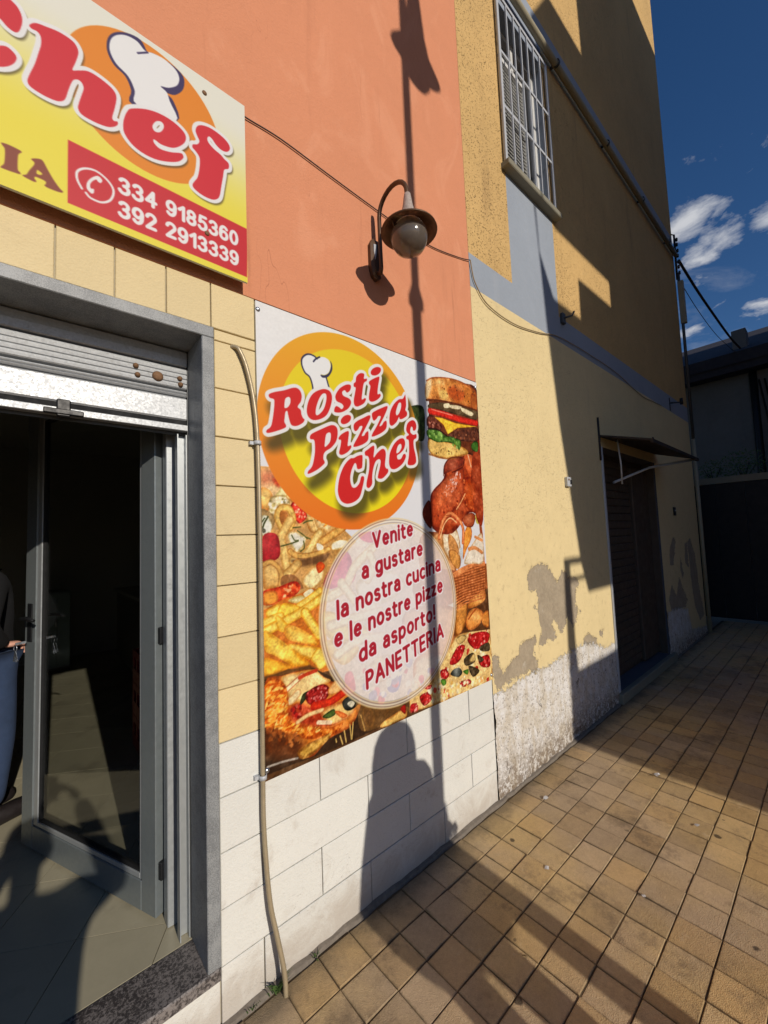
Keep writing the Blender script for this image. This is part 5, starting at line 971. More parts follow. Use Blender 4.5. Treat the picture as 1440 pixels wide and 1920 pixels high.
# thin skim strip of plaster under the sign where the tiles stop
def facade(name, x0, x1, z0, z1, mat, j=.0022, c=.0022, th=.0125):
    w2, h2 = (x1-x0)/2-j, (z1-z0)/2-j; d = th+rnd.uniform(-.0012, .0012)
    cn = [(-1, -1), (1, -1), (1, 1), (-1, 1)]; t = [rnd.uniform(-.0005, .0005) for _ in range(4)]
    V = [(a*w2, 0, b*h2) for a, b in cn]+[(a*w2, -d+c, b*h2) for a, b in cn]+[(a*(w2-c), -d+t[i], b*(h2-c)) for i, (a, b) in enumerate(cn)]
    F = [(8, 9, 10, 11)]+[(4+i, 4+(i+1) % 4, 8+(i+1) % 4, 8+i) for i in range(4)]+[(i, (i+1) % 4, 4+(i+1) % 4, 4+i) for i in range(4)]
    o = MB().add(V, F).build(name, mat, shop, ((x0+x1)/2, .0121, (z0+z1)/2)); return o
rows = [0.0, .195, .391, .588, .785, .982]
JA = [.444, .984, 1.524, 2.06]; JB = [.174, .714, 1.252, 1.79]
for r in range(5):
    js = (JB, JA, JB, JA, JB)[r]
    xs_ = [DX1+.049]+[j for j in js if j > DX1+.1]+[2.316]
    for a, b in zip(xs_[:-1], xs_[1:]):
        if r == 4 and a > 1.0: facade('facade_tile', a, b, rows[r], rows[r+1], MT['tile_white'])
        else: facade('facade_tile', a, b, rows[r], rows[r+1], MT['tile_white'])
for a, b in ((-1.2, -.9), (-.9, -.36), (-.36, .18), (.18, DX1+.048)): facade('facade_tile', a, b, 0, .164, MT['tile_white'])
zr = [.982+.1967*k for k in range(9)]+[2.602]
for a, b in zip(zr[:-1], zr[1:]):
    facade('facade_tile', DX1+.049, .722, a, b, MT['tile_yellow'])
    facade('facade_tile', -1.2, DX0-.049, a, b, MT['tile_yellow'])
xt = [.7215]+[.70-.1625*k for k in range(1, 13)]
for b, a in zip(xt[:-1], xt[1:]): facade('facade_tile', a, b, 2.604, 2.792, MT['tile_yellow'])
# granite surround and threshold
MB().cbox(DX1, DX1+.047, -.012, .18, .211, 2.5565, .003).build('granite_jamb', MT['granite'], shop)
MB().cbox(DX0-.047, DX0, -.012, .18, .211, 2.5565, .003).build('granite_jamb', MT['granite'], shop)
MB().cbox(DX0-.047, DX1+.047, -.012, .18, 2.557, 2.602, .003).build('granite_lintel', MT['granite'], shop)
MB().cbox(DX0-.047, DX1+.047, -.014, .176, .165, .2105, .004).build('threshold', MT['granite_dark'], shop)
# steel lining of the doorway
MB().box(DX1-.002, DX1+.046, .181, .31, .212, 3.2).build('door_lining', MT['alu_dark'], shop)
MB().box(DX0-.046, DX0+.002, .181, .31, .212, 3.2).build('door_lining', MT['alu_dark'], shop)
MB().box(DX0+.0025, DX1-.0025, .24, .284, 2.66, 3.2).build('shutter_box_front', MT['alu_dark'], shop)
# roller shutter, almost all the way up
sh = MB().box(DX0+.01, DX1-.006, .205, .215, 2.2, 2.64).build('roller_shutter', MT['alu_dark'], shop)
def slat(z0, z1, ribs):
    prof = [(.204, z0), (.178, z0+.004)]
    n = ribs
    for k in range(n):
        a = z0+.006+(z1-z0-.012)*k/n; b = z0+.006+(z1-z0-.012)*(k+1)/n
        prof += [(.174, a+.002), (.172, (a+b)/2), (.174, b-.003), (.179, b-.0012)]
    prof += [(.178, z1-.004), (.204, z1)]
    return MB().extrude_profile(prof, DX0+.008, DX1-.005)
for z0, z1, n in ((2.559, 2.64, 3), (2.484, 2.557, 1), (2.388, 2.482, 4), (2.354, 2.386, 2)): slat(z0, z1, n).build('slat', MT['galv'], sh)
MB().cbox(DX0+.006, DX1-.003, .168, .204, 2.256, 2.351, .006).build('bottom_bar', MT['galv'], sh)
MB().box(DX0+.006, DX1-.004, .176, .2, 2.236, 2.2555).build('rubber_strip', MT['rubber'], sh)
MB().cbox(DX0+.006, DX1-.004, .164, .2, 2.211, 2.2355, .002).build('bottom_angle', MT['galv'], sh)
for x, z in ((.306, 2.447), (.312, 2.412), (.465, 2.432), (.468, 2.407)):
    MB().lathe([(0, -.012), (.006, -.011), (.0095, -.006), (.0105, 0)], (x, .172, z), 14, axis='y').build('rivet', MT['rust'], sh)
MB().lathe([(0, -.011), (.014, -.011), (.019, -.006), (.0205, 0)], (.383, .172, 2.423), 22, axis='y').build('shutter_lock', MT['rust'], sh)
MB().cbox(.065, .105, .15, .166, 2.2, 2.262, .004).cbox(.03, .142, .146, .1635, 2.207, 2.226, .003).build('pull_catch', MT['black'], sh)
# guide rails
for xa, xb in ((DX1-.04, DX1-.003), (DX0+.003, DX0+.04)):
    g = MB(); g.box(xa, xb, .216, .222, .212, 2.2); g.box(xa, xa+.004, .186, .216, .212, 2.2); g.box(xb-.004, xb, .186, .216, .212, 2.2)
    g.build('guide_rail', MT['alu_light'], shop)
# door frame
fr = MB(); 
for xa, xb in ((.438, .494), (DX0+.004, DX0+.06)):
    fr.cbox(xa, xb, .285, .345, .212, 2.64, .003)
fr.cbox(DX0+.0605, .4375, .285, .345, 2.575, 2.64, .003)
fr.build('door_frame', MT['alu_light'], shop)
# the door leaf, swung inwards: built along +X from its hinge, then turned
leaf = empty('door', (.43, .362, 0)); leaf.parent = shop; leaf.rotation_euler = (0, 0, math.atan2(.985, -.42))
LW, LB, LT_ = 1.068, .222, 2.56
def leafbox(name, x0, x1, z0, z1, y0=-.022, y1=.022, mat='alu', c=.003): return MB().cbox(x0, x1, y0, y1, z0, z1, c).build(name, MT[mat], leaf)
leafbox('stile', 0, .092, LB, LT_); leafbox('stile', LW-.105, LW, LB, LT_)
leafbox('rail', .0925, LW-.1055, LB, .34); leafbox('rail', .0925, LW-.1055, LT_-.095, LT_)
gx0, gx1, gz0, gz1 = .0925, LW-.1055, .3405, LT_-.0955
for nm, a in (('glazing_bead', (gx0, gx0+.018, gz0, gz1)), ('glazing_bead', (gx1-.04, gx1, gz0, gz1)), ('glazing_bead', (gx0+.0185, gx1-.0405, gz0, gz0+.022)), ('glazing_bead', (gx0+.0185, gx1-.0405, gz1-.02, gz1))):
    leafbox(nm, *a, -.017, .017, 'alu_light', .002)
MB().box(gx0+.012, gx1-.03, -.003, .003, gz0+.012, gz1-.012).build('glass_pane', MT['glass'], leaf)
g = MB()
for xa, xb, za_, zb_ in ((gx0+.018, gx0+.026, gz0+.03, gz1-.03), (gx1-.048, gx1-.0402, gz0+.03, gz1-.03), (gx0+.018, gx1-.041, gz0+.022, gz0+.03), (gx0+.018, gx1-.041, gz1-.03, gz1-.0202)): g.box(xa, xb, -.012, .012, za_, zb_)
g.build('gasket', MT['rubber'], leaf)
for z in (.4, 1.355, 2.3):
    MB().cbox(-.021, -.0005, -.03, .012, z-.035, z+.035, .003).tube([(-.012, -.034, z-.042), (-.012, -.034, z+.042)], .0075, 10).build('hinge', MT['black'], leaf)
hd = MB(); 
for sy in (-1, 1):
    hd.cbox(LW-.08, LW-.035, sy*.0225 if sy > 0 else -.029, .029 if sy > 0 else -.0225, 1.26, 1.46, .003)
    hd.tube([(LW-.058, sy*.026, 1.385), (LW-.058, sy*.062, 1.386), (LW-.072, sy*.07, 1.387), (LW-.15, sy*.07, 1.39), (LW-.19, sy*.066, 1.383)], [.009, .009, .0095, .0085, .007], 10)
hd.build('handle', MT['black'], leaf)
MB().lathe([(0, -.036), (.008, -.036), (.0085, -.02)], (LW-.058, -.003, 1.262), 12, axis='y').build('lock_cylinder', MT['steel'], leaf)

# interior, seen through the doorway
def clip_poly(p, ax, lim, keep_greater):
    out = []
    for i in range(len(p)):
        a, b = p[i-1], p[i]; ia = (a[ax] >= lim) == keep_greater; ib = (b[ax] >= lim) == keep_greater
        if ia != ib:
            t = (lim-a[ax])/(b[ax]-a[ax]); out.append((a[0]+t*(b[0]-a[0]), a[1]+t*(b[1]-a[1])))
        if ib: out.append(b)
    return out
flo = MB().box(-2.6, 2.25, .1765, 5.9, .10, .2055).build('interior_floor', MT['joint']); tag(flo, 'beige tiled shop floor inside the doorway', kind='structure')
U = Vector((.53, .848)); N = Vector((.848, -.53)); U.normalize(); N.normalize(); pt = .337
n0 = -.125; u0 = Vector((.431, .326)).dot(U)
for i in range(-14, 16):
    for j in range(-6, 20):
        cu, cn = u0+i*pt, n0+(j-8)*pt; g = .0016
        q = [U*a+N*b for a, b in ((cu+g, cn+g), (cu+pt-g, cn+g), (cu+pt-g, cn+pt-g), (cu+g, cn+pt-g))]
        p = [(v.x, v.y) for v in q]
        for ax, lim, kg in ((1, .1775, True), (1, 5.85, False), (0, -1.3, True), (0, 2.24, False)):
            if p: p = clip_poly(p, ax, lim, kg)
        if len(p) < 3: continue
        ar = abs(sum(p[k-1][0]*p[k][1]-p[k][0]*p[k-1][1] for k in range(len(p))))/2
        if ar < .0004: continue
        m_ = len(p); V = [(x, y, .2057) for x, y in p]+[(x, y, .2098+rnd.uniform(0, .0006)) for x, y in p]
        F = [tuple(range(m_, 2*m_))]+[(k, (k+1) % m_, m_+(k+1) % m_, m_+k) for k in range(m_)]
        MB().add(V, F).build('floor_tile', MT['floor_tile'], flo)
r_ = MB(); r_.box(-2.7, -2.6, .3005, 6, .1, 3.2); r_.box(2.25, 2.315, .3005, 6, .1, 3.2); r_.box(-2.6, 2.25, 5.9, 6, .1, 3.2)
o = r_.build('interior_wall', MT['room']); tag(o, kind='structure')
o = MB().box(-2.6, 2.25, .3005, 5.9, 3.2, 3.249).build('interior_ceiling', MT['room']); tag(o, kind='structure')
cb = empty('cupboard', (.31, 5.2, .21), 'teal grey cupboard against the back wall inside the shop', 'cupboard')
MB().cbox(-.165, .12, .0, .45, .03, 1.0, .006).build('carcass', MT['teal'], cb)
MB().cbox(-.16, -.025, -.02, -.001, .05, .98, .004).build('cupboard_door', MT['teal'], cb); MB().cbox(-.02, .115, -.02, -.001, .05, .98, .004).build('cupboard_door', MT['teal'], cb)
MB().box(-.155, .11, .02, .4, 0, .03).build('base', MT['black'], cb)
MB().tube([(-.035, -.045, .55), (-.035, -.045, .68)], .006, 8).build('cupboard_handle', MT['steel'], cb)
ct = empty('counter', (1.35, 3.6, .21), 'dark serving counter along the inside wall of the shop', 'counter')
MB().cbox(-.42, .42, -1.3, 1.5, .08, .95, .01).build('counter_body', MT['alu_dark'], ct); MB().cbox(-.46, .46, -1.34, 1.54, .951, .99, .006).build('counter_top', MT['granite'], ct); MB().box(-.36, .36, -1.2, 1.4, 0, .08).build('counter_base', MT['black'], ct)
for k in range(3):
    cr = empty('crate', (.8, 1.95, .21+k*.245), ('red plastic crate at the bottom of the stack behind the glass door', 'middle red plastic crate of the stack behind the glass door', 'topmost red plastic crate of the stack behind the glass door')[k], 'crate', 'red crates inside the shop')
    MB().box(-.17, .17, -.22, .22, .0, .012).build('crate_base', MT['red'], cr)
    for sx in (-1, 1):
        q = MB(); q.box(sx*.165-.006, sx*.165+.006, -.22, .22, .012, .1); q.box(sx*.165-.006, sx*.165+.006, -.22, .22, .19, .24)
        for yy in (-.2, -.07, .07, .2): q.box(sx*.165-.005, sx*.165+.005, yy-.02, yy+.02, .1, .19)
        q.build('crate_side', MT['red'], cr)
        q = MB(); q.box(-.158, .158, sx*.214-.006, sx*.214+.006, .012, .1); q.box(-.158, .158, sx*.214-.006, sx*.214+.006, .19, .24)
        for xx in (-.14, 0, .14): q.box(xx-.018, xx+.018, sx*.214-.005, sx*.214+.005, .1, .19)
        q.build('crate_side', MT['red'], cr)

# ------------------------------------------------------------------ printed sheets
def print_mesh(name, P, y, x0, z0):
    nx, ny = P.nx, P.ny
    co = np.empty((ny, nx, 3)); co[..., 0] = x0+(P.u-P.u0)[None, :]; co[..., 1] = y; co[..., 2] = z0+P.v[:, None]
    idx = np.arange(nx*ny).reshape(ny, nx); q = np.stack([idx[:-1, :-1], idx[:-1, 1:], idx[1:, 1:], idx[1:, :-1]], -1).reshape(-1, 4)
    me = bpy.data.meshes.new(name); me.vertices.add(nx*ny); me.vertices.foreach_set('co', co.reshape(-1).astype(np.float32))
    me.loops.add(q.size); me.loops.foreach_set('vertex_index', q.reshape(-1).astype(np.int32))
    me.polygons.add(len(q)); me.polygons.foreach_set('loop_start', np.arange(0, q.size, 4, dtype=np.int32)); me.polygons.foreach_set('loop_total', np.full(len(q), 4, np.int32))
    me.update(calc_edges=True)
    a = me.color_attributes.new('Col', 'FLOAT_COLOR', 'POINT')
    c = np.clip(P.img/255, 0, 1); c = np.where(c > .04045, ((c+.055)/1.055)**2.4, c/12.92)*np.array((.76, .79, .84))
    rgba = np.ones((ny*nx, 4), np.float32); rgba[:, :3] = c.reshape(-1, 3); a.data.foreach_set('color', rgba.reshape(-1))
    me.materials.append(MT['print']); return me
# ------------------------------------------------------------------ poster
PX, PZ = .72, .78
po = empty('food_poster', (1.515, 0, PZ), 'large printed food poster with red lettering and yellow disc beside the doorway', 'poster')
def sub(o, p): o.parent = p; o.matrix_parent_inverse = Matrix.Translation(p.location).inverted(); return o
art = paint_poster(POSTER_ART, POSTER_LETTERS, ORANGE_DISC, YELLOW_DISC, ROUNDEL)
o = bpy.data.objects.new('printed_face', print_mesh('printed_face', art, -.0125, PX, PZ)); link(o); sub(o, po)
sub(MB().box(PX, PX+1.59, -.012, -.0005, PZ, PZ+2.0).build('panel', MT['sign_edge']), po)
for u, v in ((.011, 1.963), (1.575, 1.965), (.012, .04), (1.575, .03)):
    sub(MB().lathe([(0, -.006), (.005, -.0055), (.009, -.003), (.011, 0)], (PX+u, -.0126, PZ+v), 16, axis='y').build('screw', MT['steel']), po)

# ------------------------------------------------------------------ shop sign
SX, SZ = -.306, 2.815
sg = empty('shop_sign', (-.5, 0, SZ), 'yellow and white shop sign with red lettering and orange disc above the doorway', 'sign')
P2 = paint_sign()
o = bpy.data.objects.new('printed_face', print_mesh('printed_face', P2, -.0555, SX, SZ)); link(o); sub(o, sg)
P3 = Print(1.9, .79, .02, u0=-2.2); g_ = np.clip((P3.v-.2)/.5, 0, 1)[:, None, None]; g_ = g_*g_*(3-2*g_)
P3.img[:] = np.array((240, 222, 70))*(1-g_)+np.array((236, 232, 214))*g_
o = bpy.data.objects.new('printed_face', print_mesh('printed_face', P3, -.0556, SX-1.9, SZ)); link(o); sub(o, sg)
sub(MB().box(SX-1.9, SX+.975, -.055, -.045, SZ, SZ+.79).build('panel', MT['sign_edge']), sg)

for x in (-2.0, -1.2, -.4, .4, .62): sub(MB().box(x-.015, x+.015, -.0448, -.0005, SZ+.06, SZ+.73).build('batten', MT['alu_dark']), sg)

for x, z in ((.504, 3.541), (.508, 2.951)):
    sub(MB().lathe([(0, -.006), (.005, -.0055), (.0085, -.003), (.0095, 0)], (x, -.0557, z), 16, axis='y').build('screw', MT['rust']), sg)

# ------------------------------------------------------------------ wall lamp
LX = 1.42
lamp = empty('wall_lamp', (LX, 0, 3.17), 'brown gooseneck wall lamp with glass globe on the orange wall', 'lamp')
def L_(mb, name, mat, p=None): return sub(mb.build(name, MT[mat]), p or lamp)
bp = MB(); prof = [(-.028, 3.17), (0, 3.15), (.03, 3.17), (.04, 3.22), (.04, 3.345), (.022, 3.38), (-.022, 3.38), (-.04, 3.345), (-.04, 3.22)]
n = len(prof); V = [(LX+x, 0, z) for x, z in prof]+[(LX+x, -.024, z) for x, z in prof]+[(LX+x*.6, -.034, 3.27+(z-3.27)*.72) for x, z in prof]
bp.add(V, [(k, (k+1) % n, n+(k+1) % n, n+k) for k in range(n)]+[(n+k, n+(k+1) % n, 2*n+(k+1) % n, 2*n+k) for k in range(n)]+[tuple(range(2*n, 3*n))])
L_(bp, 'wall_plate', 'lamp_metal')
cl = MB(); cl.add([(LX-.026, -.037, 3.34), (LX-.004, -.037, 3.345), (LX-.006, -.037, 3.30), (LX-.018, -.037, 3.255), (LX-.026, -.037, 3.30)]+[(LX-.026, -.034, 3.34), (LX-.004, -.034, 3.345), (LX-.006, -.034, 3.30), (LX-.018, -.034, 3.255), (LX-.026, -.034, 3.30)], [(0, 1, 2, 3, 4), (5, 6, 1, 0), (6, 7, 2, 1), (7, 8, 3, 2), (8, 9, 4, 3), (9, 5, 0, 4)])
L_(cl, 'clip', 'white_metal')
pts = [(LX, -.034, 3.185), (LX, -.056, 3.172), (LX, -.062, 3.2), (LX, -.06, 3.3), (LX, -.06, 3.42)]
c0 = Vector((LX, -.168, 3.485))
for k in range(0, 13):
    a = math.pi*(1-k/12); pts.append((LX, c0.y-.108*math.cos(math.pi-a) if False else c0.y+.108*math.cos(math.pi*k/12), c0.z+.108*math.sin(math.pi*k/12)))
pts += [(LX, -.277, 3.455)]
L_(MB().tube(pts, .0115, 12), 'gooseneck', 'lamp_metal')
HY = -.279
L_(MB().lathe([(.0, 3.472), (.016, 3.472), (.02, 3.45), (.024, 3.42), (.031, 3.385), (.045, 3.345)], (LX, HY, 0), 24), 'lamp_cap', 'lamp_flaked')
L_(MB().lathe([(.043, 3.35), (.06, 3.335), (.085, 3.318), (.118, 3.292), (.14, 3.276), (.143, 3.268), (.139, 3.266), (.115, 3.28), (.082, 3.3), (.05, 3.318)], (LX, HY, 0), 40), 'lamp_shade', 'lamp_metal')
L_(MB().lathe([(.05, 3.318), (.06, 3.31), (.078, 3.29), (.09, 3.262), (.093, 3.235), (.087, 3.205), (.07, 3.178), (.045, 3.161), (.02, 3.154), (0, 3.1525)], (LX, HY, 0), 36), 'globe', 'globe')
L_(MB().tube([(LX-.088, HY, 3.272), (LX-.1, HY+.004, 3.25), (LX-.118, HY, 3.286)], .004, 8), 'clip', 'lamp_metal'); L_(MB().tube([(LX+.088, HY, 3.272), (LX+.102, HY+.004, 3.25), (LX+.118, HY, 3.286)], .004, 8), 'clip', 'lamp_metal')

# ------------------------------------------------------------------ conduit, cables
cd = empty('flexible_conduit', (.765, -.07, 0), 'ribbed brass coloured conduit running down beside the doorway tiles', 'conduit')
path = [(.618, .004, 2.548), (.632, -.012, 2.545), (.645, -.02, 2.53), (.672, -.022, 2.464), (.70, -.022, 2.333), (.713, -.024, 2.153), (.715, -.026, 1.773), (.713, -.026, 1.34), (.709, -.024, .822), (.709, -.026, .599), (.722, -.036, .352), (.742, -.052, .215), (.762, -.064, .085), (.765, -.068, .0), (.765, -.069, -.03)]
sp = smooth_poly(np.array(path), False, 24)
seg = np.r_[0, np.cumsum(np.linalg.norm(np.diff(sp, axis=0), axis=1))]; step = .0072
tt = np.arange(0, seg[-1], step/2); fine_ = np.stack([np.interp(tt, seg, sp[:, k]) for k in range(3)], 1)
sub(MB().tube([tuple(p) for p in fine_], [.0102 if i % 2 else .0076 for i in range(len(fine_))], 10).build('hose', MT['conduit']), cd)
for i, (x, y, z) in enumerate(((.713, -.024, 2.15), (.709, -.024, .81))):
    sub(MB().lathe([(.0125, -.008), (.015, -.008), (.015, .008), (.0125, .008)], (x, y-.001, z), 16).box(x-.03, x-.012, y+.006, -.0005, z-.007, z+.007).build('hose_clip', MT['white_metal']), cd)
def cable(name, label, pts, r, mat, n=6, sm=6):
    o = MB().tube([tuple(p) for p in smooth_poly(np.array(pts, float), False, sm)], r, n).build(name, MT[mat]); return tag(o, label, 'cable')
yc_ = -.008
cable('wall_cable', 'thin dark cable sagging across the orange wall behind the lamp', [(.66, -.02, 3.612), (.696, yc_, 3.612), (.863, yc_, 3.622), (1.13, yc_, 3.604), (1.395, yc_, 3.588), (1.66, yc_, 3.578), (1.925, yc_, 3.586), (2.2, yc_, 3.64), (2.318, yc_-.004, 3.672)], .0032, 'cable')
cable('wall_cable', 'pale cable looping along the blue band of the yellow house', [(2.318, -.014, 3.672), (2.335, -.012, 3.6), (2.36, -.012, 3.53), (2.45, -.012, 3.44), (2.562, -.012, 3.403), (2.75, -.012, 3.385), (2.973, -.012, 3.396), (3.3, -.012, 3.45), (3.586, -.012, 3.515), (4.0, -.012, 3.54), (4.42, -.012, 3.545), (4.8, -.012, 3.545), (5.177, -.012, 3.527), (5.6, -.012, 3.475), (6.013, -.012, 3.443), (6.35, -.012, 3.46), (6.8, -.012, 3.48)], .0045, 'cable_light')

# ------------------------------------------------------------------ yellow house next door
HX0, HX1 = 2.32, 8.38
WX0, WX1, WZ0, WZ1 = 2.895, 3.70, 4.74, 6.26
D2X0, D2X1, D2Z0, D2Z1 = 4.45, 6.27, .1, 2.6
yh = empty('yellow_house', (5.3, 0, 0), 'ochre and straw yellow house with blue painted bands and peeling foot', 'building')
def Y_(mb, name, mat, p=None): return sub(mb.build(name, [MT[m] for m in mat] if isinstance(mat, tuple) else MT[mat]), p or yh)
xs_ = [HX0, WX0, WX1, D2X0, D2X1, HX1]; zs_ = [0, D2Z0, 1.8, D2Z1, 3.49, 3.74, WZ0, WZ1, 6.47, 6.78, 11.9]
mb = MB(); Yf = .0
def cellmat(xm, zm):
    if WX0 < xm < WX1 and WZ0 < zm < WZ1: return None
    if D2X0 < xm < D2X1 and zm < D2Z1: return None
    if (xm < D2X0 or xm > D2X1) and zm < 1.8: return None
    if zm < 3.49: return 0
    if zm < 3.74: return 2
    if WX0 < xm < WX1 and zm < 6.47: return 2
    if 6.47 < zm < 6.78: return 2
    return 1
for a, b in zip(xs_[:-1], xs_[1:]):
    for c, d in zip(zs_[:-1], zs_[1:]):
        k = cellmat((a+b)/2, (c+d)/2)
        if k is None: continue
        mb.add([(a, Yf, c), (b, Yf, c), (b, Yf, d), (a, Yf, d)], [(0, 1, 2, 3)], k)
mb.add([(HX1, Yf, 0), (HX1, 6, 0), (HX1, 6, 11.9), (HX1, Yf, 11.9)], [(0, 1, 2, 3)], 1)         # end wall
mb.add([(HX0, Yf, 9.5), (HX0, 6, 9.5), (HX0, 6, 11.9), (HX0, Yf, 11.9)], [(0, 1, 2, 3)], 1)
mb.add([(HX0, Yf, 11.9), (HX1, Yf, 11.9), (HX1, 6, 11.9), (HX0, 6, 11.9)], [(0, 1, 2, 3)], 1)
mb.add([(HX0, 6, 0), (HX1, 6, 0), (HX1, 6, 11.9), (HX0, 6, 11.9)], [(0, 1, 2, 3)], 1)
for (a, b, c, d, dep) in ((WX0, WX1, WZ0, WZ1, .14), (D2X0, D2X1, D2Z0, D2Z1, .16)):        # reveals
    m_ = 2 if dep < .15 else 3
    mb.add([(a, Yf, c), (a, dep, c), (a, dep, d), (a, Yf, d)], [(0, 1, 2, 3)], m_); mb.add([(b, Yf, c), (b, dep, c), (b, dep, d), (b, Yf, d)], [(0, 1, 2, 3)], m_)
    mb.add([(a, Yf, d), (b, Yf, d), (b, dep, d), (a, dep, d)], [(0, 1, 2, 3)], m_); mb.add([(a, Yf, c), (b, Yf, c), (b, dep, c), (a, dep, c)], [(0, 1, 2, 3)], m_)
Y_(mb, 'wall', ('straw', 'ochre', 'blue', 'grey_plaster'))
# peeling foot of the wall: fine grids, bare patches set back, whitewash rough and proud
def peeling_foot(x0, x1, ztop, patches, wtop, label, seed, cell=.01):
    nx, nz = int((x1-x0)/cell)+1, int(ztop/cell)+1
    gx = np.linspace(x0, x1, nx); gz = np.linspace(0, ztop, nz); GX, GZ = np.meshgrid(gx, gz)
    class G: pass
    G = G(); G.u, G.v, G.px = gx, gz, gx[1]-gx[0]
    pe = np.full(GX.shape, -9.0)
    for p in patches: pe = np.maximum(pe, Print.dist(G, (slice(0, nz), slice(0, nx)), np.array(p, float), True))
    pe = np.maximum(pe, -.4); wa = GZ-np.interp(GX, [a for a, _ in wtop], [b for _, b in wtop])
    n1 = pnoise(GX.shape, 50, seed, 4); n2 = pnoise(GX.shape, 16, seed+1, 3); n3 = pnoise(GX.shape, 90, seed+2, 2)
    k = np.clip((pe+n1*.08+.004)/.008, 0, 1)
    yy = np.where(wa+n1*.08 < 0, -.004+n1*.016+n2*.012+n3*.008, k*.005+n1*.0015); yy[-1, :] = 0; yy[:, -1] = 0; yy[:, 0] = np.minimum(yy[:, 0], 0)
    idx = np.arange(GX.size).reshape(GX.shape); qf = np.stack([idx[:-1, :-1], idx[:-1, 1:], idx[1:, 1:], idx[1:, :-1]], -1).reshape(-1, 4)
    me = bpy.data.meshes.new('peeling_wall_foot'); me.from_pydata(np.stack([GX, yy, GZ], -1).reshape(-1, 3).tolist(), [], qf.tolist()); me.update()
    for nm, arr in (('peel', pe), ('wash', np.clip(wa, -.5, .5))):
        at = me.attributes.new(nm, 'FLOAT', 'POINT'); at.data.foreach_set('value', arr.reshape(-1).astype(np.float32))
    me.polygons.foreach_set('use_smooth', [True]*len(me.polygons)); me.materials.append(MT['peeling'])
    o = bpy.data.objects.new('peeling_wall_foot', me); link(o); sub(o, yh); o['label'] = label
peeling_foot(HX0, D2X0, 1.8, PEEL, WHITE_TOP, 'peeling yellow paint over a whitewashed rough base', 71)
PEEL2 = [[(6.6, 1.22), (6.66, 1.45), (6.86, 1.6), (6.98, 1.55), (6.88, 1.35), (6.76, 1.2)], [(7.4, 1.2), (7.46, 1.48), (7.6, 1.5), (7.58, 1.1)], [(7.62, 1.5), (7.8, 1.56), (8.02, 1.3), (8.12, .75), (8.3, .3), (8.0, .25), (7.75, .5), (7.66, .9)], [(6.42, .75), (6.6, .95), (6.8, .78), (7.0, 1.02), (7.2, .8), (7.35, .66), (7.2, .56), (6.8, .6), (6.5, .6)], [(7.1, 1.15), (7.18, 1.3), (7.26, 1.05), (7.16, .98)]]
peeling_foot(D2X1, HX1, 1.8, PEEL2, [(6.27, .62), (6.8, .6), (7.3, .52), (7.45, .2), (8.4, .1)], 'dark flaked patches on the shaded wall past the entrance', 81, .02)
# window: louvred shutter behind a white grille
win = Y_(MB().box(WX0, WX1, .141, .16, WZ0, WZ1), 'window', 'black')
f = MB(); t_ = .045
for a in ((WX0, WX0+t_, WZ0, WZ1), (WX1-t_, WX1, WZ0, WZ1), (WX0+t_, WX1-t_, WZ0, WZ0+t_), (WX0+t_, WX1-t_, WZ1-t_, WZ1), (3.285, 3.325, WZ0+t_, WZ1-t_)): f.box(a[0], a[1], .095, .14, a[2], a[3])
def W_(mb, name, mat): o = mb.build(name, MT[mat]); o.parent = win; return o
W_(f, 'window_frame', 'louvre')
for k in range(34):
    z = WZ0+.07+k*.034
    if z > 5.74: break
    W_(MB().bar((WX0+.07, .022, z), (3.3, .022, z), .03, .005, up=(0, -.8, .6)), 'louvre_slat', 'louvre')
W_(MB().box(WX0+.03, WX0+.069, .006, .04, WZ0+.03, 5.78).box(3.301, 3.33, .006, .04, WZ0+.03, 5.78).box(WX0+.0695, 3.3005, .006, .04, 5.745, 5.78), 'shutter_frame', 'louvre')
gy = -.03
def bar_(a, b, t=.012, h=None): W_(MB().bar(a, b, t, h or t), 'grille_bar', 'white_metal')
for x in (WX0-.02, WX1+.02): bar_((x, gy, WZ0-.005), (x, gy, WZ1+.02), .03, .012)
for z in (WZ0+.01, WZ1+.01, 5.25, 5.74): bar_((WX0-.004, gy, z), (WX1+.004, gy, z), .01, .024 if z in (5.25, 5.74) else .03)
for k in range(6):
    x = WX0+(k+1)*(WX1-WX0)/7; bar_((x, gy-.002, WZ0+.026), (x, gy-.002, WZ1-.006), .013)
W_(MB().cbox(WX0-.06, WX1+.06, -.075, .13, WZ0-.055, WZ0-.003, .006), 'sill', 'concrete')
# horizontal drain pipe with straps
Y_(MB().tube([(2.0, -.055, 6.415), (3.2, -.055, 6.41), (5.2, -.056, 6.4), (8.3, -.055, 6.39)], .031, 16), 'drain_pipe', 'pipe')
for x in (2.6, 3.9, 5.2, 6.5, 7.8): Y_(MB().lathe([(.031, -.014), (.035, -.014), (.035, .014), (.031, .014)], (x, -.065, 6.405), 18, axis='x').box(x-.012, x+.012, -.034, -.001, 6.395, 6.415), 'pipe_strap', 'alu_dark')
cable('wall_cable', 'dark cable lying along the top of the drain pipe', [(2.4, -.05, 6.452), (4, -.05, 6.447), (6, -.05, 6.441), (8.3, -.05, 6.43)], .007, 'cable')
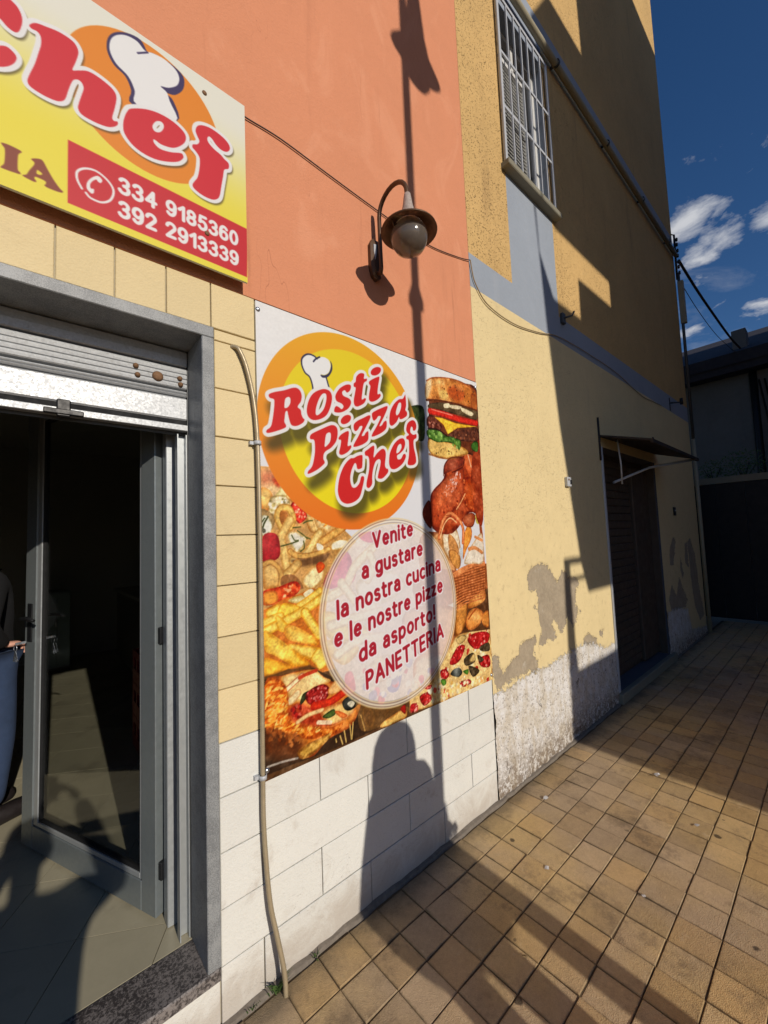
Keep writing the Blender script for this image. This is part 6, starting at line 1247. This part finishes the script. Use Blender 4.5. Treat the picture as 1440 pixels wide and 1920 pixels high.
# side entrance with roller door
ent = Y_(MB().box(D2X0, D2X1, .161, .18, D2Z0, D2Z1), 'entrance', 'old_door')
def E_(mb, name, mat): o = mb.build(name, MT[mat]); o.parent = ent; return o
k = 0; z = D2Z0+.06
while z < 2.52:
    E_(MB().cbox(D2X0+.045, 5.62, .125, .16, z, z+.083, .008), 'roller_slat', 'old_door'); z += .088; k += 1
E_(MB().cbox(5.66, D2X1-.02, .1, .16, D2Z0+.02, 2.5, .01), 'side_panel', 'old_door')
E_(MB().cbox(D2X0+.001, D2X0+.04, -.012, .16, D2Z0, D2Z1, .004), 'entrance_frame', 'white_metal'); E_(MB().cbox(D2X1-.018, D2X1-.001, .02, .16, D2Z0, D2Z1, .003), 'entrance_frame', 'old_door')
E_(MB().cbox(D2X0-.02, D2X1+.12, -.05, .16, .0, D2Z0-.002, .006), 'doorstep', 'concrete')
# awning over the entrance
aw = Y_(MB().add([(4.43, -.002, 2.72), (6.3, -.002, 2.74), (6.32, -.47, 2.585), (4.43, -.48, 2.58), (4.43, -.002, 2.70), (6.3, -.002, 2.72), (6.32, -.47, 2.565), (4.43, -.48, 2.56)], [(0, 1, 2, 3), (7, 6, 5, 4), (0, 3, 7, 4), (3, 2, 6, 7), (2, 1, 5, 6)]), 'awning', 'dark_sheet')
def A_(mb, name, mat): o = mb.build(name, MT[mat]); o.parent = aw; return o
A_(MB().tube([(4.75, -.004, 2.24), (5.3, -.2, 2.42), (6.2, -.44, 2.56)], .014, 8), 'stay', 'white_metal'); A_(MB().tube([(4.6, -.12, 2.665), (4.62, -.13, 2.4), (4.64, -.12, 2.2)], .008, 8), 'hanging_rod', 'white_metal')
A_(MB().tube([(4.43, -.004, 2.9), (4.43, -.004, 2.45)], .014, 8), 'wall_bracket', 'dark_sheet'); A_(MB().tube([(6.28, -.004, 2.95), (6.28, -.05, 2.8), (6.3, -.1, 2.71)], .01, 8), 'wall_bracket', 'dark_sheet')
A_(MB().bar((4.44, -.47, 2.555), (6.31, -.46, 2.558), .025, .02), 'front_rail', 'dark_sheet')
# small fittings on the wall
bx = empty('junction_box', (3.62, 0, 2.17), 'small white switch box on the yellow wall at the shadow edge', 'box')
sub(MB().cbox(3.58, 3.655, -.03, -.0005, 2.13, 2.215, .004).build('box_body', MT['white_metal']), bx); sub(MB().cbox(3.625, 3.65, -.036, -.0302, 2.15, 2.19, .002).build('switch', MT['black']), bx); sub(MB().lathe([(0, -.006), (.008, -.005), (.01, 0)], (3.6, -.0301, 2.19), 10, axis='y').build('screw', MT['rust']), bx)
b2 = empty('cable_bracket', (7.35, 0, 3.62), 'dark iron bracket on the blue band near the house corner', 'bracket')
sub(MB().bar((7.3, -.002, 3.7), (7.3, -.002, 3.5), .03, .008).bar((7.3, -.01, 3.62), (7.34, -.14, 3.6), .02, .02).tube([(7.34, -.14, 3.57), (7.34, -.14, 3.66)], .022, 8).build('bracket_arm', MT['black']), b2)
b3 = empty('lamp_socket', (3.72, 0, 3.72), 'small dark hook on the ochre wall beside the blue strip', 'hook')
sub(MB().cbox(3.72, 3.78, -.03, -.0005, 3.68, 3.78, .004).tube([(3.75, -.03, 3.73), (3.78, -.09, 3.74), (3.8, -.1, 3.78)], .009, 8).build('hook_body', MT['alu_dark']), b3)
b4 = empty('door_bell', (7.0, 0, 1.72), 'small square bell plate right of the entrance in the shade', 'bell')
sub(MB().cbox(6.97, 7.05, -.02, -.0005, 1.9, 2.02, .003).build('bell_plate', MT['black']), b4); sub(MB().lathe([(0, -.008), (.012, -.006), (.014, 0)], (7.01, -.0201, 1.97), 12, axis='y').build('bell_button', MT['steel']), b4)
# corner post with insulators, meter duct and overhead cable
cp = empty('corner_mast', (8.36, -.05, 5), 'dark iron bracket with insulators and duct at the far corner of the yellow house', 'bracket')
mb = MB().tube([(8.36, -.05, 3.2), (8.36, -.055, 5.2), (8.36, -.05, 6.1)], .022, 8)
sub(mb.build('duct', MT['alu_dark']), cp)
sub(MB().cbox(8.33, 8.41, -.11, -.03, 5.2, 5.95, .006).build('duct_box', MT['pipe']), cp)
sub(MB().tube([(8.36, -.03, 6.0), (8.36, -.04, 6.8)], .016, 8).tube([(8.36, -.04, 6.8), (8.38, .02, 6.86), (8.36, .06, 6.82)], .01, 6).build('mast', MT['black']), cp)
for k in range(7):
    z = 6.1+k*.1; sub(MB().lathe([(.0, -.03), (.014, -.03), (.02, -.01), (.012, .0), (.02, .012), (.012, .03), (0, .03)], (8.36-(k % 2)*.02, -.07, z), 10).tube([(8.36, -.04, z), (8.36, -.07, z)], .006, 6).build('insulator', MT['black']), cp)
sub(MB().tube([(8.37, -.04, 0), (8.37, -.045, 3.2)], .028, 10).build('downpipe', MT['pipe']), cp)

# ------------------------------------------------------------------ end of the alley
eh = empty('end_house', (13.2, 0, 0), 'low grey house with dark eaves and chimney at the end of the alley', 'building')
def H_(mb, name, mat): return sub(mb.build(name, MT[mat]), eh)
H_(MB().box(13.2, 19, -9, 4, 0, 5.45), 'wall', 'end_wall')
H_(MB().add([(12.75, -9.3, 5.62), (12.75, 4.2, 5.62), (19, 4.2, 8.2), (19, -9.3, 8.2), (12.75, -9.3, 5.9), (12.75, 4.2, 5.9), (19, 4.2, 8.5), (19, -9.3, 8.5)], [(3, 2, 1, 0), (4, 5, 6, 7), (0, 1, 5, 4), (1, 2, 6, 5), (2, 3, 7, 6), (3, 0, 4, 7)]), 'roof', 'roof')
H_(MB().box(12.79, 13.25, -9.2, 4.1, 5.44, 5.76), 'eaves_board', 'roof')
H_(MB().cbox(13.3, 13.7, -.36, -.08, 5.9, 6.62, .01), 'chimney', 'end_wall')
H_(MB().tube([(13.14, -.42, 0), (13.14, -.42, 5.5)], .075, 12), 'downpipe', 'black')
for y in (-.62, -.72, -.85): H_(MB().tube([(13.17, y+.1, 5.2), (13.16, y, 4.2), (13.16, y-.03, 2.8)], .018, 6), 'hanging_wire', 'black')
gt = empty('yard_gate', (9.6, 0, 0), 'tall dark metal gate closing off the shaded end of the alley', 'gate')
def T_(mb, name, mat): return sub(mb.build(name, MT[mat]), gt)
for k in range(9):
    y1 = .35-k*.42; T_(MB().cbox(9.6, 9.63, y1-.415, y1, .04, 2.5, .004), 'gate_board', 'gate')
T_(MB().box(9.58, 9.7, -3.5, .42, 2.505, 2.62), 'gate_lintel', 'concrete')
for y in (.36, -3.5): T_(MB().box(9.55, 9.72, y, y+.1, 0, 2.5), 'gate_post', 'gate')
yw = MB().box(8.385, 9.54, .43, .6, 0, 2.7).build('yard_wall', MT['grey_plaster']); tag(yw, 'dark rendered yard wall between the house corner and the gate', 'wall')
def shrub(label, c, rx, rz, n, seed):
    r = random.Random(seed); t = empty('shrub', (c[0], c[1], c[2]), label, 'shrub', 'shrubs above the yard gate')
    s = MB()
    for k in range(5):
        a = r.uniform(0, 6.28); s.tube([(0, 0, 0), (.3*rx*math.cos(a), .3*rx*math.sin(a), rz*.5), (.7*rx*math.cos(a), .7*rx*math.sin(a), rz*1.2)], [.014, .01, .004], 5)
    s.build('stem', MT['gate'], t)
    m = MB()
    for k in range(n):
        a, e = r.uniform(0, 6.28), r.uniform(-1, 1); q = r.random()**.4
        p = Vector((rx*q*math.cos(a)*math.sqrt(1-e*e), rx*q*math.sin(a)*math.sqrt(1-e*e), rz+rz*q*e*1.0))
        d = Vector((r.gauss(0, 1), r.gauss(0, 1), r.gauss(0, 1))).normalized(); e2 = d.orthogonal().normalized(); l = r.uniform(.03, .06)
        m.add([p, p+d*l*.5+e2*l*.3, p+d*l, p+d*l*.5-e2*l*.3], [(0, 1, 2, 3)])
    m.build('foliage', MT['leaf'], t)
shrub('small dark shrub showing above the gate beside the house corner', (10.1, .02, 2.55), .2, .26, 260, 1)
shrub('larger dark shrub showing above the gate left of the downpipe', (10.2, -.42, 2.55), .36, .32, 520, 2)
cable('overhead_cable', 'twisted dark cable running down from the house corner to the far roof', [(8.38, -.07, 6.33), (9.4, -.1, 6.22), (10.6, -.14, 6.14), (12.0, -.2, 6.05), (12.9, -.27, 6.0)], .022, 'cable', 8)
cable('overhead_cable', 'thin dark wire hanging below the twisted cable', [(8.38, -.05, 6.0), (9.6, -.06, 5.9), (11.2, -.1, 5.85), (12.9, -.2, 5.9)], .006, 'cable', 6)

# ------------------------------------------------------------------ houses behind the camera (they throw the big shadow)
YB = -6.0
op = empty('opposite_house', (8, YB, 0), 'tall tan house with roof terrace across the alley', 'building')
dzb, dxb = -YB*TAN, YB*math.tan(SUN_AZ)
def O_(name, poly, dep=.22):
    """solid wall piece: outline given where its shadow falls on the wall plane, moved back along the sun to its own plane"""
    p = [(x+dxb, max(z+dzb, 0)) for x, z in poly]; n = len(p)
    V = [(x, YB, z) for x, z in p]+[(x, YB-dep, z) for x, z in p]
    return sub(MB().add(V, [tuple(range(n)), tuple(reversed(range(n, 2*n)))]+[(k, (k+1) % n, n+(k+1) % n, n+k) for k in range(n)]).build(name, MT['opposite']), op)
O_('wall', [(5.1, -3), (16, -3), (16, 10.25), (4.68, 10.25), (4.78, 7.32), (5.1, 7.3)], .3)
O_('garden_wall', [(3.37, -3), (5.0999, -3), (5.0999, .53), (3.42, .53)])
O_('post', [(3.42, .531), (3.58, .531), (3.57, 1.45), (3.46, 1.45)], .12)
O_('rail', [(3.46, 1.451), (3.92, 1.451), (3.92, 1.50), (3.46, 1.50)], .04); O_('rail', [(3.571, 1.3), (3.93, 1.3), (3.93, 1.33), (3.571, 1.33)], .03)
O_('stair_tower', [(4.47, .5301), (5.0999, .5301), (5.0999, 1.25), (4.47, 1.25)])
O_('upper_wall', [(3.91, 1.2501), (5.0999, 1.2501), (5.0999, 3.89), (3.62, 3.89), (3.40, 4.25), (3.38, 4.7), (3.35, 4.7), (3.44, 3.62), (3.55, 2.77), (3.79, 1.53)])
O_('parapet', [(4.2, 3.8901), (5.0999, 3.8901), (5.0999, 4.345), (4.21, 4.325)])
O_('roof_room', [(3.72, 4.72), (5.0999, 4.73), (5.0999, 7.31), (3.95, 7.28), (3.55, 6.7), (3.7, 6.25)])
sub(MB().box(5.0, 16, YB-7, YB-.31, 0, 12.7).build('rear_block', MT['opposite']), op)

# ------------------------------------------------------------------ street lamp behind the camera
PY = -3.2; PXp = 1.752+PY*math.tan(SUN_AZ); dzp = -PY*TAN
sl = empty('street_lamp', (PXp, PY, 0), 'dark lamp post with hanging hat shaped lantern', 'street lamp')
def K_(mb, name, mat='lamp_metal'): return mb.build(name, MT[mat], sl)
K_(MB().lathe([(0, 0), (.12, 0), (.12, .05), (.085, .1), (.078, .2), (.076, 1.38), (.066, 1.44), (.05, 1.54)], (.005, 0, 0), 20), 'base'); K_(MB().tube([(0, 0, 1.4), (0, 0, 3.2+dzp)], .042, 16), 'lower_pole'); K_(MB().lathe([(.047, -.08), (.066, -.07), (.066, -.02), (.05, .02), (.036, .06)], (0, 0, 3.2+dzp), 18), 'collar')
zt = 5.75+dzp
K_(MB().tube([(0, 0, 3.2+dzp), (0, 0, zt)], .034, 14), 'upper_pole'); K_(MB().tube([(0, 0, zt-.25), (.02, .05, zt-.02), (.07, .05, zt+.1), (.12, .05, zt-.05), (.13, .05, 5.3+dzp)], .022, 10), 'arm')
zl_ = 4.8+dzp
K_(MB().lathe([(0, .56), (.05, .55), (.07, .4), (.09, .25), (.13, .12), (.225, .02), (.235, 0), (.225, -.005), (.12, .03)], (.115, .05, zl_), 32), 'lamp_shade'); K_(MB().lathe([(.12, .02), (.13, -.03), (.12, -.1), (.08, -.15), (0, -.17)], (.115, .05, zl_), 24), 'globe', 'globe')

# ------------------------------------------------------------------ people
def skin_obj(name, joints, edges, mat, parent, sub_=2):
    """joints: {key: (x, y, z, r)}; one continuous surface grown round the joints"""
    keys = list(joints); ix = {k: i for i, k in enumerate(keys)}
    me = bpy.data.meshes.new(name); me.from_pydata([joints[k][:3] for k in keys], [(ix[a], ix[b]) for a, b in edges], []); me.update()
    o = bpy.data.objects.new(name, me); link(o, parent)
    o.modifiers.new('skin', 'SKIN').use_smooth_shade = True
    lay = me.skin_vertices[0].data
    for k in keys:
        r = joints[k][3]; lay[ix[k]].radius = r if isinstance(r, tuple) else (r, r); lay[ix[k]].use_root = (ix[k] == 0)
    s = o.modifiers.new('sub', 'SUBSURF'); s.levels = sub_; s.render_levels = sub_
    me.materials.append(MT[mat]); return o
def person(label, loc, rz, J, mats, hair_len=.0, group=None):
    """J: joint overrides in local metres; the figure faces +Y"""
    t = empty('person', loc, label, 'person', group); t.rotation_euler = (0, 0, rz)
    j = dict(pelvis=(0, 0, .93), waist=(0, .0, 1.08), chest=(0, .0, 1.26), neck=(0, -.01, 1.44), chin=(0, .02, 1.52), head=(0, .015, 1.60), crown=(0, .0, 1.67),
             shl=(-.18, 0, 1.38), ell=(-.24, -.03, 1.10), wrl=(-.25, .06, .86), shr=(.18, 0, 1.38), elr=(.24, -.03, 1.10), wrr=(.25, .06, .86),
             hl=(-.095, 0, .9), kl=(-.11, .02, .49), al=(-.11, -.02, .09), tl=(-.12, .15, .035), hr=(.095, 0, .9), kr=(.11, .02, .49), ar=(.11, -.02, .09), tr=(.12, .15, .035))
    j.update(J); q = lambda k, r: tuple(j[k])+(r,)
    body = skin_obj('body', dict(pelvis=q('pelvis', .11), waist=q('waist', .1), chest=q('chest', .11), neck=q('neck', .052), chin=q('chin', (.062, .07)), head=q('head', (.078, .092)), crown=q('crown', .06),
        shl=q('shl', .05), ell=q('ell', .036), wrl=q('wrl', .026), shr=q('shr', .05), elr=q('elr', .036), wrr=q('wrr', .026), hl=q('hl', .075), kl=q('kl', .05), al=q('al', .03), tl=q('tl', .018), hr=q('hr', .075), kr=q('kr', .05), ar=q('ar', .03), tr=q('tr', .018)),
        [('pelvis', 'waist'), ('waist', 'chest'), ('chest', 'neck'), ('neck', 'chin'), ('chin', 'head'), ('head', 'crown'), ('chest', 'shl'), ('shl', 'ell'), ('ell', 'wrl'), ('chest', 'shr'), ('shr', 'elr'), ('elr', 'wrr'), ('pelvis', 'hl'), ('hl', 'kl'), ('kl', 'al'), ('al', 'tl'), ('pelvis', 'hr'), ('hr', 'kr'), ('kr', 'ar'), ('ar', 'tr')], 'skin', t)
    lo = [a*.6+b*.4 for a, b in zip(j['pelvis'], j['waist'])]
    jk = dict(waist=q('waist', (.155, .12)), low=tuple(Vector(j['pelvis'])+Vector((0, 0, -.02)))+((.165, .135),), chest=q('chest', (.165, .125)), col=tuple(Vector(j['neck'])+Vector((0, 0, -.03)))+(.075,),
        shl=q('shl', .075), ell=q('ell', .058), wrl=q('wrl', .044), shr=q('shr', .075), elr=q('elr', .058), wrr=q('wrr', .044))
    skin_obj('jacket', jk, [('waist', 'low'), ('waist', 'chest'), ('chest', 'col'), ('chest', 'shl'), ('shl', 'ell'), ('ell', 'wrl'), ('chest', 'shr'), ('shr', 'elr'), ('elr', 'wrr')], mats[0], t)
    ft = lambda s: tuple(Vector(j['a'+s])+Vector((0, 0, .02)))
    skin_obj('jeans', dict(pelvis=tuple(Vector(j['pelvis'])+Vector((0, 0, .0)))+((.11, .1),), hl=q('hl', .098), kl=q('kl', .072), al=ft('l')+(.06,), hr=q('hr', .1), kr=q('kr', .072), ar=ft('r')+(.06,)), [('pelvis', 'hl'), ('hl', 'kl'), ('kl', 'al'), ('pelvis', 'hr'), ('hr', 'kr'), ('kr', 'ar')], mats[1], t)
    for s in 'lr':
        a, b = Vector(j['a'+s]), Vector(j['t'+s])
        skin_obj('shoe', dict(h=tuple(a+Vector((0, -.05, -.04)))+(.05,), m=tuple((a+b)/2+Vector((0, 0, -.005)))+((.054, .054),), t=tuple(b+Vector((0, .06, .008)))+((.05, .042),)), [('h', 'm'), ('m', 't')], 'shoe', t)
    hc = Vector(j['head'])
    hair = MB()
    n = 22
    prof = [(.0, .125), (.05, .118), (.085, .09), (.1, .045), (.102, 0), (.096, -.05)]
    if hair_len: prof = [(.0, .115), (.06, .108), (.108, .08), (.138, .03), (.152, -.03), (.157, -.1), (.16, -hair_len), (.08, -hair_len-.03)]
    hair.lathe(prof, (hc.x, hc.y-.025, hc.z+.01), n)
    hair.build('hair', MT['hair'], t)
    face = Vector((hc.x, hc.y+.088, hc.z))
    skin_obj('nose', dict(a=tuple(face+Vector((0, -.005, .01)))+(.009,), b=tuple(face+Vector((0, .016, -.03)))+(.012,)), [('a', 'b')], 'skin', t, 1)
    for s in (-1, 1):
        MB().lathe([(0, .012), (.009, .008), (.012, 0), (.009, -.008), (0, -.012)], (face.x+s*.032, face.y-.006, face.z+.012), 10).build('eye', MT['black'], t)
        MB().lathe([(0, .03), (.012, .02), (.014, 0), (.01, -.02), (0, -.03)], (hc.x+s*.092, hc.y-.005, hc.z-.005), 10).build('ear', MT['skin'], t)
    MB().cbox(face.x-.026, face.x+.026, face.y-.012, face.y-.002, face.z-.064, face.z-.054, .002).build('mouth', MT['red'], t)
    return t, j
def hand(t, w, fwd, up, side, curl=.5, thumb=1):
    """a palm with four bent fingers and a thumb, rooted at wrist w"""
    w, f, u, s = Vector(w), Vector(fwd).normalized(), Vector(up).normalized(), Vector(side).normalized()
    J = dict(w=tuple(w)+((.026, .02),), p=tuple(w+f*.05)+((.038, .018),), k=tuple(w+f*.085)+((.038, .014),)); E = [('w', 'p'), ('p', 'k')]
    skin_obj('palm', J, E, 'skin', t, 2)
    for i, (off, ln) in enumerate(((-.03, .068), (-.01, .078), (.01, .074), (.03, .058))):
        a = w+f*.082+s*off*1.05; d1 = (f*math.cos(curl*.7)-u*math.sin(curl*.7)); d2 = (f*math.cos(curl*1.7)-u*math.sin(curl*1.7)); d3 = (f*math.cos(curl*2.6)-u*math.sin(curl*2.6))
        b = a+d1*ln*.5; c = b+d2*ln*.35; e = c+d3*ln*.28
        skin_obj('finger', dict(a=tuple(a)+(.0095,), b=tuple(b)+(.009,), c=tuple(c)+(.0083,), e=tuple(e)+(.007,)), [('a', 'b'), ('b', 'c'), ('c', 'e')], 'skin', t, 1)
    a = w+f*.03+s*thumb*.03; b = a+(f*.6+s*thumb*.8-u*.2).normalized()*.038; c = b+(f*.95+s*thumb*.1-u*.5).normalized()*.034
    skin_obj('thumb', dict(a=tuple(a)+(.013,), b=tuple(b)+(.0115,), c=tuple(c)+(.0095,)), [('a', 'b'), ('b', 'c')], 'skin', t, 1)

# the man inside at the free edge of the door, keys in his hand at the lock
t, j = person('person in black jacket and blue jeans holding keys at the door edge', (-.175, 1.72, .21), R(-62), dict(shr=(.18, .02, 1.38), elr=(.27, .02, 1.12), wrr=(.16, .2, 1.015), elb=(0, 0, 0)) if False else dict(elr=(.3, -.15, 1.13), wrr=(.2, -.02, 1.01), neck=(0, -.07, 1.43), chin=(0, -.085, 1.5), head=(0, -.11, 1.58), crown=(0, -.13, 1.65), chest=(0, -.04, 1.26), shr=(.18, -.06, 1.37), shl=(-.18, -.06, 1.37)), ('cloth_dark', 'denim'))
hand(t, (.2, -.02, 1.01), (-.1, .98, -.06), (0, .05, 1), (.99, .1, 0), .75, -1); hand(t, j['wrl'], (0, .15, -1), (1, 0, 0), (0, 1, .15), .4, 1)
ky = empty('key_ring', (.0, 1.41, 1.2), 'bunch of keys hanging from the door lock', 'keys')
kd = Vector((-.42, .985, 0)).normalized(); nrm = Vector((-kd.y, kd.x, 0))
lock = Vector((.43, .362, 1.262))+kd*(LW-.058)+nrm*.036*1
def k_(mb, name, mat='steel'): return sub(mb.build(name, MT[mat]), ky)
ring = [(lock+nrm*.05+Vector((0, 0, -.02))+kd*.016*math.cos(a)+Vector((0, 0, .016*math.sin(a)))) for a in np.linspace(0, 6.283, 15)]
k_(MB().tube(ring, .0018, 6), 'ring'); k_(MB().bar(lock+nrm*.005, lock+nrm*.05, .003, .012), 'key')
for i, a in enumerate((-.5, -.15, .25)):
    p = lock+nrm*.05+Vector((0, 0, -.036)); e = p+kd*math.sin(a)*.055+Vector((0, 0, -.055*math.cos(a))); k_(MB().bar(p, e, .009, .0025, up=tuple(nrm)), 'key')

# woman whose shadow falls on the white tiles
t, j = person('person with long hair in a long dark coat standing in the sun behind the camera', (1.372, -2.25, 0), R(0), dict(neck=(-.02, -.01, 1.42), chin=(-.035, .02, 1.50), head=(-.04, .015, 1.58), crown=(-.04, 0, 1.65), shl=(-.15, 0, 1.34), ell=(-.22, .0, 1.12), wrl=(-.2, .1, .92), shr=(.16, 0, 1.34), elr=(.26, .04, 1.12), wrr=(.33, .12, 1.0), hl=(-.14, 0, .9), kl=(-.17, .02, .49), al=(-.18, -.02, .09), tl=(-.19, .15, .035), hr=(.03, 0, .9), kr=(.03, .02, .49), ar=(.02, -.02, .09), tr=(.03, .15, .035)), ('cloth_dark', 'denim'), hair_len=.2)
co_ = MB().lathe([(0, 1.47), (.12, 1.46), (.19, 1.43), (.226, 1.38), (.25, 1.26), (.282, 1.1), (.3, .93), (.285, .82), (.25, .76), (.22, .76), (0, .84)], n=28).build('coat', MT['cloth_dark'], t); co_.scale = (1, .62, 1)
hand(t, j['wrr'], (.5, .4, -.6), (0, 1, .6), (.8, -.4, .4), .4, -1); hand(t, j['wrl'], (0, .15, -1), (1, 0, 0), (0, 1, .15), .4, 1)
# the photographer, phone held up
t, j = person('person in dark jacket holding up a phone to take the picture', (-.13, -2.08, 0), R(-8), dict(shr=(.17, .02, 1.37), elr=(.31, .12, 1.36), wrr=(.19, .36, 1.60), shl=(-.17, .02, 1.37), ell=(-.24, .18, 1.30), wrl=(.02, .37, 1.60)), ('cloth_dark', 'denim'))
hand(t, j['wrr'], (-.5, .1, .8), (.8, .2, .5), (0, 1, -.1), .6, 1); hand(t, j['wrl'], (.3, .1, .9), (-.9, .2, .3), (0, 1, -.1), .6, 1)
ph = MB().cbox(-.036, .036, -.077, .077, .012, .02, .003).build('phone', MT['black']); ph.matrix_world = cam.matrix_world @ Matrix.Translation((0, -.06, .012)); tag(ph, 'black phone held up in portrait position', 'phone')

# ------------------------------------------------------------------ small things on the ground
def tuft(label, c, n, h, seed, lean=0.0):
    r = random.Random(seed); t = empty('weed', c, label, 'weed', 'weeds at the foot of the wall')
    m = MB()
    for k in range(n):
        a = r.uniform(0, 6.28); l = h*r.uniform(.5, 1); d = Vector((math.cos(a)*.45+lean, -abs(math.sin(a))*.5, 1)).normalized(); s_ = d.cross(Vector((math.sin(a), math.cos(a), .1))).normalized()*.0022
        p = Vector((r.gauss(0, .012), -abs(r.gauss(0, .008)), 0)); q = p+d*l*.55; e = p+d*l+Vector((math.cos(a)*.25*l, -.1*l, -.1*l))
        m.add([p-s_, p+s_, q+s_*.8, q-s_*.8, e], [(0, 1, 2, 3), (3, 2, 4)])
    m.build('blades', MT['leaf'], t)
tuft('small green weed growing at the foot of the conduit', (.752, -.03, 0), 34, .085, 1)
tuft('tiny weed in the wall joint right of the conduit', (.93, -.02, 0), 10, .035, 2)
tuft('tiny weed in the wall joint left of the conduit', (.66, -.02, 0), 12, .03, 3)
for label, c, s_, sd in (('crumpled pale scrap of litter at the shadow edge on the paving', (3.33, -.62, .004), .03, 1), ('small white scrap lying in the second sunlit paving row', (2.03, -.47, .004), .016, 2), ('small pale scrap lying far right on the sunlit paving', (2.93, -.92, .004), .018, 3), ('tiny white scrap in the paving joint on the right', (2.2, -.86, .004), .012, 4), ('pale leaf scrap by the wall foot on the sunlit paving', (2.55, -.2, .004), .02, 5)):
    r = random.Random(sd); m = MB(); n = 7; c0 = (0, 0, .006)
    V = [c0]+[(math.cos(6.28*k/n)*s_*r.uniform(.6, 1.3), math.sin(6.28*k/n)*s_*r.uniform(.4, .9), r.uniform(0, s_*.4)) for k in range(n)]
    o = m.add(V, [(0, 1+k, 1+(k+1) % n) for k in range(n)]).build('litter', MT['paper'], None, c); tag(o, label, 'litter', 'litter on the paving')
for k in range(3):
    r = random.Random(k+20); o = MB().add([(-.012, 0, .002), (0, -.005, .004), (.014, 0, .002), (0, .005, .005)], [(0, 1, 2, 3)]).build('dry_leaf', MT['dry_leaf'], None, ((3.3, -.6, .003), (2.36, -.33, .003), (1.55, -.62, .003))[k]); o.rotation_euler = (0, 0, k*1.1)
    tag(o, ('dry leaf touching the crumpled litter at the shadow edge', 'dry leaf on the sunlit paving near the wall', 'dry leaf on the paving beside the pole shadow')[k], 'leaf', 'dry leaves on the paving')
